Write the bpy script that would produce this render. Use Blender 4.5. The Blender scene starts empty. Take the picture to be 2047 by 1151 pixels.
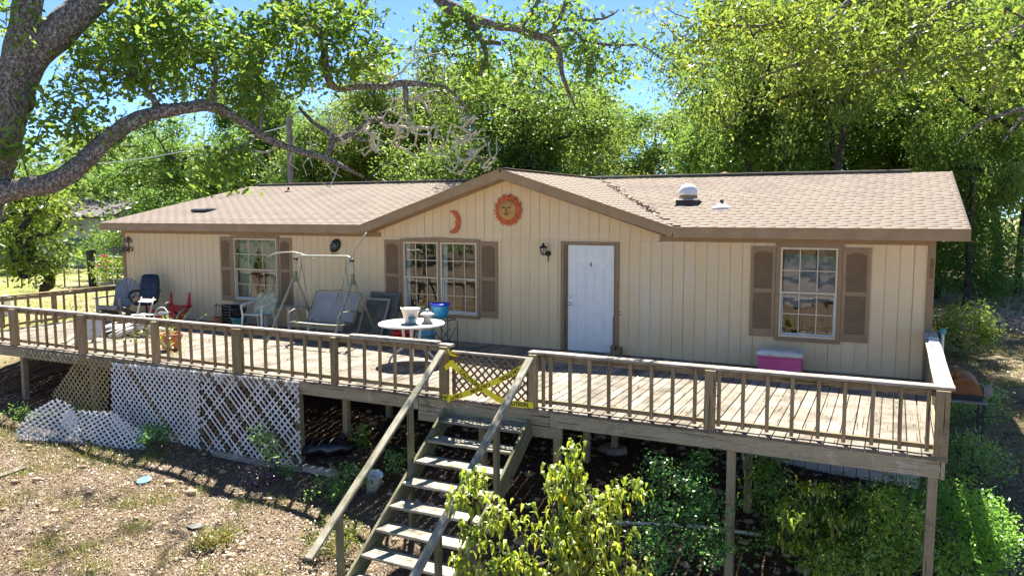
import bpy, math, random
import numpy as np
from mathutils import Vector, Matrix, noise as mnoise
rnd = random.Random(7); rng = np.random.default_rng(11)
S = bpy.context.scene; COL = S.collection
# ---------------------------------------------------------------- camera
F_PX, YAW, PITCH, ROLL = 1551.1, 26.284, 5.765, -0.179
CAM = np.array([5.62, -13.797, 2.71])
_y, _p, _r = (math.radians(a) for a in (YAW, PITCH, ROLL))
FWD = np.array([-math.sin(_y)*math.cos(_p), math.cos(_y)*math.cos(_p), -math.sin(_p)])
_rt = np.array([math.cos(_y), math.sin(_y), 0]); _up = np.cross(_rt, FWD)
RT = _rt*math.cos(_r)+_up*math.sin(_r); UP = -_rt*math.sin(_r)+_up*math.cos(_r)
cd = bpy.data.cameras.new('camera'); cam = bpy.data.objects.new('camera', cd); COL.objects.link(cam)
cd.sensor_width = 36; cd.lens = F_PX/2047*36; cd.clip_end = 2000; cd.clip_start = .1
cam.matrix_world = Matrix(((RT[0], UP[0], -FWD[0], CAM[0]), (RT[1], UP[1], -FWD[1], CAM[1]), (RT[2], UP[2], -FWD[2], CAM[2]), (0, 0, 0, 1)))
S.camera = cam
# ---------------------------------------------------------------- light
SUN = Vector((-.28, .52, 1)).normalized()          # towards the sun: behind the house, high, from the left
w = bpy.data.worlds.new('World'); S.world = w; w.use_nodes = True
nt = w.node_tree; bg = nt.nodes['Background']; sky = nt.nodes.new('ShaderNodeTexSky')
sky.sky_type = 'NISHITA'; sky.sun_disc = False
sky.sun_elevation = math.asin(SUN.z); sky.sun_rotation = math.atan2(SUN.x, SUN.y)
sky.air_density = .5; sky.dust_density = 0; sky.ozone_density = 7; sky.altitude = 2000
nt.links.new(sky.outputs[0], bg.inputs[0]); bg.inputs[1].default_value = .052
ld = bpy.data.lights.new('sun', 'SUN'); ld.energy = 2.6; ld.angle = math.radians(.55); ld.color = (1, .95, .86)
lo = bpy.data.objects.new('sun', ld); COL.objects.link(lo); lo.rotation_euler = (-SUN).to_track_quat('-Z', 'Y').to_euler(); lo.location = (0, 0, 30)
S.view_settings.view_transform = 'Standard'; S.view_settings.look = 'None'; S.view_settings.gamma = 1
S.view_settings.exposure = 2.85; S.view_settings.use_curve_mapping = False
S.render.engine = 'CYCLES'; S.cycles.max_bounces = 7; S.cycles.diffuse_bounces = 4; S.cycles.transparent_max_bounces = 12
# ---------------------------------------------------------------- placing helpers
def ray(px, py): return FWD+RT*(px-1023.5)/F_PX-UP*(py-575.5)/F_PX
def at(px, py, t): return CAM+t*ray(px, py)
def on_y(px, py, y): d = ray(px, py); return CAM+d*(y-CAM[1])/d[1]
def on_z(px, py, z): d = ray(px, py); return CAM+d*(z-CAM[2])/d[2]
def on_x(px, py, x): d = ray(px, py); return CAM+d*(x-CAM[0])/d[0]
GX = np.array([-160, -80, -34, -14, -10, -7, -2.7, 1.2, 6, 9, 14, 40, 160.])
GY = np.array([-80, -14, -9, -4.4, -3.5, -2.2, 0, 4, 12, 30, 200.])
GZ = np.array([
 [-3.2, -3.0, -2.9, -2.8, -2.8, -2.9, -3.0, -3.4, -3.8, -3.9, -4, -4, -4],
 [-1.7, -1.6, -1.5, -1.8, -1.95, -2.1, -2.3, -2.7, -3.1, -3.4, -3.6, -3.6, -3.6],
 [-1.4, -1.4, -1.3, -1.45, -1.6, -1.7, -1.95, -2.3, -2.8, -3.1, -3.3, -3.3, -3.3],
 [-1.1, -1.0, -.9, -1.0, -1.14, -1.38, -1.52, -1.8, -2.4, -2.5, -2.6, -2.6, -2.6],
 [-1.1, -1.0, -.87, -.8, -.95, -1.1, -1.2, -1.6, -2.25, -2.35, -2.4, -2.4, -2.4],
 [-1.1, -1.0, -.85, -.6, -.8, -.95, -1.1, -1.4, -2.1, -2.15, -2.2, -2.2, -2.2],
 [-1.1, -1.0, -.8, -.45, -.6, -.75, -1.0, -1.4, -1.84, -1.9, -1.95, -2, -2],
 [-1.1, -1.0, -.8, -.4, -.5, -.6, -.8, -1.2, -1.55, -1.6, -1.65, -1.7, -1.7],
 [-1.2, -1.1, -.85, -.4, -.4, -.45, -.6, -.9, -1.2, -1.25, -1.3, -1.3, -1.3],
 [-1.4, -1.3, -1.1, -.9, -.9, -.9, -.95, -1.0, -1.1, -1.1, -1.2, -1.2, -1.2],
 [-1.6, -1.5, -1.4, -1.3, -1.3, -1.3, -1.3, -1.3, -1.3, -1.3, -1.3, -1.3, -1.3]])
def gz(x, y):
    x = np.asarray(x, float); y = np.asarray(y, float)
    i = np.clip(np.searchsorted(GX, x)-1, 0, len(GX)-2); j = np.clip(np.searchsorted(GY, y)-1, 0, len(GY)-2)
    u = np.clip((x-GX[i])/(GX[i+1]-GX[i]), 0, 1); v = np.clip((y-GY[j])/(GY[j+1]-GY[j]), 0, 1)
    b = (GZ[j, i]*(1-u)+GZ[j, i+1]*u)*(1-v)+(GZ[j+1, i]*(1-u)+GZ[j+1, i+1]*u)*v
    return b+.018*np.sin(x*2.3+y*1.1)+.014*np.sin(y*3.7-x*1.9)+.008*np.sin(x*7.1)*np.sin(y*6.3)
# ---------------------------------------------------------------- object helpers
ORG = {}
def link(o, parent=None):
    COL.objects.link(o)
    if parent is not None: o.parent = parent
    return o
def tag(o, label=None, cat=None, group=None, kind=None):
    if label: o['label'] = label
    if cat: o['category'] = cat
    if group: o['group'] = group
    if kind: o['kind'] = kind
    return o
def thing(name, label, cat, loc, group=None):
    o = bpy.data.objects.new(name, None); o.empty_display_size = .2; COL.objects.link(o); o.location = Vector([float(c) for c in list(loc)[:3]])
    ORG[o.name] = np.array([float(c) for c in list(loc)[:3]]); return tag(o, label, cat, group)
def np_mesh(name, V, F, mat, tint=None, smooth=False):
    V = np.asarray(V, np.float32); F = np.asarray(F, np.int32); k = F.shape[1]
    me = bpy.data.meshes.new(name); me.vertices.add(len(V)); me.vertices.foreach_set('co', V.ravel())
    me.loops.add(F.size); me.loops.foreach_set('vertex_index', F.ravel()); me.polygons.add(len(F))
    me.polygons.foreach_set('loop_start', np.arange(0, F.size, k, dtype=np.int32)); me.polygons.foreach_set('loop_total', np.full(len(F), k, np.int32))
    if smooth: me.polygons.foreach_set('use_smooth', np.ones(len(F), bool))
    if tint is not None:
        a = me.attributes.new('tint', 'FLOAT', 'FACE'); a.data.foreach_set('value', np.asarray(tint, np.float32))
    me.update(calc_edges=True); me.materials.append(mat); return me
class MB:
    def __init__(s): s.v = []; s.f = []; s.uv = []; s.m = []; s.cur = 0; s.sm = []; s.smooth = False
    def face(s, idx, uvs=None):
        s.f.append(tuple(idx)); s.uv.append(uvs or [(s.v[i][0], s.v[i][2]) for i in idx]); s.m.append(s.cur); s.sm.append(s.smooth)
    def beam(s, p0, p1, w, h, up=(0, 0, 1), c=.004, segs=1, jit=0, taper=1, twist=0):
        """squared timber from p0 to p1; h along up, w across; chamfered edges; uv follows the grain"""
        p0 = Vector([float(a) for a in p0]); p1 = Vector([float(a) for a in p1]); d = (p1-p0); L = d.length
        if L < 1e-6: return s
        d /= L; up = Vector(up)
        if abs(d.dot(up)) > .99: up = Vector((0, 1, 0)) if abs(d.y) < .9 else Vector((1, 0, 0))
        sd = d.cross(up).normalized(); u2 = sd.cross(d).normalized(); u0 = rnd.uniform(0, 50); v0 = rnd.uniform(0, 50); base = len(s.v)
        c = min(c, w*.3, h*.3)
        prof = [(-w/2+c, -h/2), (w/2-c, -h/2), (w/2, -h/2+c), (w/2, h/2-c), (w/2-c, h/2), (-w/2+c, h/2), (-w/2, h/2-c), (-w/2, -h/2+c)]
        per = [0]
        for i in range(8):
            a, b = prof[i], prof[(i+1) % 8]; per.append(per[-1]+math.hypot(a[0]-b[0], a[1]-b[1]))
        for k in range(segs+1):
            t = k/segs; q = p0+d*L*t; kk = 1+(taper-1)*t
            ja = sd*rnd.uniform(-jit, jit)+u2*rnd.uniform(-jit, jit)
            ca, sa = math.cos(twist*t), math.sin(twist*t)
            for a, b in prof:
                a, b = a*kk, b*kk
                s.v.append(tuple(q+ja+sd*(a*ca-b*sa)+u2*(a*sa+b*ca)))
        for k in range(segs):
            for i in range(8):
                j = (i+1) % 8; a = base+k*8
                s.face((a+i, a+j, a+8+j, a+8+i), [(u0+L*k/segs, v0+per[i]), (u0+L*k/segs, v0+per[i+1]), (u0+L*(k+1)/segs, v0+per[i+1]), (u0+L*(k+1)/segs, v0+per[i])])
        e = base+segs*8
        s.face([base+i for i in range(7, -1, -1)], [(u0+prof[i][0]*.2, v0+prof[i][1]) for i in range(7, -1, -1)])
        s.face([e+i for i in range(8)], [(u0+prof[i][0]*.2, v0+prof[i][1]) for i in range(8)])
        return s
    def box(s, x0, x1, y0, y1, z0, z1, c=.003):
        if (x1-x0) >= (z1-z0) and (x1-x0) >= (y1-y0): return s.beam((x0, (y0+y1)/2, (z0+z1)/2), (x1, (y0+y1)/2, (z0+z1)/2), y1-y0, z1-z0, c=c)
        if (z1-z0) >= (y1-y0): return s.beam(((x0+x1)/2, (y0+y1)/2, z0), ((x0+x1)/2, (y0+y1)/2, z1), x1-x0, y1-y0, up=(0, 1, 0), c=c)
        return s.beam(((x0+x1)/2, y0, (z0+z1)/2), ((x0+x1)/2, y1, (z0+z1)/2), x1-x0, z1-z0, c=c)
    def tube(s, pts, r, n=8, cap=True):
        pts = [Vector([float(a) for a in p]) for p in pts]; m = len(pts)
        rr = r if hasattr(r, '__len__') else [r]*m; base = len(s.v); prev = None; L = 0
        for k, p in enumerate(pts):
            d = (pts[min(k+1, m-1)]-pts[max(k-1, 0)]).normalized()
            if prev is None: prev = d.orthogonal().normalized()
            prev = (prev-d*prev.dot(d)).normalized(); q = d.cross(prev)
            if k: L += (p-pts[k-1]).length
            for i in range(n):
                a = 2*math.pi*i/n; s.v.append(tuple(p+(prev*math.cos(a)+q*math.sin(a))*rr[k]))
        L = 0
        for k in range(m-1):
            dl = (pts[k+1]-pts[k]).length
            for i in range(n):
                j = (i+1) % n; a = base+k*n
                s.face((a+i, a+j, a+n+j, a+n+i), [(L, i*.05), (L, i*.05+.05), (L+dl, i*.05+.05), (L+dl, i*.05)])
            L += dl
        if cap:
            s.face([base+i for i in range(n-1, -1, -1)]); s.face([base+(m-1)*n+i for i in range(n)])
        return s
    def lathe(s, o, prof, n=24, axis=(0, 0, 1), sx=1, sy=1, wob=0, close=True):
        ax = Vector(axis).normalized(); a1 = ax.orthogonal().normalized() if abs(ax.z) < .999 else Vector((1, 0, 0)); a2 = ax.cross(a1); o = Vector([float(a) for a in o]); base = len(s.v)
        for (r, z) in prof:
            for i in range(n):
                a = 2*math.pi*i/n; rr = r*(1+wob*math.sin(a*n/2)) ; s.v.append(tuple(o+ax*z+a1*math.cos(a)*rr*sx+a2*math.sin(a)*rr*sy))
        for k in range(len(prof)-1):
            for i in range(n):
                j = (i+1) % n; a = base+k*n; s.face((a+i, a+j, a+n+j, a+n+i))
        if close:
            s.face([base+i for i in range(n-1, -1, -1)]); s.face([base+(len(prof)-1)*n+i for i in range(n)])
        return s
    def poly(s, pts, thick=None, nrm=None):
        """flat outline, given thickness along nrm"""
        P = [Vector([float(a) for a in p]) for p in pts]; n = len(P); b = len(s.v)
        if nrm is None: nrm = (P[1]-P[0]).cross(P[2]-P[0]).normalized()
        nrm = Vector(nrm)
        s.v += [tuple(p) for p in P]
        if not thick: s.face(range(b, b+n)); return s
        s.v += [tuple(p-nrm*thick) for p in P]
        s.face(range(b, b+n)); s.face(range(b+2*n-1, b+n-1, -1))
        for i in range(n):
            j = (i+1) % n; s.face((b+j, b+i, b+n+i, b+n+j))
        return s
    def build(s, name, mat, parent=None, origin=None, label=None, cat=None, group=None, kind=None):
        mats = mat if isinstance(mat, (list, tuple)) else [mat]
        org = ORG[parent.name] if parent is not None else np.array(origin if origin is not None else (0, 0, 0), float)
        me = bpy.data.meshes.new(name); V = np.array(s.v, float)-org
        me.from_pydata(V.tolist(), [], s.f); uv = me.uv_layers.new(name='UVMap')
        uv.data.foreach_set('uv', np.array([c for f in s.uv for q in f for c in q[:2]], np.float32))
        me.polygons.foreach_set('material_index', s.m); me.polygons.foreach_set('use_smooth', s.sm)
        for m in mats: me.materials.append(m)
        me.update(); o = bpy.data.objects.new(name, me); link(o, parent)
        if parent is None: o.location = Vector(org)
        ORG[o.name] = org; return tag(o, label, cat, group, kind)
def npobj(name, V, F, mat, parent=None, tint=None, smooth=False, **kw):
    org = ORG[parent.name] if parent is not None else np.zeros(3)
    me = np_mesh(name, np.asarray(V)-org, F, mat, tint, smooth); o = bpy.data.objects.new(name, me); link(o, parent); ORG[o.name] = org
    return tag(o, **kw)
def copy_tree(o, parent=None, loc=None, rz=None, sc=None, label=None):
    c = o.copy(); COL.objects.link(c); c.parent = parent
    if loc is not None: c.location = Vector([float(a) for a in loc])
    if rz is not None: c.rotation_euler.z = rz
    if sc is not None: c.scale = sc if hasattr(sc, '__len__') else (sc, sc, sc)
    if label: c['label'] = label
    for ch in list(o.children): copy_tree(ch, c)
    ORG[c.name] = np.array(c.location); return c
# ---------------------------------------------------------------- materials
def new_mat(name):
    m = bpy.data.materials.new(name); m.use_nodes = True; t = m.node_tree
    return m, t, t.nodes, t.links, t.nodes['Principled BSDF']
def N(t, ty, **kw):
    n = t.nodes.new(ty)
    for k, v in kw.items():
        if hasattr(n, k): setattr(n, k, v)
        else: n.inputs[k].default_value = v
    return n
def c4(c): return (*c, 1)
def mixc(t, fac, a, b, mode='MIX'):
    n = t.nodes.new('ShaderNodeMix'); n.data_type = 'RGBA'; n.blend_type = mode
    for sock, v in ((n.inputs[0], fac), (n.inputs[6], a), (n.inputs[7], b)):
        if hasattr(v, 'links'): t.links.new(v, sock)
        elif isinstance(v, (int, float)): sock.default_value = v
        else: sock.default_value = c4(v)
    return n.outputs[2]
def ramp(t, src, p0, p1):
    n = t.nodes.new('ShaderNodeMapRange'); n.inputs[1].default_value = p0; n.inputs[2].default_value = p1; t.links.new(src, n.inputs[0]); return n.outputs[0]
def nz(t, co, scale, detail=4, rough=.55, vec=None):
    mp = N(t, 'ShaderNodeMapping'); mp.inputs['Scale'].default_value = vec or (1, 1, 1); t.links.new(co, mp.inputs[0])
    n = N(t, 'ShaderNodeTexNoise', Scale=scale, Detail=detail, Roughness=rough); t.links.new(mp.outputs[0], n.inputs[0]); return n.outputs[0]
def bump(t, b, h, strength, dist=.01):
    n = N(t, 'ShaderNodeBump', Strength=strength, Distance=dist); t.links.new(h, n.inputs['Height']); t.links.new(n.outputs[0], b.inputs['Normal'])
def plain(name, c, rough=.5, var=.15, scale=8, metal=0, bmp=.15, dirt=None, dirt_amt=.5, spec=.4, dscale=5):
    m, t, ns, lk, b = new_mat(name); co = N(t, 'ShaderNodeTexCoord').outputs['Object']
    n1 = nz(t, co, scale); n2 = nz(t, co, scale*9, 3)
    dk = tuple(a*(1-var) for a in c); lt = tuple(min(1, a*(1+var)) for a in c)
    col = mixc(t, ramp(t, n1, .35, .65), dk, lt)
    if dirt: col = mixc(t, ramp(t, nz(t, co, dscale, 6, .7), .62-.2*dirt_amt, .72), col, dirt)
    lk.new(col, b.inputs['Base Color']); b.inputs['Roughness'].default_value = rough; b.inputs['Metallic'].default_value = metal
    b.inputs['Specular IOR Level'].default_value = spec
    if bmp: bump(t, b, n2, bmp, .004)
    return m
def wood(name, dark, mid, light, wear=None, wear_amt=.5, moss=None, moss_amt=.4, rough=.85, objvar=.18):
    m, t, ns, lk, b = new_mat(name); tc = N(t, 'ShaderNodeTexCoord'); uv = tc.outputs['UV']; co = tc.outputs['Object']
    g = nz(t, uv, 1, 5, .65, (2.2, 55, 1)); g2 = nz(t, uv, 1, 3, .6, (9, 190, 1)); big = nz(t, uv, 1, 3, .6, (.9, 7, 1))
    col = mixc(t, ramp(t, g, .3, .7), dark, mid); col = mixc(t, ramp(t, g2, .45, .75), col, light)
    col = mixc(t, ramp(t, big, .35, .7), col, mixc(t, .35, col, light))
    if wear: col = mixc(t, ramp(t, nz(t, co, 3.3, 7, .75), .60-.25*wear_amt, .68), col, mixc(t, ramp(t, g, .35, .6), mid, wear))
    if moss: col = mixc(t, ramp(t, nz(t, co, 2.1, 6, .7), .66-.25*moss_amt, .74), col, moss)
    crack = ramp(t, nz(t, uv, 1, 2, .5, (1.2, 38, 1)), .62, .68); col = mixc(t, crack, col, tuple(a*.35 for a in dark))
    oi = N(t, 'ShaderNodeObjectInfo'); hv = N(t, 'ShaderNodeHueSaturation'); lk.new(col, hv.inputs['Color'])
    mr = N(t, 'ShaderNodeMapRange'); mr.inputs[3].default_value = 1-objvar; mr.inputs[4].default_value = 1+objvar; lk.new(oi.outputs['Random'], mr.inputs[0]); lk.new(mr.outputs[0], hv.inputs['Value'])
    lk.new(hv.outputs[0], b.inputs['Base Color']); b.inputs['Roughness'].default_value = rough; b.inputs['Specular IOR Level'].default_value = .25
    bump(t, b, g2, .5, .006); return m
def leafmat(name, stops, trans=.45, gloss=.12, objhue=.02):
    m = bpy.data.materials.new(name); m.use_nodes = True; t = m.node_tree; t.nodes.clear(); lk = t.links
    at_ = N(t, 'ShaderNodeAttribute', attribute_name='tint'); cr = N(t, 'ShaderNodeValToRGB'); lk.new(at_.outputs['Fac'], cr.inputs[0])
    el = cr.color_ramp.elements; el[0].position = stops[0][0]; el[0].color = c4(stops[0][1]); el[1].position = stops[-1][0]; el[1].color = c4(stops[-1][1])
    for p, c in stops[1:-1]: e = el.new(p); e.color = c4(c)
    oi = N(t, 'ShaderNodeObjectInfo'); hv = N(t, 'ShaderNodeHueSaturation'); lk.new(cr.outputs[0], hv.inputs['Color'])
    mr = N(t, 'ShaderNodeMapRange'); mr.inputs[3].default_value = .5-objhue; mr.inputs[4].default_value = .5+objhue; lk.new(oi.outputs['Random'], mr.inputs[0]); lk.new(mr.outputs[0], hv.inputs['Hue'])
    d = N(t, 'ShaderNodeBsdfDiffuse'); tr = N(t, 'ShaderNodeBsdfTranslucent'); gl = N(t, 'ShaderNodeBsdfGlossy', Roughness=.38); gl.inputs[0].default_value = (.8, .85, .8, 1)
    br = N(t, 'ShaderNodeHueSaturation', Saturation=1.0, Value=1.4, Hue=.488); lk.new(hv.outputs[0], br.inputs['Color'])
    lk.new(hv.outputs[0], d.inputs[0]); lk.new(br.outputs[0], tr.inputs[0])
    a = N(t, 'ShaderNodeMixShader', Fac=trans); lk.new(d.outputs[0], a.inputs[1]); lk.new(tr.outputs[0], a.inputs[2])
    b = N(t, 'ShaderNodeMixShader', Fac=gloss); lk.new(a.outputs[0], b.inputs[1]); lk.new(gl.outputs[0], b.inputs[2])
    o = N(t, 'ShaderNodeOutputMaterial'); lk.new(b.outputs[0], o.inputs[0]); return m
def barkmat(name, dark, mid, lichen, amt=.5, scale=1, moss=None):
    m, t, ns, lk, b = new_mat(name); co = N(t, 'ShaderNodeTexCoord').outputs['Object']
    mp = N(t, 'ShaderNodeMapping'); mp.inputs['Scale'].default_value = (1, 1, .32); lk.new(co, mp.inputs[0])
    v = N(t, 'ShaderNodeTexVoronoi', Scale=30*scale); v.feature = 'DISTANCE_TO_EDGE'; lk.new(mp.outputs[0], v.inputs[0])
    n1 = nz(t, co, 26*scale, 6, .75); col = mixc(t, ramp(t, v.outputs[0], .0, .3), dark, mid)
    col = mixc(t, ramp(t, n1, .58-.12*amt, .66), col, lichen)
    col = mixc(t, ramp(t, nz(t, co, 60*scale, 3), .4, .8), col, tuple(a*.5 for a in dark))
    if moss: col = mixc(t, ramp(t, nz(t, co, 2.4, 4), .56, .66), col, mixc(t, .55, col, moss))
    lk.new(col, b.inputs['Base Color']); b.inputs['Roughness'].default_value = .95; b.inputs['Specular IOR Level'].default_value = .15
    ad = N(t, 'ShaderNodeMath', operation='ADD'); lk.new(v.outputs[0], ad.inputs[0]); lk.new(n1, ad.inputs[1]); bump(t, b, ad.outputs[0], .9, .02); return m
M = {}
M['plank'] = wood('deck_plank_wood', (.12, .095, .07), (.245, .205, .16), (.37, .32, .26), wear=(.40, .355, .29), wear_amt=.45, moss=(.075, .062, .04), moss_amt=.95, objvar=.25)
M['rail'] = wood('rail_wood', (.16, .11, .05), (.30, .22, .115), (.42, .33, .20), wear=(.50, .42, .30), wear_amt=.15, moss=(.085, .085, .03), moss_amt=.25)
M['cap'] = wood('cap_wood', (.20, .16, .11), (.36, .30, .23), (.50, .44, .37), wear=(.60, .56, .50), wear_amt=.6, moss=(.12, .09, .05), moss_amt=.3)
M['beam'] = wood('beam_wood', (.22, .18, .095), (.40, .34, .20), (.52, .45, .31), wear=(.60, .56, .48), wear_amt=.18, moss=(.10, .10, .035), moss_amt=.35)
M['post'] = wood('post_wood', (.22, .17, .09), (.38, .31, .185), (.50, .41, .27), moss=(.09, .095, .035), moss_amt=.3)
M['stair'] = wood('stair_wood', (.17, .15, .10), (.31, .28, .20), (.44, .41, .32), wear=(.55, .51, .43), wear_amt=.45, moss=(.085, .10, .03), moss_amt=.45)
M['string'] = wood('stringer_wood', (.10, .10, .04), (.20, .20, .10), (.30, .28, .19), moss=(.12, .13, .045), moss_amt=.35)
M['latw'] = wood('white_lattice', (.62, .62, .60), (.72, .72, .70), (.8, .8, .78), wear=(.42, .36, .27), wear_amt=.12, objvar=.08)
M['latt'] = wood('tan_lattice', (.26, .19, .08), (.38, .29, .13), (.46, .37, .2), objvar=.12)
M['latb'] = wood('brown_lattice', (.10, .065, .035), (.17, .12, .075), (.24, .18, .12), moss=(.08, .09, .03), moss_amt=.4)
M['trim'] = plain('brown_trim_paint', (.31, .20, .10), .6, .1, 5, dirt=(.17, .11, .07), dirt_amt=.3)
M['fascia'] = plain('fascia_paint', (.34, .225, .115), .6, .12, 3, dirt=(.33, .25, .17), dirt_amt=.2)
M['shutter'] = plain('shutter_brown', (.32, .20, .10), .55, .1, 4)
M['vinyl'] = plain('tan_vinyl', (.66, .55, .37), .5, .06, 4)
M['vinylw'] = plain('pale_vinyl', (.62, .68, .72), .5, .05, 4)
M['white'] = plain('white_paint', (.82, .80, .74), .45, .04, 5, bmp=.08)
M['doorjamb'] = wood('door_jamb', (.12, .07, .04), (.24, .15, .08), (.36, .26, .16), objvar=.05)
M['alum'] = plain('aluminium', (.62, .62, .60), .35, .1, 10, metal=.7)
M['chrome'] = plain('chrome', (.7, .7, .68), .2, .05, 10, metal=1)
M['black'] = plain('black_plastic', (.02, .02, .024), .4, .2, 8)
M['iron'] = plain('wrought_iron', (.03, .032, .03), .5, .3, 12, dirt=(.10, .07, .045), dirt_amt=.2)
M['leather'] = plain('navy_vinyl', (.018, .020, .026), .3, .25, 6, spec=.6)
M['adir'] = plain('grey_plastic', (.29, .27, .25), .5, .12, 6, dirt=(.13, .12, .11), dirt_amt=.4)
M['red'] = plain('red_plastic', (.52, .018, .025), .35, .12, 6, spec=.5)
M['whitep'] = plain('aged_white_plastic', (.66, .64, .56), .5, .08, 6, dirt=(.24, .23, .09), dirt_amt=.25)
M['mossp'] = plain('mossy_white_plastic', (.46, .46, .30), .6, .2, 9, dirt=(.17, .19, .06), dirt_amt=.7)
M['cream'] = plain('cream_plastic', (.66, .56, .48), .5, .06, 12)
M['terra'] = plain('terracotta', (.50, .17, .07), .75, .15, 8, dirt=(.42, .24, .15), dirt_amt=.3)
M['teal'] = plain('teal_plastic', (.06, .26, .25), .45, .12, 7)
M['tealgrey'] = plain('slate_glaze', (.07, .17, .21), .3, .25, 14, spec=.6)
M['blue'] = plain('azure_glaze', (.02, .25, .45), .3, .1, 7, spec=.6)
M['cobalt'] = plain('cobalt_rim', (.015, .04, .50), .3, .1, 7, spec=.6)
M['ltblue'] = plain('light_blue_plastic', (.14, .40, .52), .45, .1, 7)
M['stonec'] = plain('lantern_concrete', (.42, .40, .34), .85, .15, 9, dirt=(.2, .19, .15), dirt_amt=.35)
M['stonew'] = plain('lantern_cap', (.66, .66, .62), .8, .1, 9)
M['swing'] = plain('swing_metal', (.25, .25, .17), .45, .18, 12, metal=.25, dirt=(.3, .22, .14), dirt_amt=.3)
M['swingl'] = plain('swing_metal_pale', (.42, .40, .30), .4, .15, 12, metal=.25)
M['sling'] = plain('grey_sling', (.28, .28, .265), .75, .14, 3, dirt=(.24, .25, .24), dirt_amt=.35)
M['screen'] = plain('old_screen', (.12, .12, .095), .8, .25, 5, dirt=(.2, .18, .13), dirt_amt=.4)
M['frameg'] = wood('grey_frame', (.10, .10, .085), (.17, .165, .145), (.25, .24, .21))
M['framet'] = wood('tan_frame', (.32, .28, .2), (.46, .41, .31), (.56, .52, .42))
M['pink'] = plain('pink_cooler', (.66, .09, .24), .5, .12, 3, dirt=(.66, .2, .36), dirt_amt=.3)
M['coolid'] = plain('cooler_lid', (.62, .60, .55), .55, .1, 7, dirt=(.3, .28, .22), dirt_amt=.4, dscale=9)
M['orange'] = plain('orange_clay', (.55, .115, .035), .7, .18, 14)
M['ochre'] = plain('ochre_clay', (.50, .28, .085), .7, .15, 10)
M['yellow'] = plain('tape_yellow', (.88, .76, .02), .4, .06, 10, spec=.5)
M['ink'] = plain('tape_ink', (.02, .02, .015), .5, .1, 10)
M['rust'] = plain('rusty_barrel', (.22, .095, .03), .7, .3, 4, dirt=(.30, .18, .07), dirt_amt=.5)
M['grillblk'] = plain('grill_black', (.03, .033, .04), .6, .25, 8)
M['galv'] = plain('weathered_shelf', (.25, .25, .23), .7, .2, 10)
M['skirt'] = plain('white_skirting', (.62, .62, .60), .55, .08, 3, dirt=(.36, .33, .28), dirt_amt=.25)
M['concrete'] = plain('concrete', (.34, .31, .27), .9, .2, 8)
M['pvc'] = plain('pvc_pipe', (.62, .64, .66), .4, .06, 8)
M['soil'] = plain('dark_void', (.05, .045, .04), .9, .1, 3)
M['room'] = plain('room_wall', (.16, .14, .11), .9, .1, 2)
M['blind'] = plain('dark_blind', (.10, .092, .066), .5, .1, 3)
M['curtain'] = plain('sheer_curtain', (.42, .50, .36), .8, .12, 2)
M['sheet'] = plain('grey_sheet', (.34, .36, .38), .8, .15, 3)
M['pinkc'] = plain('salmon_valance', (.55, .22, .16), .8, .1, 3)
M['dome'] = plain('dome_white', (.66, .68, .66), .4, .06, 9, dirt=(.45, .44, .38), dirt_amt=.2)
M['bag'] = plain('black_bag', (.012, .012, .016), .25, .3, 9, spec=.7)
M['stucco'] = plain('pale_stucco', (.56, .58, .60), .85, .06, 1)
M['groof'] = plain('grey_roof', (.085, .072, .075), .85, .15, 3)
M['pole'] = plain('utility_pole', (.2, .175, .16), .9, .2, 6)
M['vent'] = plain('dark_vent', (.05, .045, .042), .6, .2, 8)
M['stone'] = plain('ground_stone', (.36, .25, .16), .85, .3, 6)
M['stone2'] = plain('grey_stone', (.38, .37, .35), .85, .2, 6)
M['bark'] = barkmat('oak_bark', (.09, .072, .055), (.31, .26, .205), (.58, .58, .51), .8, moss=(.10, .11, .03))
M['barkfar'] = barkmat('grey_bark', (.03, .025, .02), (.09, .075, .06), (.2, .2, .18), .4, .5)
M['twig'] = plain('lichened_twig', (.50, .47, .33), .9, .3, 20)
M['dead'] = plain('dead_brush', (.30, .28, .27), .9, .25, 6)
M['oakleaf'] = leafmat('oak_leaf', [(0, (.07, .125, .02)), (.35, (.12, .21, .028)), (.72, (.19, .285, .035)), (.93, (.32, .32, .035)), (1, (.45, .19, .03))], .55, .03)
M['bgleaf'] = leafmat('woods_leaf', [(0, (.075, .13, .03)), (.4, (.115, .20, .036)), (.75, (.165, .26, .04)), (.95, (.25, .29, .05)), (1, (.34, .2, .03))], .52, .03, objhue=.015)
M['peach'] = leafmat('long_leaf', [(0, (.14, .22, .015)), (.5, (.24, .33, .025)), (.88, (.34, .36, .03)), (.94, (.6, .38, .015)), (1, (.6, .28, .015))], .55, .05)
M['privet'] = leafmat('small_leaf', [(0, (.10, .24, .05)), (.6, (.18, .38, .07)), (1, (.36, .46, .14))], .5, .06)
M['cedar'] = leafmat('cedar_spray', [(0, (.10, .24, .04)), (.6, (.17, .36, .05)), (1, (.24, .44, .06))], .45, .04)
M['grass'] = leafmat('grass_blade', [(0, (.09, .12, .015)), (.5, (.19, .21, .03)), (.8, (.32, .29, .07)), (1, (.42, .34, .16))], .4, .05)
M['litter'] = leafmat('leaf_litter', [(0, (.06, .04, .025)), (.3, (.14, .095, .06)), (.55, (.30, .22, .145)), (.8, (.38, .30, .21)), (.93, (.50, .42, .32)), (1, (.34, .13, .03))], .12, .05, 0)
M['purple'] = leafmat('purple_leaf', [(0, (.04, .015, .04)), (1, (.11, .04, .1))], .3, .1)
M['litterdark'] = M['litter']
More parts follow.
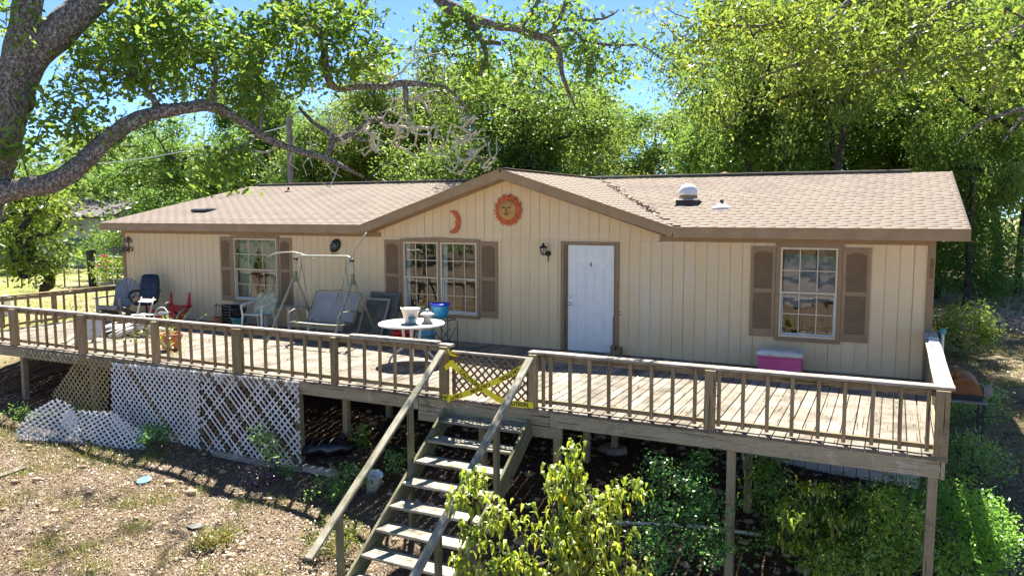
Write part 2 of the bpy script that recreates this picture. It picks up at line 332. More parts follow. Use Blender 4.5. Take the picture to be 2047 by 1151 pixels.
def siding_mat():
    m, t, ns, lk, b = new_mat('tan_siding'); co = N(t, 'ShaderNodeTexCoord').outputs['Object']
    base = mixc(t, ramp(t, nz(t, co, 1.3, 5, .6), .3, .7), (.73, .535, .285), (.79, .60, .35))
    streak = ramp(t, nz(t, co, 1, 4, .6, (5, 5, .35)), .55, .8); base = mixc(t, streak, base, (.70, .49, .235))
    grain = nz(t, co, 1, 4, .6, (160, 160, 5)); base = mixc(t, ramp(t, grain, .55, .9), base, (.69, .50, .25))
    pale = ramp(t, nz(t, co, .9, 5, .6, (1, 1, .6)), .56, .7); base = mixc(t, pale, base, (.74, .59, .40))
    sx = N(t, 'ShaderNodeSeparateXYZ'); lk.new(co, sx.inputs[0])
    low = N(t, 'ShaderNodeMapRange'); low.inputs[1].default_value = .34; low.inputs[2].default_value = .0; lk.new(sx.outputs[2], low.inputs[0])
    spl = ramp(t, nz(t, co, 1, 8, .85, (9, 9, 4)), .50, .56); mu = N(t, 'ShaderNodeMath', operation='MULTIPLY'); lk.new(low.outputs[0], mu.inputs[0]); lk.new(spl, mu.inputs[1])
    base = mixc(t, mu.outputs[0], base, (.07, .05, .035))
    def win(sock, a0, a1, b0, b1):
        p = N(t, 'ShaderNodeMapRange'); p.inputs[1].default_value = a0; p.inputs[2].default_value = a1; lk.new(sock, p.inputs[0])
        q = N(t, 'ShaderNodeMapRange'); q.inputs[1].default_value = b0; q.inputs[2].default_value = b1; lk.new(sock, q.inputs[0])
        m2 = N(t, 'ShaderNodeMath', operation='MULTIPLY'); lk.new(p.outputs[0], m2.inputs[0]); lk.new(q.outputs[0], m2.inputs[1]); return m2.outputs[0]
    def mul(a, b2):
        m2 = N(t, 'ShaderNodeMath', operation='MULTIPLY')
        for k, v in ((0, a), (1, b2)):
            if hasattr(v, 'links'): lk.new(v, m2.inputs[k])
            else: m2.inputs[k].default_value = v
        return m2.outputs[0]
    # rub mark on the siding right of the door, and rusty runs at a sheet joint
    base = mixc(t, mul(mul(win(sx.outputs[0], 1.15, 1.35, 3.2, 2.2), win(sx.outputs[2], .68, .74, .84, .76)), .5), base, (.50, .33, .16))
    base = mixc(t, mul(mul(win(sx.outputs[0], -.66, -.63, -.59, -.62), win(sx.outputs[2], .1, .9, 1.6, 1.3)), .7), base, (.30, .19, .09))
    mild = ramp(t, nz(t, co, 1, 6, .7, (2.2, 2.2, 1.1)), .52, .78); mz = N(t, 'ShaderNodeMapRange'); mz.inputs[1].default_value = 1.0; mz.inputs[2].default_value = .1; lk.new(sx.outputs[2], mz.inputs[0])
    base = mixc(t, mul(mul(mild, mz.outputs[0]), .6), base, (.46, .35, .24))
    lk.new(base, b.inputs['Base Color']); b.inputs['Roughness'].default_value = .75
    bump(t, b, grain, .25, .003); return m
M['siding'] = siding_mat()
M['groove'] = plain('siding_groove', (.60, .43, .22), .9, .1, 3)
def shingle_mat():
    m, t, ns, lk, b = new_mat('brown_shingle'); co = N(t, 'ShaderNodeTexCoord').outputs['Object']
    a = N(t, 'ShaderNodeAttribute', attribute_name='tint'); oi = N(t, 'ShaderNodeObjectInfo')
    s = N(t, 'ShaderNodeMath', operation='ADD'); lk.new(a.outputs['Fac'], s.inputs[0])
    mo = N(t, 'ShaderNodeMath', operation='MULTIPLY'); mo.inputs[1].default_value = .3; lk.new(oi.outputs['Random'], mo.inputs[0]); lk.new(mo.outputs[0], s.inputs[1])
    c = mixc(t, ramp(t, s.outputs[0], 0, 1.2), (.172, .130, .098), (.186, .142, .107))
    c = mixc(t, ramp(t, nz(t, co, 260, 2), .45, .75), c, (.24, .19, .145)); c = mixc(t, ramp(t, nz(t, co, .8, 6, .75), .48, .72), c, (.13, .097, .073))
    lk.new(c, b.inputs['Base Color']); b.inputs['Roughness'].default_value = .9; return m
M['shingle'] = shingle_mat()
def glass_mat():
    m = bpy.data.materials.new('window_glass'); m.use_nodes = True; t = m.node_tree; t.nodes.clear()
    tr = N(t, 'ShaderNodeBsdfTransparent'); tr.inputs[0].default_value = (.86, .9, .88, 1); gl = N(t, 'ShaderNodeBsdfGlossy', Roughness=.015); fr = N(t, 'ShaderNodeFresnel', IOR=1.75)
    ad = N(t, 'ShaderNodeMath', operation='ADD'); ad.inputs[1].default_value = .05; t.links.new(fr.outputs[0], ad.inputs[0])
    mx = N(t, 'ShaderNodeMixShader'); t.links.new(ad.outputs[0], mx.inputs[0]); t.links.new(tr.outputs[0], mx.inputs[1]); t.links.new(gl.outputs[0], mx.inputs[2])
    o = N(t, 'ShaderNodeOutputMaterial'); t.links.new(mx.outputs[0], o.inputs[0]); return m
M['glass'] = glass_mat()
def ground_mat():
    m, t, ns, lk, b = new_mat('ground_soil'); co = N(t, 'ShaderNodeTexCoord').outputs['Object']; sx = N(t, 'ShaderNodeSeparateXYZ'); lk.new(co, sx.inputs[0])
    straw = mixc(t, ramp(t, nz(t, co, 26, 8, .8), .35, .68), (.15, .105, .07), (.37, .29, .205))
    straw = mixc(t, ramp(t, nz(t, co, 9, 6, .8), .52, .66), straw, (.12, .085, .06)); straw = mixc(t, ramp(t, nz(t, co, .8, 4, .6), .42, .62), straw, mixc(t, .6, straw, (.13, .085, .05)))
    lawn = mixc(t, ramp(t, nz(t, co, 8, 7, .8), .3, .7), (.12, .17, .03), (.34, .34, .12)); lawn = mixc(t, ramp(t, nz(t, co, .35, 4), .45, .65), lawn, (.36, .29, .17))
    side = mixc(t, ramp(t, nz(t, co, 1.0, 5, .7), .42, .6), straw, mixc(t, ramp(t, nz(t, co, 20, 6, .8), .3, .7), (.15, .19, .06), (.46, .42, .22)))
    fm = N(t, 'ShaderNodeMapRange'); fm.inputs[1].default_value = -12; fm.inputs[2].default_value = -14.5; lk.new(sx.outputs[0], fm.inputs[0])
    bm = N(t, 'ShaderNodeMapRange'); bm.inputs[1].default_value = .5; bm.inputs[2].default_value = 2; lk.new(sx.outputs[1], bm.inputs[0])
    yl = N(t, 'ShaderNodeMapRange'); yl.inputs[1].default_value = -4.5; yl.inputs[2].default_value = -3; lk.new(sx.outputs[1], yl.inputs[0])
    ml = N(t, 'ShaderNodeMath', operation='MULTIPLY'); lk.new(fm.outputs[0], ml.inputs[0]); lk.new(yl.outputs[0], ml.inputs[1])
    c = mixc(t, bm.outputs[0], straw, side); c = mixc(t, ml.outputs[0], c, lawn)
    # darker brown bare earth beneath the deck
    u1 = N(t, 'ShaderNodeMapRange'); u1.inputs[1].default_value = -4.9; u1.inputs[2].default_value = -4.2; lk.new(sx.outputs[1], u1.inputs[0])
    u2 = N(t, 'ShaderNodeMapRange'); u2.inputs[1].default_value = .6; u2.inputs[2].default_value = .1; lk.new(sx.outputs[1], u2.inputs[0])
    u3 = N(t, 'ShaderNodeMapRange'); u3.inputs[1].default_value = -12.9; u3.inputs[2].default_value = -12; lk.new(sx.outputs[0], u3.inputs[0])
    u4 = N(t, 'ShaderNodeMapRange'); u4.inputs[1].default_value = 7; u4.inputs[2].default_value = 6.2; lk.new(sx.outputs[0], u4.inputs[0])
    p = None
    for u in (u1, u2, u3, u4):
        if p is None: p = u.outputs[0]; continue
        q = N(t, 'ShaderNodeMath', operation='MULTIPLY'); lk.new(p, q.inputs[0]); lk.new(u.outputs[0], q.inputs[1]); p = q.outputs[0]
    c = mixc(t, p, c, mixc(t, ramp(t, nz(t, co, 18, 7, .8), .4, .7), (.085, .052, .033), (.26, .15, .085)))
    lk.new(c, b.inputs['Base Color']); b.inputs['Roughness'].default_value = 1; b.inputs['Specular IOR Level'].default_value = .1
    bump(t, b, nz(t, co, 40, 6, .8), .9, .04); return m
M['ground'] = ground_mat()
# ---------------------------------------------------------------- ground
def axis(a, b, fine, lo, hi):
    f = list(np.arange(a, b, fine)); x = b; st = fine
    while x < hi: f.append(x); st *= 1.18; x += st
    x = a; st = fine; g = []
    while x > lo: st *= 1.18; x -= st; g.append(x)
    return np.array(g[::-1]+f)
ax, ay = axis(-14, 10, .1, -300, 300), axis(-10, 4, .1, -200, 400)
XX, YY = np.meshgrid(ax, ay); ZZ = gz(XX, YY); nxg, nyg = len(ax), len(ay)
ii, jj = np.meshgrid(np.arange(nxg-1), np.arange(nyg-1)); a = (jj*nxg+ii).ravel()
fine = rng.normal(0, .008, XX.shape); fine[(XX < -14) | (XX > 10) | (YY > 4) | (YY < -10)] = 0
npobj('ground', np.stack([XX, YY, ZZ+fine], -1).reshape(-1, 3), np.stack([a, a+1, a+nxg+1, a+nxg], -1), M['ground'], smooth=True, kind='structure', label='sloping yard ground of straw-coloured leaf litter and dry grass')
# ---------------------------------------------------------------- house
XL, XR = -12.6, 6.17; YE, ZE, YRG, ZRG = -.35, 2.394, 5.122, 3.491; RX0, RX1 = -13.05, 6.63; PX = -1.27; GX0, GX1 = -4.63, 2.12; YB = 10.6
house = thing('mobile_home', 'long tan double-wide home with brown trim and a low shingled roof behind the deck', 'house', (-3.2, 5, -1))
OPEN = [(3.86, 4.83, .52, 2.08), (-3.80, -1.95, .53, 2.07), (-8.69, -7.27, .54, 2.08), (-.06, .965, -.06, 2.085)]
def wall_strip(mb, xa, xb, z0, ztop, y=0.0, ops=OPEN):
    xs = sorted({xa, xb, *[v for o in ops for v in o[:2] if xa < v < xb]})
    for a, b in zip(xs[:-1], xs[1:]):
        m = (a+b)/2; seg = [(z0, min(ztop(a), ztop(b)))]
        top = (ztop(a), ztop(b))
        for o in ops:
            if o[0] < m < o[1]:
                n2 = []
                for p, q in seg:
                    if o[2] > p: n2.append((p, min(o[2], q)))
                    if o[3] < q: n2.append((max(o[3], p), q))
                seg = n2
        for p, q in seg:
            if q-p < .003: continue
            last = abs(q-min(top)) < 1e-6; b0 = len(mb.v)
            mb.v += [(a, y, p), (b, y, p), (b, y, top[1] if last else q), (a, y, top[0] if last else q)]
            mb.face((b0, b0+1, b0+2, b0+3))
def make_panels(x0, x1, z0, ztop, pw=1.22, ops=OPEN):
    x = x0; k = 0
    while x < x1-.01:
        xe = min(x+pw, x1); mb = MB(); g = x
        while g < xe-.005:
            ge = min(g+pw/6, xe); gw = .0025 if g > x+.001 else .006
            wall_strip(mb, g+gw, ge-gw, z0, ztop, -rnd.uniform(0, .0012), ops)
            mb.cur = 1; wall_strip(mb, g-.004 if g > x else g, g+gw+.002, z0, ztop, .006, ops); wall_strip(mb, ge-gw-.002, ge, z0, ztop, .006, ops); mb.cur = 0
            g = ge
        if mb.f: mb.build('wall_panel', [M['siding'], M['groove']], house)
        x = xe
make_panels(XL, XR, -.03, lambda x: 2.123 if -4.3 < x < 1.9 else 2.30)
def gable_top(x): return 3.40-abs(x-PX)*.3255
make_panels(-4.45, 1.87, 2.135, lambda x: max(2.136, gable_top(x)), ops=[])
mb = MB(); mb.box(-4.3, 1.75, -.008, .004, 2.123, 2.134, .001); mb.build('joint_strip', M['siding'], house)
mb = MB(); mb.box(XL-.012, XL+.085, -.024, 0, -.05, 2.27); mb.box(XL-.024, XL-.0005, -.024, .08, -.05, 2.27); mb.build('corner_trim', M['trim'], house)
mb = MB(); mb.box(XR-.085, XR+.012, -.024, 0, -.05, 2.27); mb.box(XR+.0005, XR+.024, -.0235, .08, -.05, 2.27); mb.build('corner_trim', M['trim'], house)
# other walls, floor, interior, skirting
mb = MB()
for x in (XL, XR):
    b = len(mb.v); mb.v += [(x, .02, -.05), (x, YB-.35, -.05), (x, YB-.35, 2.27), (x, YRG, 3.36), (x, .02, 2.27)]; mb.face((b, b+1, b+2, b+3, b+4))
b = len(mb.v); mb.v += [(XL, YB-.35, -.05), (XR, YB-.35, -.05), (XR, YB-.35, 2.27), (XL, YB-.35, 2.27)]; mb.face((b, b+1, b+2, b+3))
mb.build('back_wall', M['siding'], house)
mb = MB(); mb.box(XL+.05, XR-.05, .2, YB-.4, -.12, -.02); mb.box(XL+.05, XR-.05, 3.4, 3.5, 0, 2.25); mb.box(XL+.05, XR-.05, .05, 5, 2.28, 2.33); mb.build('interior_walls', M['room'], house)
x = XL; mb = MB()
while x < XR:
    xe = min(x+.2, XR); zz = float(gz(x, 0))-.1; mb.box(x, xe-.012, .03, .05, zz, -.12, .004); x = xe
mb.build('skirting', M['skirt'], house)
# roof
SL = (ZRG-ZE)/(YRG-YE)
roofmb = MB()
def quad(mb, *P):
    b = len(mb.v); mb.v += [tuple(float(c) for c in p) for p in P]; mb.face(range(b, b+len(P)))
TH = .05
quad(roofmb, (RX0, YE, ZE-TH+.03), (GX0, YE, ZE-TH+.03), (PX, YRG, ZRG-TH+.03), (RX0, YRG, ZRG-TH+.03))
quad(roofmb, (GX1, YE, ZE-TH+.03), (RX1, YE, ZE-TH+.03), (RX1, YRG, ZRG-TH+.03), (PX, YRG, ZRG-TH+.03))
quad(roofmb, (RX1, 2*YRG-YE, ZE), (RX0, 2*YRG-YE, ZE), (RX0, YRG, ZRG-.02), (RX1, YRG, ZRG-.02))
quad(roofmb, (GX0, YE, ZE-.02), (PX, YE, ZRG-.02), (PX, YRG, ZRG-.02)); quad(roofmb, (PX, YE, ZRG-.02), (GX1, YE, ZE-.02), (PX, YRG, ZRG-.02))
roofo = roofmb.build('roof', M['shingle'], house)
# shingles: tabs laid in courses, the nearest 300 as pieces of their own
tabs = []
def tabs_plane(origin, du, dv, nrm, ulen, vlen, keep, uoff0=0):
    nv = int(vlen/.14)
    for r in range(nv):
        u = -.16*(r % 2)-.02*(r % 3)
        while u < ulen:
            ua, ub = max(u, 0), min(u+.318, ulen); v0 = r*.14
            if ub-ua > .03:
                c = origin+du*(ua+ub)/2+dv*(v0+.07)
                if keep(c): tabs.append((c, du, dv, nrm, ub-ua, rnd.random()))
            u += .3185
du = np.array([1., 0, 0]); dv = np.array([0, YRG-YE, ZRG-ZE]); Lm = np.linalg.norm(dv); dv /= Lm; nm = np.cross(du, dv)
def keep_main(c):
    f = (c[1]-YE)/(YRG-YE); xl = GX0+(PX-GX0)*f; xr = GX1+(PX-GX1)*f; return not (xl-.02 < c[0] < xr+.02)
tabs_plane(np.array([RX0, YE, ZE]), du, dv, nm, RX1-RX0, Lm, keep_main)
for sgn, gx in ((1, GX0), (-1, GX1)):
    dvg = np.array([PX-gx, 0, ZRG-ZE]); Lg = np.linalg.norm(dvg); dvg /= Lg; dug = np.array([0, 1., 0])*sgn*-1; ng = np.cross(dug, dvg)
    org = np.array([gx, YE, ZE])
    def keep_g(c, gx=gx): return (c[1]-YE)/(YRG-YE) < (c[0]-gx)/(PX-gx)+.01
    dug = np.array([0, 1., 0]); ng = np.cross(dug, dvg) if np.cross(dug, dvg)[2] > 0 else -np.cross(dug, dvg)
    tabs_plane(org, dug, dvg, ng, YRG-YE, Lg, keep_g)
def tab_geo(wd):
    # wedge: butt end proud, upper end tucked under the next course
    h = .075; return np.array([(-wd/2, -h, .001), (wd/2, -h, .001), (wd/2, h, .0), (-wd/2, h, .0), (-wd/2, -h, .0035), (wd/2, -h, .0035), (wd/2, h, .002), (-wd/2, h, .002)])
TF = [(0, 1, 5, 4), (1, 2, 6, 5), (2, 3, 7, 6), (3, 0, 4, 7), (4, 5, 6, 7)]
tabs.sort(key=lambda q: float(np.linalg.norm(q[0]-CAM)))
big = [q for q in tabs if abs(q[4]-.318) < .01][:300]; bigid = {id(q) for q in big}
tm = np_mesh('shingle', tab_geo(.318), TF, M['shingle'], [0]*5)
for q in big:
    o = bpy.data.objects.new('shingle', tm); link(o, roofo); n = q[3]
    o.matrix_local = Matrix(((q[1][0], q[2][0], n[0], q[0][0]-ORG[roofo.name][0]), (q[1][1], q[2][1], n[1], q[0][1]-ORG[roofo.name][1]), (q[1][2], q[2][2], n[2], q[0][2]-ORG[roofo.name][2]), (0, 0, 0, 1)))
V = []; Fc = []; T = []
for q in tabs:
    if id(q) in bigid: continue
    g = tab_geo(q[4]); b = len(V)*8; V.append(q[0]+g[:, :1]*q[1]+g[:, 1:2]*q[2]+g[:, 2:]*q[3]); Fc += [[i+b for i in f] for f in TF]; T += [q[5]*.6]*5
npobj('shingles', np.concatenate(V), Fc, M['shingle'], roofo, T, kind='stuff')
# ridge caps, fascia, soffit
mb = MB(); mb.beam((RX0+.35, YRG, ZRG+.035), (5.85, YRG, ZRG+.035), .26, .035, c=.01, segs=14, jit=.006); mb.build('ridge_cap', [M['shingle']], roofo)
mb = MB(); mb.beam((RX0+.35, YRG-.12, ZRG+.005), (5.85, YRG-.12, ZRG+.005), .05, .03, c=.002); mb.build('ridge_vent', M['vent'], roofo)
mb = MB(); mb.beam((PX, YE, ZRG+.012), (PX, YRG-.1, ZRG+.012), .2, .015, c=.006, segs=9, jit=.004); mb.build('ridge_cap', M['shingle'], roofo)
FB = .175
def fascia(p, q, name='fascia'):
    mb = MB(); mb.beam(p, q, .03, FB, c=.004, segs=4, jit=.002); mb.build(name, M['fascia'], house)
zf = ZE-FB/2-.006
fascia((RX0, YE+.015, zf), (GX0-.005, YE+.015, zf)); fascia((GX1+.005, YE+.015, zf), (RX1, YE+.015, zf))
zt = ZRG-FB/2-.008; fascia((GX0, YE+.013, zf), (PX-.001, YE+.013, zt)); fascia((PX+.001, YE+.013, zt), (GX1, YE+.013, zf))
for x in (RX0+.015, RX1-.015):
    fascia((x, YE+.035, zf), (x, YRG, ZRG-FB/2-.006), 'rake_board'); fascia((x, YRG, ZRG-FB/2-.006), (x, 2*YRG-YE, zf), 'rake_board')
mb = MB()
for a_, b_ in ((RX0+.03, -4.5), (1.95, RX1-.03)): mb.box(a_, b_, YE+.032, -.002, 2.225, 2.24)
mb.poly([(-4.5, YE+.03, 2.238), (PX, YE+.03, 3.29), (PX, -.003, 3.29), (-4.5, -.003, 2.238)], .012, (0.3, 0, -.95)); mb.poly([(PX, YE+.03, 3.29), (1.95, YE+.03, 2.238), (1.95, -.003, 2.238), (PX, -.003, 3.29)], .012, (-.3, 0, -.95))
mb.build('soffit', M['trim'], house)
for a_, b_ in ((XL+.09, -4.35), (1.8, XR-.09)): mb = MB(); mb.box(a_, b_, -.03, -.003, 2.13, 2.224); mb.build('frieze_board', M['trim'], house)
mb = MB()
for p, q in (((RX0, YE-.006), (GX0, YE-.006)), ((GX1, YE-.006), (RX1, YE-.006))): mb.beam((p[0], p[1], ZE-.004), (q[0], q[1], ZE-.004), .012, .018, c=.002)
mb.beam((GX0, YE-.006, ZE-.004), (PX, YE-.006, ZRG-.002), .012, .018, c=.002); mb.beam((PX, YE-.006, ZRG-.002), (GX1, YE-.006, ZE-.004), .012, .018, c=.002)
mb.build('drip_edge', M['trim'], roofo)
# valley debris
vb = thing('leaf_debris', 'strip of dead leaves caught in the right roof valley', 'leaf litter', (.5, 2, 2.9))
V = []
for k in range(170):
    f = np.clip(rnd.choice([rnd.gauss(.52, .05), rnd.gauss(.26, .03), rnd.gauss(.72, .04), rnd.gauss(.4, .03)]), .02, .97)
    c = np.array([GX1+(PX-GX1)*f, YE+(YRG-YE)*f, ZE+(ZRG-ZE)*f+.02])+rng.normal(0, 1, 3)*(.05, .05, .008); s_ = rnd.uniform(.02, .045)
    a1 = rng.normal(0, 1, 3); a1 /= np.linalg.norm(a1); a2 = np.cross(a1, rng.normal(0, 1, 3)); a2 /= np.linalg.norm(a2); V += [c-a1*s_, c+a2*s_*.5, c+a1*s_, c-a2*s_*.5]
n_ = len(V)//4; npobj('leaves', V, np.arange(n_*4).reshape(-1, 4), M['litter'], vb, rng.uniform(0, .5, n_), kind='stuff')
# roof fittings (each screwed to the roof: parts)
mb = MB(); c = np.array([-10.87, 1.15, ZE+SL*1.5]); mb.box(c[0]-.27, c[0]+.27, c[1]-.2, c[1]+.2, c[2]-.02, c[2]+.05, .02); mb.cur = 1; mb.box(c[0]-.29, c[0]+.2, c[1]-.16, c[1]+.22, c[2]+.052, c[2]+.075, .01)
mb.build('roof_vent', [M['vent'], M['dome']], roofo)
for px, py, r_ in ((463, 389, .04), (577, 383, .04)):
    d = ray(px, py); k_ = SL; tt = (ZE+k_*(CAM[1]-YE)-CAM[2])/(d[2]-k_*d[1]); c = CAM+d*tt
    mb = MB(); mb.lathe(c, [(.12, 0), (.11, .02), (.05, .05), (.045, .07)], 12); mb.cur = 1; mb.lathe(c, [(.03, .05), (.03, .13)], 8); mb.build('vent_pipe', [M['rust'], M['vent']], roofo)
c = np.array([1.86, 1.80, ZE+SL*2.15]); mb = MB(); mb.box(c[0]-.2, c[0]+.2, c[1]-.2, c[1]+.2, c[2]-.07, c[2]+.06, .012); mb.cur = 1; mb.smooth = True
mb.lathe(c, [(.19, .06), (.185, .14), (.17, .16)], 24); mb.cur = 2; mb.lathe(c, [(.175, .16), (.18, .21), (.17, .28), (.135, .34), (.08, .375), (.02, .385)], 24); mb.cur = 3; mb.smooth = False
mb.box(c[0]-.24, c[0]+.24, c[1]-.24, c[1]+.2, c[2]+.061, c[2]+.075, .004); mb.build('vent_dome', [M['vent'], M['trim'], M['dome'], M['alum']], roofo)
c = np.array([2.62, 1.32, ZE+SL*1.67]); mb = MB(); mb.smooth = True; mb.lathe(c, [(.2, -.03), (.15, .02), (.08, .07), (.045, .09)], 20); mb.cur = 1; mb.lathe(c, [(.035, .08), (.035, .15), (.03, .152)], 10)
mb.build('pipe_flashing', [M['dome'], M['vent']], roofo)
mb = MB(); c = np.array([1.83, 5.6, 3.40]); mb.smooth = True; mb.lathe(c, [(.08, -.1), (.08, .12), (.13, .13), (.13, .17), (.02, .2)], 14); mb.build('chimney_cap', M['rust'], roofo)
# ---------------------------------------------------------------- windows and shutters
def make_window(x0, x1, z0, z1, units, inside, label):
    """x0..z1 = outer brown casing; units = list of (xa, xb) sash openings"""
    mb = MB(); cw = .065; xm = (x0+x1)/2; rise = .035
    mb.box(x0, x0+cw, -.03, .0, z0, z1-.01); mb.box(x1-cw, x1, -.03, .0, z0, z1-.01); mb.box(x0+cw+.001, x1-cw-.001, -.031, .0, z0, z0+cw)
    mb.poly([(x0-.01, -.034, z1-.06), (x1+.01, -.034, z1-.06), (x1+.01, -.034, z1), (xm+.25, -.034, z1+rise*.7), (xm, -.034, z1+rise), (xm-.25, -.034, z1+rise*.7), (x0-.01, -.034, z1)], .034, (0, -1, 0))
    for (a, b) in zip(units[:-1], units[1:]): mb.box(a[1]+.001, b[0]-.001, -.029, .0, z0+cw+.001, z1-.061)
    win = mb.build('window', M['trim'], house, label=label)
    for ui, (a, b) in enumerate(units):
        zb, zt_ = z0+cw+.002, z1-.062; zm = (zb+zt_)/2+.0; fw = .035
        f = MB(); f.box(a, a+fw, -.02, .055, zb, zt_); f.box(b-fw, b, -.02, .055, zb, zt_); f.box(a+fw, b-fw, -.0195, .054, zb, zb+fw*1.2); f.box(a+fw, b-fw, -.0195, .054, zt_-fw, zt_)
        f.box(a+fw, b-fw, -.012, .03, zm-.017, zm+.017); f.build('frame', M['vinyl'], win)
        f = MB(); f.box(a+fw+.001, a+fw+.018, .032, .05, zb+fw*1.2, zm-.018); f.box(b-fw-.018, b-fw-.001, .032, .05, zb+fw*1.2, zm-.018); f.box(a+fw+.001, b-fw-.001, .03, .049, zb+fw*1.2, zb+fw*1.2+.022); f.build('sash', M['vinylw'], win)
        for (q0, q1, yy) in ((zb+fw*1.2, zm-.017, .036), (zm+.017, zt_-fw, .012)):
            g = MB(); A, B = a+fw, b-fw
            for k in (1, 2): xk = A+(B-A)*k/3; g.box(xk-.008, xk+.008, yy-.006, yy+.006, q0, q1, .001)
            zk = (q0+q1)/2; g.box(A, B, yy-.0065, yy+.0065, zk-.008, zk+.008, .001); g.build('muntin', M['vinyl'], win)
            for i in range(3):
                for j in range(2):
                    P = MB(); xa, xb = A+(B-A)*i/3+.009, A+(B-A)*(i+1)/3-.009; za, zb2 = q0+(q1-q0)*j/2+.009, q0+(q1-q0)*(j+1)/2-.009
                    tl = [rnd.uniform(-.0012, .0012) for _ in range(4)]
                    quad(P, (xa, yy+.001+tl[0], za), (xb, yy+.001+tl[1], za), (xb, yy+.001+tl[2], zb2), (xa, yy+.001+tl[3], zb2)); P.build('pane', M['glass'], win)
        if inside == 'blind':
            B_ = MB(); z = zb+.04
            while z < zt_-.04: B_.beam((a+.14, .085, z), (b-.04, .085, z), .022, .0015, up=(0, .6, 1), c=.0003); z += .021
            B_.build('blind', M['blind'], win)
            J = MB(); J.box(a+.036, a+.13, .06, .075, zb+.02, zt_-.02); J.build('side_jamb', M['vinylw'], win)
        elif inside == 'curtain':
            C = MB(); n = 60; xs = np.linspace(a+.04, b-.04, n); C.smooth = True
            for sgn, lo_, hi_ in ((1, 0, .5), (-1, .5, 1.0)):
                b0 = len(C.v); rows = 12
                for r in range(rows):
                    z = zt_-.03-(zt_-zb-.08)*r/(rows-1); fr = r/(rows-1)
                    pinch = 1-.45*max(0, 1-abs(fr-.62)/.5)
                    for k in range(30):
                        u = k/29; x_ = (a+.05)+(b-a-.1)*(.5*u*pinch if sgn > 0 else 1-.5*u*pinch); C.v.append((x_, .13+.018*math.sin(u*38), z))
                for r in range(rows-1):
                    for k in range(29): i0 = b0+r*30+k; C.face((i0, i0+1, i0+31, i0+30))
            C.build('curtain', M['curtain'], win)
        else:
            C = MB(); C.smooth = True; b0 = len(C.v)
            for r in range(14):
                for k in range(30):
                    u = k/29; C.v.append((a+.05+(b-a-.1)*u, .12+.012*math.sin(r*1.3+u*4)+.01*math.sin(r*.7), zt_-.05-(zt_-zb)*(.60+.04*math.sin(u*5))*r/13))
            for r in range(13):
                for k in range(29): i0 = b0+r*30+k; C.face((i0, i0+1, i0+31, i0+30))
            C.build('curtain', M['sheet'], win)
            C = MB(); C.beam((a+.05, .095, zt_-.07), (b-.05, .095, zt_-.1), .02, .09, c=.004, segs=6, jit=.004); C.build('valance', M['pinkc'], win)
    return win
make_window(3.82, 4.86, .475, 2.125, [(3.887, 4.792)], 'sheet', 'single window with a grey sheet hung inside')
make_window(-3.83, -1.915, .48, 2.10, [(-3.77, -2.905), (-2.85, -1.985)], 'blind', 'double window with dark blinds')
make_window(-8.72, -7.235, .50, 2.11, [(-8.665, -7.30)], 'curtain', 'wide window with tied curtains')
def make_shutter(x0, x1, z0, z1):
    mb = MB(); st = .055; y0 = -.03; xm = (x0+x1)/2
    mb.box(x0, x0+st, y0, -.001, z0, z1); mb.box(x1-st, x1, y0, -.001, z0, z1)
    zm = (z0+z1)/2+.02; rails = [(z0, z0+.13), (zm-.04, zm+.04), (z1-.07, z1)]
    for a_, b_ in rails: mb.box(x0+st, x1-st, y0+.0005, -.001, a_, b_)
    mb.poly([(x0+st, y0+.001, z1-.07), (xm, y0+.001, z1-.075), (x1-st, y0+.001, z1-.07), (x1-st, y0+.001, z1-.115), (x1-st-.05, y0+.001, z1-.10), (xm, y0+.001, z1-.078), (x0+st+.05, y0+.001, z1-.10), (x0+st, y0+.001, z1-.115)], .02, (0, -1, 0))
    quad(mb, (x0+st, -.006, z0+.1), (x1-st, -.006, z0+.1), (x1-st, -.006, z1-.06), (x0+st, -.006, z1-.06))
    o = mb.build('shutter', M['shutter'], house)
    for (a_, b_) in ((z0+.13, zm-.04), (zm+.04, z1-.07)):
        lv = MB(); z = a_+.012
        while z < b_: lv.beam((x0+st, -.018, z), (x1-st, -.018, z), .026, .006, up=(0, -.75, 1), c=.001); z += .0285
        lv.build('louvres', M['shutter'], o)
for a_, b_ in ((3.405, 3.815), (4.865, 5.28), (-4.25, -3.835), (-1.91, -1.505), (-9.10, -8.725), (-7.23, -6.85)): make_shutter(a_, b_, .525, 2.07)
# ---------------------------------------------------------------- door
mb = MB(); mb.box(-.135, -.062, -.03, .0, -.06, 2.10); mb.box(.967, 1.04, -.03, .0, -.06, 2.10); mb.box(-.061, .966, -.029, .0, 2.045, 2.10)
mb.build('door_casing', M['trim'], house)
mb = MB(); mb.box(-.06, -.032, -.015, .09, -.05, 2.043); mb.box(-.031, -.006, .0, .089, -.04, 2.043); mb.box(.922, .965, -.014, .09, -.05, 2.043); mb.box(-.06, .965, -.01, .11, -.09, -.03); mb.build('door_jamb', M['doorjamb'], house)
mb = MB(); D0 = .02; mb.box(-.002, .918, D0, D0+.045, .0, 2.035, .003)
door = mb.build('door', M['white'], house, label='white six-panel front door')
for (a_, b_) in ((.165, .39), (.53, .755)):
    for (c_, d_) in ((1.80, 1.965), (.96, 1.635), (.155, .745)):
        p = MB(); y0 = D0-.001
        for (q0, q1, q2, q3) in ((a_, b_, d_-.012, d_), (a_, b_, c_, c_+.012)): p.box(q0, q1, y0-.006, y0, q2, q3, .002)
        p.box(a_, a_+.012, y0-.0055, y0, c_+.012, d_-.012, .002); p.box(b_-.012, b_, y0-.0055, y0, c_+.012, d_-.012, .002)
        p.box(a_+.035, b_-.035, y0-.008, y0, c_+.035, d_-.035, .004); p.build('door_panel', M['white'], door)
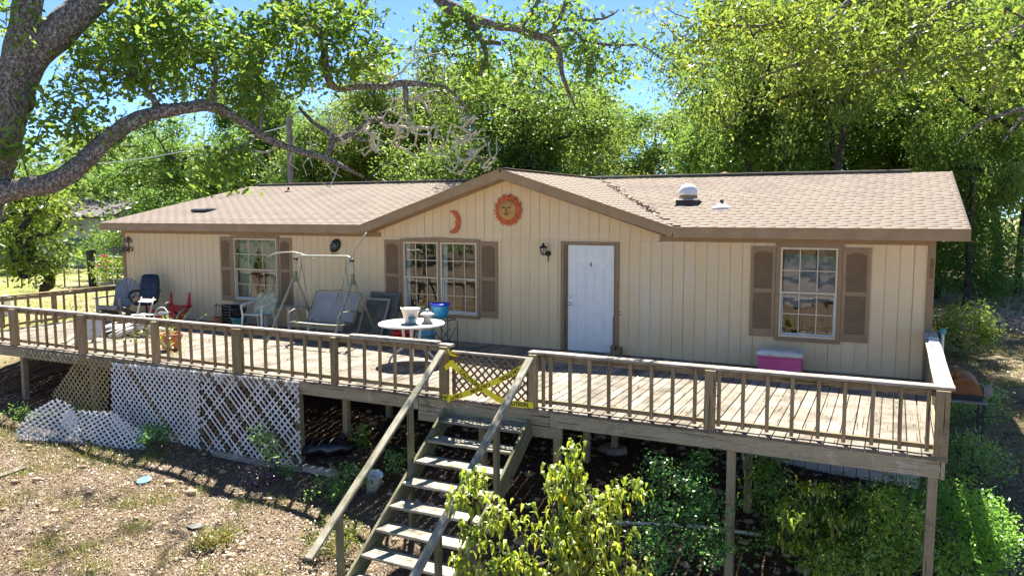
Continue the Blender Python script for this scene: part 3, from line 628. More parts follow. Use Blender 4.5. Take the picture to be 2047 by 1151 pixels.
p = MB(); p.smooth = True; p.lathe((.045, D0, .915+.13), [(.03, 0), (.03, -.012), (.022, -.018), (.012, -.02)], 16, axis=(0, 1, 0)); p.build('deadbolt', M['chrome'], door)
p = MB(); p.smooth = True; p.lathe((.045, D0, .905), [(.032, 0), (.03, -.008), (.013, -.012), (.013, -.035), (.027, -.045), (.03, -.06), (.02, -.072), (.004, -.075)], 16, axis=(0, 1, 0)); p.build('handle', M['chrome'], door)
p = MB(); p.poly([(.47+a*.016*f, D0-.008, 1.67+b*.05*f) for a, b, f in ((0, 1, 1), (.4, .5, 1), (1, .3, 1), (.6, 0, 1), (1, -.3, 1), (.4, -.5, 1), (0, -1, 1), (-.4, -.5, 1), (-1, -.3, 1), (-.6, 0, 1), (-1, .3, 1), (-.4, .5, 1))], .007, (0, -1, 0)); p.build('door_knocker', M['iron'], door)
p = MB(); p.box(.918, .921, D0-.012, D0+.03, .02, 2.03, .001); p.box(.925, .94, -.022, -.015, .7, 2.03, .001); p.build('weatherstrip', M['alum'], door)
p = MB(); p.smooth = True; p.tube([(1.06, 0, .8), (1.06, -.05, .8), (1.075, -.055, .75)], .011, 8); p.lathe((1.06, 0, .78), [(.03, 0), (.03, -.012)], 12, axis=(0, 1, 0)); p.build('door_hook', M['chrome'], house)
# ---------------------------------------------------------------- deck
YF = -4.346; DX0, DX1 = -12.72, 6.22
deck = thing('wooden_deck', 'long weathered grey-brown wooden deck raised on posts along the front of the house', 'deck', (-3.2, -4.3, -1.8))
x = DX0
while x < DX1-.02:
    wd = min(.141, DX1-x); sh = rnd.uniform(-.012, .012); zt_ = rnd.uniform(-.003, .002)
    mb = MB(); mb.beam((x+wd/2, YF+sh+(0 if -.1 > x or x > 1.2 else .0), -.019+zt_), (x+wd/2+rnd.uniform(-.003, .003), -.03, -.019+rnd.uniform(-.002, .002)), wd-.008, .038, c=.004, segs=3, jit=.0016, twist=rnd.uniform(-.01, .01))
    mb.build('plank', M['plank'], deck); x += wd+.004
def dbeam(p, q, w_, h_, name='beam', m='beam', segs=6, **k):
    mb = MB(); mb.beam(p, q, w_, h_, c=.005, segs=segs, jit=.003, **k); return mb.build(name, M[m], deck)
dbeam((DX0, -4.30, -.135), (-.62, -4.30, -.135), .04, .19); dbeam((-.61, -4.298, -.135), (1.50, -4.298, -.135), .04, .19); dbeam((1.51, -4.302, -.135), (6.16, -4.302, -.14), .04, .20)
dbeam((-.62, -4.30, -.31), (1.68, -4.30, -.315), .04, .155); dbeam((6.19, -4.32, -.15), (6.19, -.02, -.15), .04, .2); dbeam((DX0, -4.27, -.15), (DX0, -.02, -.15), .04, .2)
for yy in (-2.2, -.1): dbeam((DX0+.05, yy, -.14), (6.16, yy, -.14), .06, .18)
x = DX0+.4
while x < 6.1: dbeam((x, -4.27, -.125), (x, -.05, -.125), .038, .14, 'joist', segs=1); x += .61
POSTS = [(-10.2, -4.23), (-8.05, -4.23), (-5.4, -4.23), (-2.98, -4.22), (-2.6, -3.5), (-2.65, -2.2), (1.58, -4.23), (1.24, -2.2), (1.45, -1.4), (3.92, -4.24), (3.80, -2.2), (6.10, -4.24), (-6.5, -2.2), (-10, -2.2), (-12.66, -4.2), (.35, -4.1), (6.1, -2.0)]
for k, (px_, py_) in enumerate(POSTS):
    g = float(gz(px_, py_)); o = dbeam((px_, py_, g-.15), (px_+rnd.uniform(-.01, .01), py_, -.235 if py_ != -2.2 else -.23), .1, .1, 'support_post', 'post', 3, up=(0, 1, 0))
# railings
rail = MB(); ZR = .776
def cap(p, q, w_, mat='cap', name='cap_rail', th=.036, lab=None):
    mb = MB(); mb.beam(p, q, w_, th, c=.006, segs=10, jit=.003); mb.build(name, M[mat], rl, label=lab)
YC = -4.215
mb = MB(); mb.beam((DX0, YC+.0, ZR-.085), (-.17, YC, ZR-.085), .035, .075, c=.004, segs=8, jit=.002); mb.beam((DX0, YC, .085), (-.17, YC, .08), .035, .06, c=.004, segs=8, jit=.002)
rl = mb.build('railing', M['rail'], deck, label='long left run of railing'); cap((DX0, YC, ZR-.018), (-.08, YC, ZR-.022), .12)
mb = MB(); mb.beam((-1.9, YC-.005, ZR+.012), (-.30, YC-.005, ZR+.012), .11, .022, c=.004, segs=3, jit=.002); mb.build('loose_board', M['cap'], rl)
BL = [5, 58, 76, 94, 112, 131, 152, 190, 210, 229, 250, 272, 294, 336, 360, 382, 405, 429, 453, 503, 531, 556, 584, 610, 640, 698, 729, 760, 790, 822, 853]
def baluster(x_, y_, par, lean=0):
    mb = MB(); mb.beam((x_+rnd.uniform(-.006, .006), y_, .03+rnd.uniform(-.01, .01)), (x_+lean, y_, ZR-.045), .043, .04, up=(0, 1, 0), c=.003, segs=2, jit=.002); mb.build('baluster', M['rail'], par)
def rpost(x_, y_, w_, d_, par, z0=-.2, z1=ZR-.037):
    mb = MB(); mb.beam((x_, y_, z0), (x_, y_, z1), w_, d_, up=(0, 1, 0), c=.006, segs=3, jit=.002); mb.build('post', M['rail'], par)
for px in BL: baluster(on_y(px, 680+px*.07, YC-.04)[0], YC-.039, rl)
x = DX0+.25
while x < on_y(-5, 680, YC)[0]-.1: baluster(x, YC-.039, rl); x += .3
for px, py, w_ in ((30, 690, .2), (166, 700, .19), (312, 715, .14), (476, 725, .2), (669, 750, .1), (888, 780, .13)): rpost(on_y(px, py, -4.30)[0], -4.295, w_, .09, rl, z0=-.05)
rpost(DX0+.03, -4.27, .1, .1, rl)
mb = MB(); mb.beam((1.26, YC, ZR-.085), (6.12, YC, ZR-.085), .035, .075, c=.004, segs=8, jit=.002); mb.beam((1.26, YC, .085), (6.12, YC, .08), .035, .055, c=.004, segs=8, jit=.002)
rl = mb.build('railing', M['rail'], deck, label='right run of railing'); cap((1.17, YC, ZR-.018), (6.27, YC, ZR-.018), .15)
for px in (1086, 1101, 1139, 1178, 1216, 1259, 1301, 1344, 1388, 1436, 1484, 1533, 1582, 1634, 1686, 1742, 1797, 1853): baluster(on_y(px, 800+(px-1074)*.1, YC-.04)[0], YC-.039, rl)
for px, py, w_ in ((1066, 800, .11), (1418, 850, .13), (1880, 900, .14)): rpost(on_y(px, py, -4.30)[0], -4.293, w_, .09, rl, z0=-.05)
mb = MB(); mb.beam((6.15, YC+.1, ZR-.085), (6.15, -.06, ZR-.085), .035, .075, c=.004, segs=4, jit=.002); mb.beam((6.15, YC+.1, .085), (6.15, -.06, .08), .035, .055, c=.004, segs=4)
rl = mb.build('railing', M['rail'], deck, label='short end run of railing beside the grill'); cap((6.17, YC+.075, ZR-.0165), (6.17, -.05, ZR-.0165), .19)
y = YC+.3
while y < -.15: baluster(6.19, y, rl); y += .31
rpost(6.19, -4.16, .09, .12, rl, -.05); rpost(6.19, -2.2, .09, .09, rl, -.05); rpost(6.19, -.06, .09, .09, rl, -.05)
mb = MB(); mb.beam((-12.66, YC+.1, ZR-.085), (-12.66, -.05, ZR-.085), .035, .075, c=.004, segs=4, jit=.002); mb.beam((-12.66, YC+.1, .10), (-12.66, -.05, .10), .035, .06, c=.004, segs=4)
rl = mb.build('railing', M['rail'], deck, label='far left end run of railing'); cap((-12.66, YC+.062, ZR-.0165), (-12.66, -.03, ZR-.0165), .12, 'rail')
y = YC+.22
while y < -.1: baluster(-12.70, y, rl); y += .293
rpost(-12.7, -1.9, .1, .09, rl, -.05); rpost(-12.7, -4.1, .1, .09, rl, -.05)
# ---------------------------------------------------------------- stairs
st = thing('wooden_staircase', 'mossy open-riser wooden stairs leading down from the deck gate', 'stairs', (.56, -6, -2.1))
TR = [(-4.60-.3080*i, -.255-.204*i) for i in range(9)]
for i, (y0, z0) in enumerate(TR):
    mb = MB(); mb.beam((-.085, y0+.135+rnd.uniform(-.01, .01), z0-.02), (1.195, y0+.135+rnd.uniform(-.01, .01), z0-.02), .27, .038, c=.006, segs=4, jit=.003); mb.build('tread', M['stair'], st)
for xs in (-.11, 1.225):
    mb = MB(); p = Vector((xs, -4.325, -.24)); q = Vector((xs, -7.4, -2.28)); mb.beam(p, q, .042, .27, c=.005, segs=6, jit=.002); mb.build('stringer', M['string'], st)
for xs, ya, za, yb, zb in ((-.165, -4.33, .70, -7.28, -1.20), (1.275, -4.45, .72, -7.75, -1.36)):
    mb = MB(); mb.beam((xs, ya, za), (xs, yb, zb), .105, .04, c=.006, segs=8, jit=.003); mb.build('handrail', M['stair'], st)
for xs, ys in ((-.165, -5.2), (-.175, -6.72), (1.275, -5.45), (1.28, -6.85)):
    zt_ = (.70+(ys+4.33)*.644-.03) if xs < 0 else (.72+(ys+4.45)*.630-.03); z0 = float(gz(xs, ys))-.1 if xs < 0 or ys < -6 else -.96
    mb = MB(); mb.beam((xs, ys, z0), (xs, ys, zt_), .055, .09, up=(0, 1, 0), c=.004, segs=3, jit=.002); mb.build('post', M['string'], st)
# ---------------------------------------------------------------- lattice
def clip_line(poly, p, d):
    t0, t1 = -1e9, 1e9; n = len(poly); area = sum(poly[i][0]*poly[(i+1) % n][1]-poly[(i+1) % n][0]*poly[i][1] for i in range(n))
    for i in range(n):
        a_, b_ = poly[i], poly[(i+1) % n]; ex, ez = b_[0]-a_[0], b_[1]-a_[1]; nx_, nz_ = (-ez, ex) if area > 0 else (ez, -ex)
        den = nx_*d[0]+nz_*d[1]; num = nx_*(p[0]-a_[0])+nz_*(p[1]-a_[1])
        if abs(den) < 1e-9:
            if num < 0: return None
            continue
        t = -num/den
        if den > 0: t0 = max(t0, t)
        else: t1 = min(t1, t)
    return (t0, t1) if t1-t0 > .05 else None
def lattice(root, poly, o, ux, uz, mat, pitch=.125, sw=.029, ang=45, mat2=None, frac=0):
    o = np.array(o, float); ux = np.array(ux, float); uz = np.array(uz, float); nn = np.cross(ux, uz)
    xs = [p[0] for p in poly]; zs = [p[1] for p in poly]; cx, cz = (min(xs)+max(xs))/2, (min(zs)+max(zs))/2; R_ = math.hypot(max(xs)-min(xs), max(zs)-min(zs))
    for sgn, dep in ((1, 0), (-1, .009)):
        a_ = math.radians(ang*sgn); d = (math.cos(a_), math.sin(a_)); nr = (-d[1], d[0]); st_ = pitch*abs(math.sin(math.radians(ang))); k = -R_/2
        while k < R_/2:
            r = clip_line(poly, (cx+nr[0]*k, cz+nr[1]*k), d)
            if r:
                P = [o+ux*(cx+nr[0]*k+d[0]*t)+uz*(cz+nr[1]*k+d[1]*t)+nn*dep for t in r]
                mb = MB(); mb.beam(P[0], P[1], .008, sw, up=tuple(ux*nr[0]+uz*nr[1]), c=.001); mb.build('slat', M[mat2] if mat2 and rnd.random() < frac else M[mat], root)
            k += st_
def lat_thing(label, poly, y, mat, **kw):
    n_ = sorted(poly, key=lambda q: -q[1])[:2]; e = MB(); e.beam((n_[0][0], y+.012, n_[0][1]-.02), (n_[1][0], y+.012, n_[1][1]-.02), .008, .03, c=.001); r = e.build('lattice_panel', M[mat], deck, label=label); lattice(r, poly, (0, y, 0), (1, 0, 0), (0, 0, 1), mat, **kw); return r
def lp(px, py, y=-4.37): q = on_y(px, py, y); return (q[0], q[2])
lat_thing('tan painted lattice panel with a cut away lower left corner', [lp(222, 722), lp(160, 712), lp(101, 790), lp(125, 815), lp(215, 838)], -4.365, 'latt', pitch=.13)
lat_thing('narrow strip of grey lattice along the deck edge above the open gap', [lp(45, 700), lp(160, 712), lp(150, 728), lp(45, 714)], -4.363, 'beam', pitch=.12)
p2 = lat_thing('large white lattice panel hung left of the middle of the skirt', [lp(224, 724), lp(402, 742), lp(402, 921), lp(300, 900), lp(224, 885)], -4.385, 'latw', mat2='latt', frac=.06)
p3 = lat_thing('white lattice panel with brown stained slats at the right end of the skirt', [lp(404, 742), lp(598, 762), lp(606, 948), lp(404, 921)], -4.388, 'latw', mat2='latb', frac=.2)
r = thing('loose_lattice', 'loose curled white lattice piece lying against the slope at the far left', 'lattice', (-10.2, -5.0, -1.3), 'loose lattice pieces on the slope')
o_ = on_y(85, 850, -5.35); lattice(r, [(-.2, -.52), (-.5, -.2), (-.3, .2), (.15, .5), (.5, .42), (.9, -.3), (.7, -.62)], o_, (.93, .33, -.12), (.0, .3, .95), 'latw', ang=40)
r = thing('loose_lattice', 'fallen white lattice piece half hidden by weeds below the tan panel', 'lattice', (-8.4, -4.9, -1.3), 'loose lattice pieces on the slope')
o_ = on_y(205, 868, -4.95); lattice(r, [(-.9, .0), (-.9, .3), (.1, .42), (.9, .12), (.95, -.25), (.2, -.25)], o_, (.96, .22, -.1), (.03, .35, .93), 'latw', ang=38)
# gate with tapes
gt = thing('lattice_gate', 'brown lattice gate closing the top of the stairs', 'gate', (.54, -4.25, .05))
lattice(gt, [(-.06, .07), (1.17, .05), (1.17, .66), (-.06, .66)], (0, -4.26, 0), (1, 0, 0), (0, 0, 1), 'latb', pitch=.125)
mb = MB(); mb.beam((-.07, -4.255, .675), (1.18, -4.255, .668), .05, .03, c=.004, segs=3, jit=.002); mb.build('top_rail', M['cap'], gt)
mb = MB(); mb.beam((-.045, -4.235, .04), (-.045, -4.235, .66), .05, .03, up=(0, 1, 0), c=.003); mb.build('stile', M['latb'], gt)
mb = MB(); mb.beam((1.15, -4.235, .04), (1.15, -4.235, .66), .05, .03, up=(0, 1, 0), c=.003); mb.build('stile', M['latb'], gt)
def tape(name, label, pts, wd, text, tpos, flip=False, org=None):
    """ribbon along pts with lettering set into the same curve"""
    r = thing(name, label, 'caution tape', org or pts[0], 'yellow caution tapes')
    P = [Vector([float(c) for c in p[:3]]) for p in pts]; tw = [p[3] if len(p) > 3 else 0 for p in pts]
    seg = [0]
    for a_, b_ in zip(P[:-1], P[1:]): seg.append(seg[-1]+(b_-a_).length)
    def ev(s_):
        s_ = max(0, min(seg[-1]-1e-6, s_)); k = max(i for i in range(len(P)-1) if seg[i] <= s_); f = (s_-seg[k])/(seg[k+1]-seg[k]); p = P[k].lerp(P[k+1], f); d = (P[k+1]-P[k]).normalized(); an = tw[k]+(tw[k+1]-tw[k])*f
        n_ = Vector((0, -1, 0)); sd = d.cross(n_).normalized()*-1
        if sd.z < 0: sd = -sd
        sd = (sd*math.cos(an)+n_*math.sin(an)).normalized(); nn = d.cross(sd).normalized()
        if nn.y > 0: nn = -nn
        return p, d, sd, nn
    mb = MB(); n = 28; b = 0; mb.smooth = True
    for k in range(n+1):
        p, d, sd, nn = ev(seg[-1]*k/n); cr = .007*math.sin(k*1.7)
        for q in (-1, 0, 1): mb.v.append(tuple(p+sd*wd/2*q+nn*(cr if q == 0 else 0)))
    for k in range(n):
        for q in (0, 1): mb.face((k*3+q, k*3+q+3, k*3+q+4, k*3+q+1))
    mb.build('ribbon', M['yellow'], r)
    for s0 in tpos:
        cu = bpy.data.curves.new('t', 'FONT'); cu.body = text; cu.size = wd*.95; cu.resolution_u = 2; cu.offset = .002; to = bpy.data.objects.new('t', cu); COL.objects.link(to)
        dg = bpy.context.evaluated_depsgraph_get(); me = bpy.data.meshes.new_from_object(to.evaluated_get(dg)); bpy.data.objects.remove(to)
        co = np.zeros(len(me.vertices)*3); me.vertices.foreach_get('co', co); co = co.reshape(-1, 3)
        if len(co) == 0: continue
        Wt = co[:, 0].max(); out = []
        for x_, y_, _ in co:
            if flip: x_, y_ = Wt-x_, wd*.62-y_
            p, d, sd, nn = ev(s0+x_)
            if d.x < 0: pass
            out.append(tuple(p+sd*(y_-wd*.31)+nn*.011-Vector(ORG[r.name])))
        me.vertices.foreach_set('co', np.array(out, np.float32).ravel()); me.materials.clear(); me.materials.append(M['ink']); o = bpy.data.objects.new('lettering', me); link(o, r); ORG[o.name] = ORG[r.name]
    return r
Y1 = -4.372
def tp(px, py, y=Y1, a_=0): q = on_y(px, py, y); return (q[0], q[1], q[2], a_)
tape('caution_tape', 'yellow CAUTION tape running down across the gate from upper left to lower right', [tp(899, 724), tp(916, 738), tp(948, 765), tp(972, 782), tp(1000, 800), tp(1022, 806), tp(1066, 810, -4.36)], .085, 'CAUTION', [.2, 1.0])
tape('caution_tape', 'yellow CAUTION tape hanging upside down up across the gate from lower left to upper right', [tp(884, 793), tp(902, 795), tp(925, 789), tp(960, 776), tp(985, 765), tp(1015, 752), tp(1050, 731, -4.36)], .08, 'CAUTION', [.0, .5, 1.02], flip=True)
tape('caution_tape', 'short torn yellow tape knot tied on the post left of the gate', [tp(890, 736, -4.39), tp(898, 729, -4.40, .5), tp(905, 720, -4.39, 1.0)], .07, 'C', [])
tape('caution_tape', 'scrap of yellow tape tied at the top left corner of the gate', [tp(896, 698, -4.37), tp(900, 708, -4.38, .4), tp(914, 712, -4.3, .9)], .04, 'C', [])
tape('caution_tape', 'loose yellow tape end dangling at the bottom of the left gate post', [tp(900, 788, -4.39), tp(898, 796, -4.40, .4), tp(896, 803, -4.39, .2)], .05, 'C', [])
a_, b_, c_ = on_x(158, 588, -12.76), on_x(190, 593, -12.76), on_x(242, 585, -12.76)
r = tape('caution_tape', 'yellow tape stretched along the far left end railing behind the grey chair', [tuple(a_), tuple(b_), tuple(c_)], .05, 'C', [])
# ---------------------------------------------------------------- things on the wall
def arc(c, r, a0, a1, n, ux, uz):
    c = np.array(c, float); return [c+np.array(ux)*r*math.cos(math.radians(a0+(a1-a0)*i/n))+np.array(uz)*r*math.sin(math.radians(a0+(a1-a0)*i/n)) for i in range(n+1)]
sun = thing('sun_plaque', 'round orange clay sun face with flaming rim high in the gable', 'wall decoration', (-1.26, -.01, 2.70), 'clay wall plaques')
mb = MB(); n = 26; cx, cz = -1.26, 2.70
for i in range(n):
    a_ = 2*math.pi*i/n; da = math.pi/n; sw = .18*(1 if i % 2 else -.4)
    p = [(cx+math.cos(t)*r, -.03-.02*(i % 2), cz+math.sin(t)*r) for t, r in ((a_-da*1.1, .19), (a_-da*.8, .26), (a_+da*.2+sw*.3, .325), (a_+da*.95, .27), (a_+da*1.1, .19))]
    mb.poly(p, .02, (0, -1, 0))
mb.smooth = True; mb.lathe((cx, 0, cz), [(.27, -.0), (.27, -.03), (.245, -.05), (.215, -.045), (.2, -.03)], 40, axis=(0, 1, 0)); mb.build('sun_rim', M['orange'], sun)
mb = MB(); mb.smooth = True; mb.lathe((cx, 0, cz), [(.205, -.03), (.2, -.055), (.17, -.08), (.11, -.10), (.04, -.108), (.002, -.109)], 36, axis=(0, 1, 0)); mb.tube([(cx-.005, -.10, cz+.05), (cx-.004, -.125, cz-.01), (cx, -.128, cz-.035)], [.012, .018, .026], 8)
mb.tube(arc((cx-.07, -.10, cz+.045), .045, 20, 160, 6, (1, 0, 0), (0, 0, 1)), .009, 6); mb.tube(arc((cx+.07, -.10, cz+.045), .045, 20, 160, 6, (1, 0, 0), (0, 0, 1)), .009, 6)
mb.lathe((cx-.085, -.088, cz-.05), [(.03, 0), (.02, -.015), (.003, -.02)], 10, axis=(0, 1, 0)); mb.lathe((cx+.085, -.088, cz-.05), [(.03, 0), (.02, -.015), (.003, -.02)], 10, axis=(0, 1, 0)); mb.build('sun_face', M['ochre'], sun)
for dx in (-.065, .065): mb = MB(); mb.poly([(cx+dx+.035*math.cos(k*.785), -.109, cz+.05+.013*math.sin(k*.785)) for k in range(8)], .01, (0, -1, 0)); mb.build('eye', M['ink'], sun)
mb = MB(); mb.poly([(cx+.055*math.cos(k*.524), -.112, cz-.075+.017*math.sin(k*.524)*(1 if math.sin(k*.524) < 0 else .35)) for k in range(12)], .02, (0, -1, 0)); mb.build('mouth', M['ink'], sun)
moon = MB(); O_ = []; c1 = (-2.52, 2.455)
for k in range(19): a_ = math.radians(-115+230*k/18); O_.append((c1[0]+.17*math.cos(a_), -.045, c1[1]+.235*math.sin(a_)))
inner = []
for k in range(15):
    a_ = math.radians(95-190*k/14); rr = .165 + (.03 if k in (6,) else 0)-(.035 if k == 7 else 0); inner.append((c1[0]-.07+rr*.86*math.cos(a_), -.045, c1[1]+.01+.19*math.sin(a_)))
P_ = O_+inner; b0 = 0
for k in range(14):
    q = [O_[int(18-18*k/14)], O_[int(18-18*(k+1)/14)], inner[k+1], inner[k]]
    moon.poly(q, .035, (0, -1, 0))
moon.build('moon_plaque', M['orange'], None, origin=(-2.42, -.01, 2.45), label='orange clay crescent moon left of the sun face', cat='wall decoration', group='clay wall plaques')
lamp = thing('wall_lantern', 'small black coach lantern on the wall left of the white door', 'wall lamp', (-.44, -.01, 1.85))
mb = MB(); mb.lathe((-.40, 0, 1.86), [(.055, -.002), (.055, -.015), (.03, -.03)], 14, axis=(0, 1, 0)); mb.tube([(-.40, -.02, 1.86), (-.41, -.08, 1.83), (-.44, -.11, 1.86)], .011, 6); mb.tube([(-.40, -.02, 1.84), (-.40, -.03, 1.70)], .008, 6); mb.build('bracket', M['black'], lamp)
mb = MB(); c = (-.46, -.12, 1.9); mb.lathe(c, [(.02, -.07), (.045, -.05), (.05, -.045)], 6)
for k in range(6): a_ = k*math.pi/3; mb.tube([(c[0]+.047*math.cos(a_), c[1]+.047*math.sin(a_), c[2]-.045), (c[0]+.068*math.cos(a_), c[1]+.068*math.sin(a_), c[2]+.07)], .005, 5)
mb.lathe(c, [(.085, .07), (.082, .08), (.05, .115), (.02, .125), (.02, .14), (.03, .15), (.006, .175)], 6); mb.build('lantern_cage', M['black'], lamp)
mb = MB(); mb.lathe(c, [(.042, -.04), (.06, .068)], 6); mb.build('lamp_glass', M['glass'], lamp)
mb = MB(); mb.smooth = True; mb.lathe(c, [(.012, -.045), (.012, .0), (.017, .02), (.012, .045), (.002, .05)], 10); mb.build('bulb', M['white'], lamp)
hat = thing('wall_sculpture', 'dark metal oval wall ornament with round spiral, above the swing', 'wall decoration', (-5.58, -.01, 1.9))
mb = MB(); mb.smooth = True
for k, (w_, h_, y_) in enumerate(((.115, .17, 0), (.12, .175, -.03))): pass
mb.lathe((-5.58, 0, 1.92), [(.12, -.002), (.125, -.03), (.10, -.06), (.05, -.075), (.003, -.08)], 24, axis=(0, 1, 0), sx=1.4, sy=1.0); mb.build('body', M['black'], hat)
mb = MB(); mb.smooth = True; mb.tube(arc((-5.62, -.085, 1.93), .05, 0, 360, 16, (1, 0, 0), (0, 0, 1)), .009, 6); mb.tube(arc((-5.53, -.085, 1.92), .022, 0, 360, 10, (1, 0, 0), (0, 0, 1)), .007, 6); mb.tube(arc((-5.58, -.05, 1.80), .08, 200, 340, 10, (1, 0, 0), (0, 0, 1)), .008, 6); mb.build('ring', M['galv'], hat)
pl = thing('iron_planter', 'rusty wrought iron scroll bracket with basket on the far left house corner', 'wall planter', (-12.45, -.03, 1.8))
mb = MB(); X0 = -12.36; mb.tube([(X0, -.03, 1.62), (X0, -.03, 2.02)], .013, 6)
for sx in (-1, 1):
    for zc, r_ in ((1.92, .07), (1.70, .085)): mb.tube([np.array((X0+sx*(r_+.01)+sx*r_*(1-.06*k)*math.cos(a_), -.03, zc+r_*(1-.06*k)*math.sin(a_))) for k, a_ in enumerate(np.linspace(math.pi if sx > 0 else 0, math.pi-5.6 if sx > 0 else 5.6, 14))], .012, 6)
mb.tube([(X0-.05, -.03, 2.03), (X0, -.03, 1.98), (X0+.05, -.03, 2.03)], .014, 6); mb.build('scroll', M['iron'], pl)
mb = MB(); c = np.array((X0-.23, -.2, 1.68))
for z, r_ in ((.06, .15), (.0, .145), (-.06, .13)): mb.tube(arc(c+(0, 0, z), r_, 0, 360, 18, (1, 0, 0), (0, 1, 0)), .014, 6)
for k in range(12): a_ = k*math.pi/6; mb.tube([c+(.15*math.cos(a_), .15*math.sin(a_), .06), c+(.13*math.cos(a_), .13*math.sin(a_), -.06)], .009, 5)
mb.tube([c+(.12, .1, -.04), (X0, -.03, 1.66)], .012, 5); mb.build('basket', M['frameg'], pl)
mb = MB(); mb.box(XR-.035, XR-.005, -.05, -.026, 1.62, 1.93, .006); mb.build('thermometer', M['rust'], None, origin=(XR-.02, -.03, 1.77), label='narrow rusty red thermometer on the right corner trim of the house', cat='thermometer')
# ---------------------------------------------------------------- things on the deck
def chair_leg(mb, p, q, r0=.02, r1=.016): mb.tube([p, q], [r0, r1], 6)
def armchair(name, label, loc, rz, shell, group=None, mossy=None):
    """moulded plastic garden armchair, facing -y locally"""
    t = thing(name, label, 'chair', loc, group); L0 = np.array(loc); ca, sa = math.cos(rz), math.sin(rz)
    def W(x, y, z): return (loc[0]+x*ca-y*sa, loc[1]+x*sa+y*ca, loc[2]+z)
    mb = MB(); mb.smooth = True; nx_, ny_ = 9, 6; b0 = 0
    for j in range(ny_):
        for i in range(nx_):
            u = -1+2*i/(nx_-1); v = j/(ny_-1); mb.v.append(W(u*(.24+.02*v*0), -.23+.44*v, .42+.012*u*u-.02*v+.012*(1-v)**4))
    for j in range(ny_-1):
        for i in range(nx_-1): a_ = j*nx_+i; mb.face((a_, a_+1, a_+nx_+1, a_+nx_))
    b0 = len(mb.v)
    for j in range(ny_):
        for i in range(nx_): mb.v.append(tuple(np.array(mb.v[j*nx_+i])-(0, 0, .02)))
    for j in range(ny_-1):
        for i in range(nx_-1): a_ = b0+j*nx_+i; mb.face((a_+nx_, a_+nx_+1, a_+1, a_))
    e = [*range(nx_)]; 
    for i in range(nx_-1): mb.face((i+1, i, b0+i, b0+i+1))
    mb.build('seat', shell, t)
    mb = MB(); mb.smooth = True; nx_, ny_ = 13, 10
    def bp(u, v):
        w_ = .245*(1+.12*math.sin(v*math.pi))*math.sqrt(max(.0, 1-max(0, (v-.55)/.45)**2.4)) if v > .55 else .245*(1+.12*math.sin(v*math.pi))
        return (u*w_, .20+.17*v-.07*u*u*(1-.5*v), .40+.50*v)
    for s_ in (0, .02):
        b0 = len(mb.v)
        for j in range(ny_):
            for i in range(nx_): x_, y_, z_ = bp(-1+2*i/(nx_-1), j/(ny_-1)); mb.v.append(W(x_, y_+s_, z_))
        for j in range(ny_-1):
            for i in range(nx_-1): a_ = b0+j*nx_+i; mb.face((a_, a_+1, a_+nx_+1, a_+nx_) if not s_ else (a_+nx_, a_+nx_+1, a_+1, a_))
    mb.tube([W(*np.add(bp(-1 if k < 10 else 1, k/9 if k < 10 else (19-k)/9), (0, .01, 0))) for k in range(20)], .018, 6)
    mb.build('backrest', mossy or shell, t)
    for s_ in (-1, 1):
        mb = MB(); mb.smooth = True; mb.tube([W(s_*.25, .27, .66), W(s_*.29, .12, .66), W(s_*.30, -.08, .645), W(s_*.285, -.22, .63), W(s_*.27, -.25, .60)], [.02, .026, .028, .026, .02], 8); mb.build('armrest', shell, t)
        mb = MB(); mb.tube([W(s_*.27, -.25, .60), W(s_*.25, -.24, .40), W(s_*.27, -.28, 0)], [.018, .024, .018], 6); mb.build('leg', shell, t)
        mb = MB(); mb.tube([W(s_*.22, .20, .42), W(s_*.25, .32, 0)], [.024, .018], 6); mb.build('leg', shell, t)
        mb = MB(); mb.tube([W(s_*.25, .27, .66), W(s_*.245, .24, .5), W(s_*.22, .20, .42)], .016, 6); mb.build('arm_support', shell, t)
    return t, W
def pln(px, py, y): return on_y(px, py, y)
armchair('plastic_armchair', 'aged white plastic armchair with moss on its back, in front of the left window', (-7.0, -.95, 0), .12, M['whitep'], mossy=M['mossp'])
# adirondack chair
def slat_chair(loc, rz):
    t = thing('adirondack_chair', 'grey plastic adirondack chair with fan-shaped slat back in the far left corner', 'chair', loc); ca, sa = math.cos(rz), math.sin(rz)
    def W(x, y, z): return (loc[0]+x*ca-y*sa, loc[1]+x*sa+y*ca, loc[2]+z)
    for i in range(7):
        u = (i-3)/3; top = 1.0-.13*u*u; mb = MB(); mb.beam(W(u*.2, .18, .30), W(u*.30, .50, top), .075, .018, up=(-sa, ca, 0), c=.004); mb.build('back_slat', M['adir'], t)
    for k in range(5): mb = MB(); mb.beam(W(-.27, -.30+.11*k, .37-.016*k), W(.27, -.30+.11*k, .37-.016*k), .095, .02, c=.005); mb.build('seat_slat', M['adir'], t)
    for s_ in (-1, 1):
        mb = MB(); mb.beam(W(s_*.34, -.36, .56), W(s_*.32, .38, .55), .12, .022, c=.006, segs=2); mb.build('armrest', M['adir'], t)
        mb = MB(); mb.beam(W(s_*.31, -.30, 0), W(s_*.31, -.30, .55), .09, .03, up=(0, 1, 0), c=.004); mb.build('leg', M['adir'], t)
        mb = MB(); mb.beam(W(s_*.28, -.33, .33), W(s_*.28, .50, .03), .03, .11, c=.004); mb.build('leg', M['adir'], t)
    mb = MB(); mb.beam(W(-.28, -.35, .33), W(.28, -.35, .33), .03, .09, c=.004); mb.build('rail', M['adir'], t); mb = MB(); mb.beam(W(-.27, .40, .62), W(.27, .40, .62), .03, .06, c=.004); mb.build('rail', M['adir'], t)
slat_chair((-11.85, -.85, 0), .3)
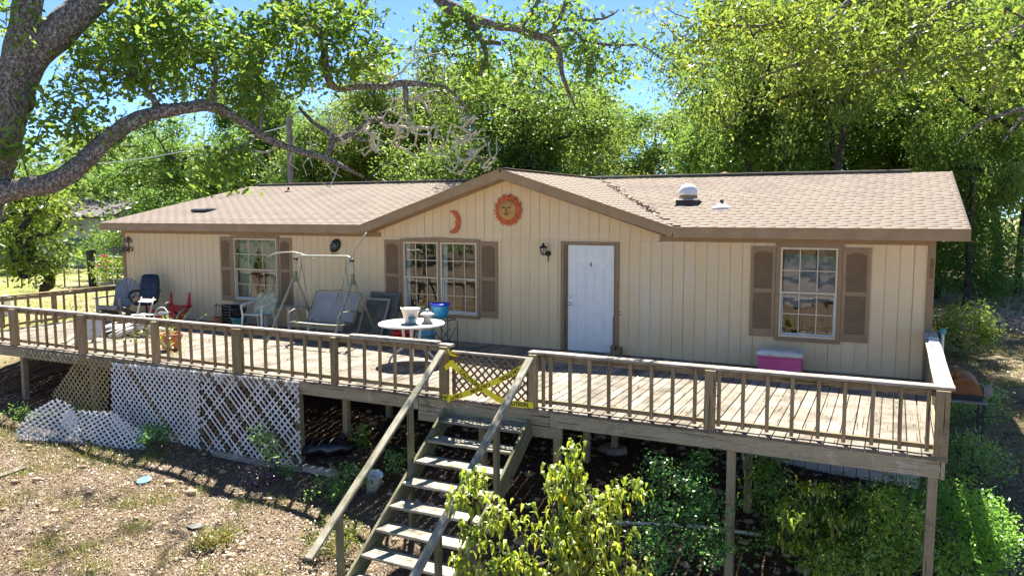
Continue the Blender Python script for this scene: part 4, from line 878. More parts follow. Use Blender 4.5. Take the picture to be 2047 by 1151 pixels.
# office chair
def office(loc, rz):
    t = thing('office_chair', 'black padded office chair with tufted back beside the grey chair', 'chair', loc); ca, sa = math.cos(rz), math.sin(rz)
    def W(x, y, z): return (loc[0]+x*ca-y*sa, loc[1]+x*sa+y*ca, loc[2]+z)
    def pad(name, fn, th, nu=13, nv=13, btn=()):
        mb = MB(); mb.smooth = True
        for s_ in (1, -1):
            b0 = len(mb.v)
            for j in range(nv):
                for i in range(nu):
                    u, v = -1+2*i/(nu-1), -1+2*j/(nv-1); e = (1-abs(u)**5)*(1-abs(v)**5); d = sum(math.exp(-((u-a)**2+(v-b)**2)/.018) for a, b in btn)
                    mb.v.append(W(*fn(u*(1-.12*abs(v)**4), v*(1-.1*abs(u)**4), s_*th*(max(e, 0)**.4)*(1-.45*d if s_ > 0 else 1))))
            for j in range(nv-1):
                for i in range(nu-1): a_ = b0+j*nu+i; mb.face((a_, a_+1, a_+nu+1, a_+nu) if s_ > 0 else (a_+nu, a_+nu+1, a_+1, a_))
        mb.build(name, M['leather'], t)
    pad('backrest', lambda u, v, h: (u*(.25-.02*v), .24+.09*v-h, .80+.33*v), .06, btn=[(a, b) for a in (-.35, .35) for b in (-.5, 0, .5)])
    pad('seat', lambda u, v, h: (u*.26, v*.26-.02, .47+h-.03*v*v*(v < 0)), .055)
    for s_ in (-1, 1):
        mb = MB(); mb.smooth = True; mb.tube([W(s_*.24, .20, .72), W(s_*.31, .10, .74), W(s_*.33, -.10, .71), W(s_*.31, -.24, .62), W(s_*.27, -.12, .46), W(s_*.2, 0, .42)], [.022, .026, .028, .024, .02, .02], 8); mb.build('armrest', M['black'], t)
    mb = MB(); mb.tube([W(0, 0, .42), W(0, 0, .12)], [.03, .025], 8); mb.box(loc[0]-.1, loc[0]+.1, loc[1]-.1, loc[1]+.1, .40, .43); mb.build('gas_column', M['black'], t)
    for k in range(5):
        a_ = k*2*math.pi/5; mb = MB(); mb.tube([W(0, 0, .13), W(.28*math.cos(a_), .28*math.sin(a_), .075)], [.026, .016], 6); mb.lathe(W(.28*math.cos(a_), .28*math.sin(a_)-.015, .03), [(.028, 0), (.028, .03)], 10, axis=(0, 1, 0)); mb.build('leg', M['black'], t)
office((-10.95, -.7, .0), .5)
# red chair, upside down
def redchair(loc, rz):
    t = thing('red_chair', 'red slatted plastic chair tipped upside down against the wall', 'chair', loc); ca, sa = math.cos(rz), math.sin(rz)
    def W(x, y, z): return (loc[0]+x*ca-y*sa, loc[1]+x*sa+y*ca, loc[2]+z)
    for i in range(6):
        u = (i-2.5)/2.5; mb = MB(); mb.beam(W(u*.2, .20, .40), W(u*.22, -.30, .30), .062, .02, c=.004); mb.beam(W(u*.22, -.30, .30), W(u*.20, -.50, .04), .06, .02, c=.004); mb.build('slat', M['red'], t)
    mb = MB(); mb.beam(W(-.25, .2, .40), W(.25, .2, .40), .05, .03, c=.005); mb.build('rail', M['red'], t); mb = MB(); mb.beam(W(-.26, -.30, .29), W(.26, -.30, .29), .04, .03, c=.005); mb.build('rail', M['red'], t)
    for s_ in (-1, 1):
        mb = MB(); mb.smooth = True; mb.tube([W(s_*.24, .2, .36), W(s_*.245, .21, .5), W(s_*.25, .24, .72)], [.06, .04, .022], 8); mb.build('leg', M['red'], t)
        mb = MB(); mb.smooth = True; mb.tube([W(s_*.25, .2, .38), W(s_*.27, -.1, .22), W(s_*.28, -.30, .1), W(s_*.27, -.46, .03)], [.035, .05, .035, .02], 8); mb.build('armrest', M['red'], t)
        mb = MB(); mb.smooth = True; mb.tube([W(s_*.25, -.30, .28), W(s_*.31, -.50, .40), W(s_*.33, -.56, .48)], [.035, .022, .015], 8); mb.build('leg', M['red'], t)
redchair((-9.95, -.7, 0), .25)
# pile of odd bits near the left corner
def foldframe(label, loc, pts, r_, mat, sling=None, cat='lawn chair', name='folding_chair'):
    t = thing(name, label, cat, loc); mb = MB(); mb.smooth = True
    for P in pts: mb.tube([tuple(np.add(loc, p)) for p in P], r_, 6)
    mb.build('frame', mat, t)
    if sling:
        for q, m_ in sling: m2 = MB(); m2.beam(tuple(np.add(loc, q[0])), tuple(np.add(loc, q[1])), q[2], .008, up=q[3], c=.003, segs=3, jit=.006); m2.build('webbing', m_, t)
    return t
P0 = tuple(on_z(258, 705, 0)); P0 = (P0[0], P0[1], 0)
foldframe('cream folding chair with a rounded back standing amid the clutter', (-9.1, -2.3, 0), [[(-.2, 0, 0), (-.2, .05, .45), (-.19, .18, .82)], [(.2, 0, 0), (.2, .05, .45), (.19, .18, .82)], [(-.2, .35, 0), (-.2, -.1, .45), (.2, -.1, .45), (.2, .35, 0)]], .012, M['whitep'], [(((-.2, .16, .74), (.2, .16, .74), .17, (0, -.3, 1)), M['whitep']), (((0, -.12, .45), (0, .18, .44), .38, (0, 0, 1)), M['whitep'])], 'folding chair')
foldframe('dark folding chair with a curved white metal frame, collapsed beside the red chair', (-8.55, -2.25, 0), [[tuple(p) for p in arc((0, 0, .42), .21, 0, 180, 10, (1, 0, 0), (0, .2, 1))], [(-.21, 0, .42), (-.3, -.1, 0)], [(.21, 0, .42), (.42, -.25, 0)]], .014, M['whitep'], [(((-.16, .03, .5), (.16, .03, .5), .22, (0, -.3, 1)), M['grillblk'])], 'folding chair')
t = thing('lounge_frame', 'black and white striped lounge cushion heaped on the deck below the office chair', 'cushion', (-9.6, -2.4, 0))
for k in range(9):
    mb = MB(); mb.smooth = True; x_ = -10.1+.12*k; mb.tube([(x_, -2.9, .03+.02*(k % 3)), (x_+.05, -2.6, .13+.03*math.sin(k)), (x_+.12, -2.3, .16+.05*math.sin(k*1.7)), (x_+.1, -2.0, .1), (x_+.18, -1.75, .04)], [.045, .06, .06, .055, .04], 6); mb.build('stripe', M['black'] if k % 2 else M['whitep'], t)
t = thing('plastic_table', 'pale round plastic table lying on its side against the railing at left', 'table', (-10.3, -3.2, 0))
mb = MB(); c = np.array((-9.35, -3.35, .30)); ax_ = (.75, -.5, .25); mb.lathe(c, [(.26, 0), (.27, .02), (.26, .04)], 28, axis=ax_); mb.build('tabletop', M['coolid'], t)
for k in range(3):
    mb = MB(); a_ = k*2.1; v_ = Vector(ax_).normalized(); o_ = v_.orthogonal().normalized(); p_ = v_.cross(o_); q_ = Vector(c)+(o_*math.cos(a_)+p_*math.sin(a_))*.2; mb.tube([q_, q_-v_*.4], .02, 6); mb.build('leg', M['coolid'], t)
mb = MB(); mb.beam((-10.6, -2.75, .03), (-9.5, -3.85, .03), .09, .04, c=.004, segs=3, jit=.003); mb.build('loose_plank', M['beam'], None, origin=(-10, -3.3, 0), label='loose grey board lying across the deck planks at far left', cat='board')
mb = MB(); mb.beam((-9.55, -1.3, .0), (-9.25, -1.5, .62), .10, .03, up=(1, 0, 0), c=.004); mb.build('leaning_board', M['frameg'], None, origin=(-9.4, -1.4, 0), label='short dark board leaning between the office chair and the red chair', cat='board')
# pots
def pot(mb, c, r0, r1, h, lip=.012, n=28, inner=True, lh=.03):
    pr = [(r0*.6, 0), (r0, .0), (r0+(r1-r0)*.5, h*.5), (r1, h-lh), (r1+lip, h-lh), (r1+lip, h), (r1-.008, h)]
    if inner: pr += [(r1-.02, h-.05), (r1*.85, h*.7)]
    mb.lathe(c, pr, n); return mb
def plant(root, c, n, L, mat, lr=.03, seed=0, droop=.3, spread=1, stems=8):
    r2 = np.random.default_rng(seed); mb = MB(); V = []
    for k in range(stems):
        a_ = r2.uniform(0, 6.28); l = L*r2.uniform(.6, 1.1); p = np.array(c, float); d = np.array([math.cos(a_)*spread, math.sin(a_)*spread, 1.2]); d /= np.linalg.norm(d); pts = [p.copy()]
        for s_ in range(6): p = p+d*l/6; d = d+np.array([0, 0, -droop])*.3+r2.normal(0, .15, 3); d /= np.linalg.norm(d); pts.append(p.copy())
        mb.tube(pts, .003, 4)
        for _ in range(n//stems):
            q = pts[r2.integers(1, 7)]+r2.normal(0, .03, 3); a1 = r2.normal(0, 1, 3); a1 /= np.linalg.norm(a1); a2 = np.cross(a1, r2.normal(0, 1, 3)); a2 /= np.linalg.norm(a2); s2 = lr*r2.uniform(.7, 1.3)
            V += [q, q+a1*s2+a2*s2*.55, q+a1*s2*2, q+a1*s2-a2*s2*.55]
    mb.build('stems', M['twig'], root)
    npobj('leaves', V, np.arange(len(V)).reshape(-1, 4), M[mat], root, r2.uniform(0, 1, len(V)//4), kind='stuff')
tp_ = thing('potted_plant', 'orange terracotta pot with a straggly yellowing vine just behind the left railing', 'potted plant', (-7.05, -3.25, 0))
mb = MB(); mb.smooth = True; pot(mb, (-7.02, -3.3, 0), .15, .22, .33, lh=.06); mb.build('pot', M['terra'], tp_); mb = MB(); mb.lathe((-7.02, -3.3, .27), [(.19, 0), (.18, .01)], 20); mb.build('soil', M['soil'], tp_)
plant(tp_, (-6.98, -3.3, .28), 110, .55, 'peach', .022, 5, .35, .9, 9)
vn = thing('vine', 'sparse yellow-green vine trailing along the left railing beside the terracotta pot', 'vine', (-6.2, -4.1, 0))
plant(vn, (-6.1, -4.0, .02), 150, 1.0, 'peach', .026, 6, .5, .8, 9)
ws = thing('plant_stand', 'thin black wire stand with a shallow terracotta pot, left end of the bench', 'plant stand', (-8.5, -.55, 0))
mb = MB()
for k in range(6): a_ = k*math.pi/3; mb.tube([(-8.5+.13*math.cos(a_), -.62+.13*math.sin(a_), 0), (-8.5+.15*math.cos(a_), -.62+.15*math.sin(a_), .50), (-8.5+.10*math.cos(a_), -.62+.10*math.sin(a_), .54)], .006, 5)
mb.tube(arc((-8.5, -.62, .50), .15, 0, 360, 18, (1, 0, 0), (0, 1, 0)), .006, 5); mb.build('wire_frame', M['iron'], ws)
mb = MB(); mb.smooth = True; pot(mb, (-8.5, -.62, .05), .12, .19, .17); mb.build('pot', M['terra'], ws)
bn = thing('bench_table', 'low weathered white plank bench along the wall under the left window', 'bench', (-7.2, -.35, 0))
mb = MB(); mb.beam((-8.3, -.30, .52), (-5.95, -.30, .52), .34, .03, c=.005, segs=5, jit=.002); mb.build('seat', M['cap'], bn)
for x_ in (-8.2, -7.3, -6.6, -6.05):
    mb = MB(); mb.box(x_-.03, x_+.03, -.46, -.42, 0, .505); mb.build('leg', M['whitep'], bn); mb = MB(); mb.box(x_-.03, x_+.03, -.18, -.14, 0, .505); mb.build('leg', M['whitep'], bn)
sp = thing('plastic_crate', 'black slatted crate standing under the left end of the bench', 'crate', (-8.2, -.62, 0))
mb = MB(); X_, Y_ = -8.2, -.6
for z_ in np.linspace(.03, .5, 8): mb.box(X_-.15, X_+.15, Y_-.15, Y_-.13, z_-.018, z_+.018)
mb.box(X_-.15, X_-.13, Y_-.129, Y_+.1, 0, .52); mb.box(X_+.13, X_+.15, Y_-.129, Y_+.1, 0, .52); mb.box(X_-.15, X_+.15, Y_+.101, Y_+.12, 0, .52); mb.box(X_-.15, X_-.11, Y_-.17, Y_-.151, 0, .53); mb.box(X_+.11, X_+.15, Y_-.17, Y_-.151, 0, .53); mb.build('slats', M['black'], sp, kind='stuff')
bk = MB(); bk.smooth = True; pot(bk, (-7.68, -.88, 0), .125, .165, .29); bk.build('teal_pot', M['teal'], None, origin=(-7.68, -.88, 0), label='teal plastic pot on the deck below a black pot', cat='pot')
bk = MB(); bk.smooth = True; pot(bk, (-7.70, -.86, .295), .10, .16, .2); bk.build('black_pot', M['black'], None, origin=(-7.70, -.86, .295), label='black plastic pot stacked on top of the teal pot', cat='pot')
# swing
sw = thing('porch_swing', 'rusty metal porch swing frame with bent canopy arms and grey mesh seat', 'swing', (-4.9, -1.3, 0))
XLs, XRs, YT, ZT2 = -5.62, -4.13, -1.28, 1.76
mb = MB(); mb.smooth = True; a_ = [(XLs, YT, 1.30), (XLs, YT, 1.62), (XLs+.03, YT, 1.72), (XLs+.10, YT, ZT2), (XRs-.12, YT, ZT2+.02), (XRs-.03, YT, 1.74), (XRs, YT, 1.62), (XRs, YT, 1.30)]; mb.tube(a_, .026, 10); mb.build('top_bar', M['swingl'], sw)
for x_, s_ in ((XLs, -1), (XRs, 1)):
    for yb, zb in ((YT-.85, 0), (YT+.72, 0)):
        mb = MB(); mb.tube([(x_, YT+(-.01 if yb < YT else .01), 1.36), (x_+s_*.08, yb, zb)], .024, 8); mb.build('leg', M['swing'], sw)
    mb = MB(); mb.box(x_-.03, x_+.03, YT-.035, YT+.035, 1.22, 1.44, .006); mb.build('bracket', M['swing'], sw)
    mb = MB(); mb.tube([(x_-s_*.02-.04, YT, 1.70), (x_-s_*.02+.04, YT, 1.70)], .03, 8); mb.build('end_cap', M['black'], sw)
    xh = x_-s_*.17
    mb = MB()
    for yb in (YT-.30, YT+.22): mb.tube([(xh, YT, 1.60), (xh-s_*.02, yb, .50)], .009, 6)
    mb.tube([(xh, YT, 1.72), (xh, YT, 1.58)], .01, 6); mb.build('hanger', M['swing'], sw)
mb = MB(); mb.smooth = True; q = [on_y(536, 513, YT-.25), on_y(548, 507, YT-.2), on_y(566, 504.5, YT-.15), on_y(585, 504, YT-.05), on_y(600, 507, YT), on_y(613, 511, YT+.1), on_y(627, 517, YT+.2), on_y(629, 521, YT+.2)]; mb.tube(q, .015, 8); mb.build('canopy_arm', M['swingl'], sw)
mb = MB(); mb.smooth = True; q = [on_y(733, 465, YT+.1), on_y(720, 483, YT+.05), on_y(708, 502, YT), on_y(700, 518, YT), on_y(692, 540, YT-.1), on_y(684, 562, YT-.15), on_y(681, 573, YT-.15), on_y(683, 577, YT-.1)]; mb.tube(q, .015, 8); mb.build('canopy_arm', M['swingl'], sw)
BX0, BX1 = -5.48, -4.28
seat = MB(); seat.smooth = True
def sling(mb, P00, P10, P11, P01, n=8, sag=.02):
    b0 = len(mb.v); P00, P10, P11, P01 = (np.array(p, float) for p in (P00, P10, P11, P01))
    for j in range(n+1):
        for i in range(n+1):
            u, v = i/n, j/n; p = (P00*(1-u)+P10*u)*(1-v)+(P01*(1-u)+P11*u)*v; mb.v.append(tuple(p+np.array((0, .6, -.5))*sag*math.sin(u*math.pi)*math.sin(v*math.pi)))
    for j in range(n):
        for i in range(n): a_ = b0+j*(n+1)+i; mb.face((a_, a_+1, a_+n+2, a_+n+1))
xm = (BX0+BX1)/2
for xa, xb in ((BX0+.03, xm-.008), (xm+.008, BX1-.03)):
    m_ = MB(); m_.smooth = True; sling(m_, (xa, -1.12, .42), (xb, -1.12, .42), (xb, -.80, .97), (xa, -.80, .97)); m_.build('back_sling', M['sling'], sw)
m_ = MB(); m_.smooth = True; sling(m_, (BX0+.03, -1.62, .42), (BX1-.03, -1.62, .42), (BX1-.03, -1.14, .385), (BX0+.03, -1.14, .385), sag=.03); m_.build('seat_sling', M['sling'], sw)
mb = MB(); mb.smooth = True; mb.tube([(BX0, -1.12, .40), (BX0, -.80, .98), (BX0+.08, -.79, 1.0), (xm-.15, -.78, 1.0), (xm, -.78, 1.035), (xm+.15, -.78, 1.0), (BX1-.08, -.79, 1.0), (BX1, -.80, .98), (BX1, -1.12, .40)], .015, 8); mb.tube([(xm, -1.11, .41), (xm, -.79, .99)], .01, 6)
mb.tube([(BX0, -1.12, .38), (BX0, -1.65, .42), (BX1, -1.65, .42), (BX1, -1.12, .38), (BX0, -1.12, .38)], .016, 8); mb.tube([(BX0+.05, -1.66, .37), (BX1-.05, -1.66, .37)], .012, 6); mb.build('seat_frame', M['swing'], sw)
for x_ in (BX0-.04, BX1+.04): mb = MB(); mb.smooth = True; mb.tube([(x_, -1.66, .40), (x_, -1.67, .52), (x_, -1.60, .63), (x_, -1.45, .67), (x_, -1.2, .66), (x_, -.98, .64)], .013, 8); mb.build('armrest', M['swing'], sw)
# leaning frames
def framepanel(name, label, x0, x1, ztop, ybot, ytop, fw, fm, pm, bottom=0.0, dx=0):
    t = thing(name, label, 'picture frame' if 'frame' in name else 'window screen', (x0, ybot, 0), 'framed screens leaning on the wall')
    def W(x, v): return (x+dx*v, ybot+(ytop-ybot)*v, bottom+(ztop-bottom)*v)
    f = fw/(ztop-bottom); dr = Vector(W(0, 1))-Vector(W(0, 0)); nn = dr.cross(Vector((1, 0, 0))).normalized()
    for a_, b_ in ((W(x0, 0), W(x0, 1)), (W(x1, 0), W(x1, 1))): mb = MB(); mb.beam(a_, b_, fw, .03, up=nn, c=.003); mb.build('frame_side', M[fm], t)
    for v in (f/2, 1-f/2): mb = MB(); mb.beam(W(x0+fw/2, v), W(x1-fw/2, v), .03, fw, up=dr.normalized(), c=.003); mb.build('frame_rail', M[fm], t)
    mb = MB(); quad(mb, W(x0, f), W(x1, f), W(x1, 1-f), W(x0, 1-f)); mb.build('mesh', M[pm], t); return t
framepanel('screen_panel', 'large grey framed screen leaning on the wall right of the swing', -4.55, -3.85, .94, -.42, -.06, .07, 'frameg', 'screen')
framepanel('screen_panel', 'smaller tan framed screen leaning in front of the grey one', -4.62, -4.02, .82, -.56, -.18, .045, 'framet', 'screen', .02)
framepanel('screen_panel', 'dark window screen lying low behind the swing legs', -5.1, -4.55, .5, -.45, -.25, .04, 'frameg', 'screen', .02)
# round table with pots
rt = thing('round_table', 'round white plastic garden table with curved legs holding pots', 'table', (-2.02, -2.35, 0))
TC = (-2.02, -2.36); mb = MB(); mb.smooth = False; mb.lathe((TC[0], TC[1], .70), [(.10, -.02), (.55, -.02), (.585, -.012), (.59, .005), (.58, .02), (.56, .022), (.10, .018)], 40); mb.build('tabletop', M['whitep'], rt)
for k in range(4):
    a_ = .55+k*math.pi/2; cx_, sx_ = math.cos(a_), math.sin(a_); mb = MB(); mb.smooth = True
    mb.tube([(TC[0]+cx_*r_, TC[1]+sx_*r_, z_) for r_, z_ in ((.16, .69), (.14, .5), (.13, .36), (.18, .26), (.3, .18), (.38, .09), (.41, 0))], [.03, .026, .024, .024, .024, .022, .02], 8); mb.build('leg', M['whitep'], rt)
mb = MB(); mb.lathe((TC[0], TC[1], .36), [(.13, -.015), (.13, .015)], 16); mb.build('brace', M['whitep'], rt)
ZT = .722
def P3(px, py): q = on_z(px, py, ZT); return (q[0], q[1], ZT)
c = P3(821, 647); mb = MB(); mb.smooth = True; n = 32
mb.lathe((c[0], c[1], ZT), [(.07, 0), (.095, .0), (.11, .06), (.125, .12), (.14, .18), (.155, .235), (.175, .27), (.17, .275), (.14, .25), (.12, .2)], n, wob=.012); mb.tube([(c[0]-.16, c[1], ZT+.25), (c[0]-.20, c[1]-.01, ZT+.285), (c[0]-.17, c[1], ZT+.2)], .012, 6)
mb.build('cream_basket', M['cream'], None, origin=c, label='cream ribbed basket planter on the left of the round table', cat='planter')
mb = MB(); mb.lathe((c[0]+.01, c[1]-.07, ZT+.001), [(.14, 0), (.145, .008), (.13, .01)], 24); mb.build('saucer', M['tealgrey'], None, origin=c, label='flat slate green saucer under the cream planter', cat='saucer')
c = P3(834, 648); c = (c[0]-.03, c[1]-.12, ZT+.012); mb = MB(); mb.smooth = True; pot(mb, c, .045, .065, .12, .006, lh=.02); mb.build('small_pot', M['tealgrey'], None, origin=c, label='small slate blue pot in front of the cream planter', cat='pot')
c = P3(859, 645); c = (c[0], c[1]-.08, ZT); ln = thing('garden_lantern', 'little pale stone pagoda lantern on the right of the round table', 'garden ornament', c)
mb = MB(); mb.smooth = True; mb.lathe(c, [(.10, 0), (.10, .02), (.075, .03), (.07, .05), (.062, .10), (.06, .14)], 20); mb.build('base', M['stonec'], ln)
mb = MB(); mb.smooth = True; mb.lathe(c, [(.06, .135), (.122, .15), (.12, .168), (.085, .19), (.035, .205), (.025, .215), (.03, .235), (.022, .255), (.004, .26)], 20); mb.build('cap', M['stonew'], ln)
stn = thing('wire_stand', 'black folding wire plant stand holding the blue pot beside the round table', 'plant stand', (-1.95, -1.3, 0)); c = (-1.95, -1.35, .66)
mb = MB(); mb.tube(arc((c[0], c[1], c[2]), .2, 0, 360, 20, (1, 0, 0), (0, 1, 0)), .009, 5)
for k in range(4):
    a_ = .3+k*math.pi/2; b_ = a_+2.2; mb.tube([(c[0]+.2*math.cos(a_), c[1]+.2*math.sin(a_), c[2]), (c[0]+.25*math.cos(a_), c[1]+.25*math.sin(a_), c[2]-.06), (c[0]+.24*math.cos(a_), c[1]+.24*math.sin(a_), 0)], .009, 5)
    mb.tube([(c[0]+.24*math.cos(a_), c[1]+.24*math.sin(a_), .02), (c[0]+.24*math.cos(b_), c[1]+.24*math.sin(b_), .5)], .007, 5)
mb.build('wire_frame', M['iron'], stn)
mb = MB(); mb.smooth = True; cc = (c[0]-.08, c[1]-.02, c[2]+.01); mb.lathe(cc, [(.08, 0), (.11, .01), (.15, .10), (.175, .22), (.18, .25)], 28); mb.cur = 1; mb.lathe(cc, [(.18, .25), (.188, .252), (.19, .285), (.178, .29), (.15, .22), (.10, .12)], 28)
mb.build('blue_pot', [M['blue'], M['cobalt']], None, origin=cc, label='big turquoise pot with a cobalt blue rim behind the lantern', cat='pot')
mb = MB(); mb.smooth = True; pot(mb, (-3.15, -.95, 0), .18, .24, .30); mb.build('red_pot', M['red'], None, origin=(-3.15, -.95, 0), label='red pot on the deck behind the table, left of the light blue one', cat='pot')
mb = MB(); mb.smooth = True; pot(mb, (-2.63, -.95, 0), .13, .2, .30); mb.build('light_blue_pot', M['ltblue'], None, origin=(-2.63, -.95, 0), label='light blue pot on the deck half hidden by the table legs', cat='pot')
# door block, cooler, board
mb = MB(); mb.beam((.93, -.14, .05), (1.12, -.14, .05), .09, .09, c=.006); mb.beam((.96, -.07, 0), (.96, -.07, .17), .09, .09, up=(0, 1, 0), c=.006); mb.beam((1.075, -.07, 0), (1.075, -.07, .155), .09, .09, up=(0, 1, 0), c=.006); mb.build('wood_blocks', M['doorjamb'], None, origin=(1, -.1, 0), label='short brown wood blocks at the foot of the door on its right', cat='wood blocks')
cl = thing('cooler', 'faded pink cooler box with a dirty white lid under the right window', 'cooler', (3.99, -.42, 0))
mb = MB(); mb.beam((3.65, -.42, .14), (4.33, -.42, .14), .36, .28, c=.03, segs=2, taper=1); mb.build('body', M['pink'], cl)
mb = MB(); mb.beam((3.63, -.42, .325), (4.35, -.42, .325), .385, .085, c=.035, segs=2); mb.build('lid', M['coolid'], cl)
mb = MB(); mb.box(3.72, 4.26, -.57, -.27, .368, .378, .004); mb.build('lid_panel', M['coolid'], cl)
mb = MB(); mb.box(3.628, 3.646, -.5, -.34, .16, .2, .004); mb.build('handle', M['coolid'], cl)
mb = MB(); mb.beam((6.17, -1.55, ZR+.012), (6.19, -.75, ZR+.012), .13, .02, c=.003); mb.build('white_board', M['white'], None, origin=(6.18, -1.1, ZR), label='short white painted board lying on the right end rail cap', cat='board')
mb = MB(); mb.tube([(6.33, -.35, float(gz(6.33, -.35))), (6.33, -.35, .80)], .022, 8); mb.cur = 1; mb.lathe((6.33, -.35, .80), [(.045, 0), (.045, .07), (.02, .09)], 10); mb.build('white_pipe', [M['pvc'], M['teal']], None, origin=(6.33, -.35, -1.8), label='thin white standpipe with a teal cap at the right house corner', cat='pipe')
# ---------------------------------------------------------------- things round the deck
# barrel grill
GG = np.array([6.80, 2.05]); g0 = float(gz(*GG)); zg = -.52
gr = thing('barrel_grill', 'rusty half-barrel smoker grill on a stand in the shade right of the deck', 'grill', (GG[0], GG[1], g0))
mb = MB(); mb.smooth = True; b0 = len(mb.v); L_ = .45; R_ = .28; n = 18
for yy in (-L_, -L_*.98, L_*.98, L_):
    rr = R_ if abs(yy) < L_ else R_*.97
    for k in range(n+1): a_ = math.pi*k/n; mb.v.append((GG[0]+rr*math.cos(a_), GG[1]+yy, zg+rr*math.sin(a_)))
for j in range(3):
    for k in range(n): a_ = b0+j*(n+1)+k; mb.face((a_, a_+n+1, a_+n+2, a_+1))
mb.smooth = False; mb.face([b0+k for k in range(n+1)]); mb.face([b0+3*(n+1)+n-k for k in range(n+1)]); mb.build('lid', M['rust'], gr)
mb = MB(); mb.smooth = True; mb.lathe((GG[0]-.12, GG[1]-.30, zg+.24), [(.045, -.05), (.045, .16), (.036, .16)], 12); mb.build('chimney', M['rust'], gr)
mb = MB(); mb.box(GG[0]-.29, GG[0]+.29, GG[1]-L_, GG[1]+L_, zg-.09, zg-.004, .01); mb.build('firebox', M['grillblk'], gr)
mb = MB(); mb.box(GG[0]-.36, GG[0]+.36, GG[1]-L_-.1, GG[1]+L_+.05, zg-.13, zg-.10, .005); mb.build('shelf', M['galv'], gr)
mb = MB(); mb.box(GG[0]+.32, GG[0]+.46, GG[1]-.2, GG[1]+.05, zg-.06, zg+.1, .01); mb.build('side_box', M['galv'], gr)
mb = MB(); mb.tube([(GG[0]+.30, GG[1]-.25, zg+.06), (GG[0]+.30, GG[1]+.25, zg+.06)], .012, 6); mb.build('handle', M['grillblk'], gr)
for x_ in (-.31, .31):
    for y_ in (-.45, .42): mb = MB(); mb.beam((GG[0]+x_, GG[1]+y_, float(gz(GG[0]+x_, GG[1]+y_))-.05), (GG[0]+x_, GG[1]+y_, zg-.13), .035, .035, up=(0, 1, 0), c=.003); mb.build('leg', M['grillblk'], gr)
# under and in front of the deck
def ground_at(px, py, it=12):
    z = -1.2
    for _ in range(it): q = on_z(px, py, z); z = .5*z+.5*float(gz(q[0], q[1]))
    q = on_z(px, py, z); return np.array([q[0], q[1], float(gz(q[0], q[1]))])
g = ground_at(660, 905); bagv = MB(); bagv.smooth = True
for k in range(9):
    for i in range(14):
        a_ = 2*math.pi*i/14; v = k/8; r_ = math.sin(math.pi*min(.98, max(.02, v)))**.6; q = (.45*math.cos(math.pi*(1-v)), .28*r_*math.cos(a_), .12+.16*r_*math.sin(a_)); nn_ = mnoise.noise(Vector(q)*6)*.07
        x_, y_, z_ = q[0]+nn_, q[1]+nn_, max(0, q[2]+nn_*.8); bagv.v.append((g[0]+x_*.8-y_*.6, g[1]+x_*.6+y_*.8, g[2]+z_))
for k in range(8):
    for i in range(14): j = (i+1) % 14; bagv.face((k*14+i, k*14+j, k*14+14+j, k*14+14+i))
bagv.build('trash_bag', M['bag'], None, origin=g, label='crumpled black plastic bag on the ground in the shade under the deck', cat='bag')
g = ground_at(745, 975); mb = MB(); mb.smooth = True; mb.lathe(g+(0, 0, -.03), [(.10, 0), (.13, .28), (.135, .29), (.12, .28), (.09, .05)], 20, axis=(.25, -.1, 1)); mb.build('bucket', M['white'], None, origin=g, label='dented white bucket on the ground left of the stairs', cat='bucket')
a_, b_ = ground_at(609, 940), ground_at(680, 955); mb = MB(); mb.beam(a_+(0, 0, .05), b_+(0, 0, .04), .12, .1, c=.01, segs=4, jit=.006); mb.build('ground_beam', M['cap'], None, origin=a_, label='pale square timber lying on the ground at the end of the white lattice', cat='timber')
a_, b_ = ground_at(420, 915), ground_at(600, 948); mb = MB(); mb.beam(a_+(0, .1, .05), b_+(0, .1, .04), .1, .09, c=.01, segs=4, jit=.006); mb.build('ground_beam', M['cap'], None, origin=a_, label='pale timber behind the foot of the white lattice', cat='timber')
a_, b_ = ground_at(-30, 965), ground_at(50, 938); mb = MB(); mb.beam(a_+(0, 0, .03), b_+(0, 0, .04), .13, .035, c=.004, segs=3, jit=.003); mb.build('ground_plank', M['plank'], None, origin=a_, label='weathered plank lying in the grass at the left edge', cat='board')
g = ground_at(288, 963); mb = MB(); mb.lathe(g+(0, 0, .03), [(.11, 0), (.115, .012), (.08, .018)], 20, axis=(.1, -.25, 1), sx=1.0, sy=.8); mb.build('lid', M['ltblue'], None, origin=g, label='bright light blue plastic lid on the leaf litter', cat='lid')
g = ground_at(392, 1054); mb = MB(); mb.poly([g+(-.14, -.05, .02), g+(.02, -.08, .02), g+(.15, .03, .04), g+(-.03, .06, .05)], .012); mb.build('scrap', M['frameg'], None, origin=g, label='dark slate scrap lying in the straw left of the stairs', cat='scrap')
g = ground_at(640, 1109); mb = MB(); mb.tube([(3.0, -.25, -.55), (3.4, -.9, -.75), (3.75, -2.05, -1.35)], .022, 8); mb.build('drain_pipe', M['pvc'], None, origin=(3, -.3, -.6), label='white plastic drain pipe sloping under the right part of the deck', cat='pipe')
q = [ground_at(1200, 1048), ground_at(1290, 1052), ground_at(1400, 1058), ground_at(1520, 1075)]; mb = MB(); mb.smooth = True; mb.tube([p+(0, 0, .05) for p in q], .024, 8); mb.build('ground_pipe', M['pvc'], None, origin=q[0], label='white plastic pipe lying along the ground in the bushes', cat='pipe')
g = ground_at(1225, 900); mb = MB(); mb.lathe(g+(0, 0, -.05), [(.26, 0), (.24, .10), (.18, .13)], 12); mb.build('footing', M['concrete'], None, origin=g, label='rough concrete footing round a post under the deck', cat='footing')
wb = thing('wheelbarrow', 'teal plastic wheelbarrow tipped among weeds at the far left edge', 'wheelbarrow', on_y(5, 790, -3.4)); cwb = np.array(on_y(2, 785, -3.4))
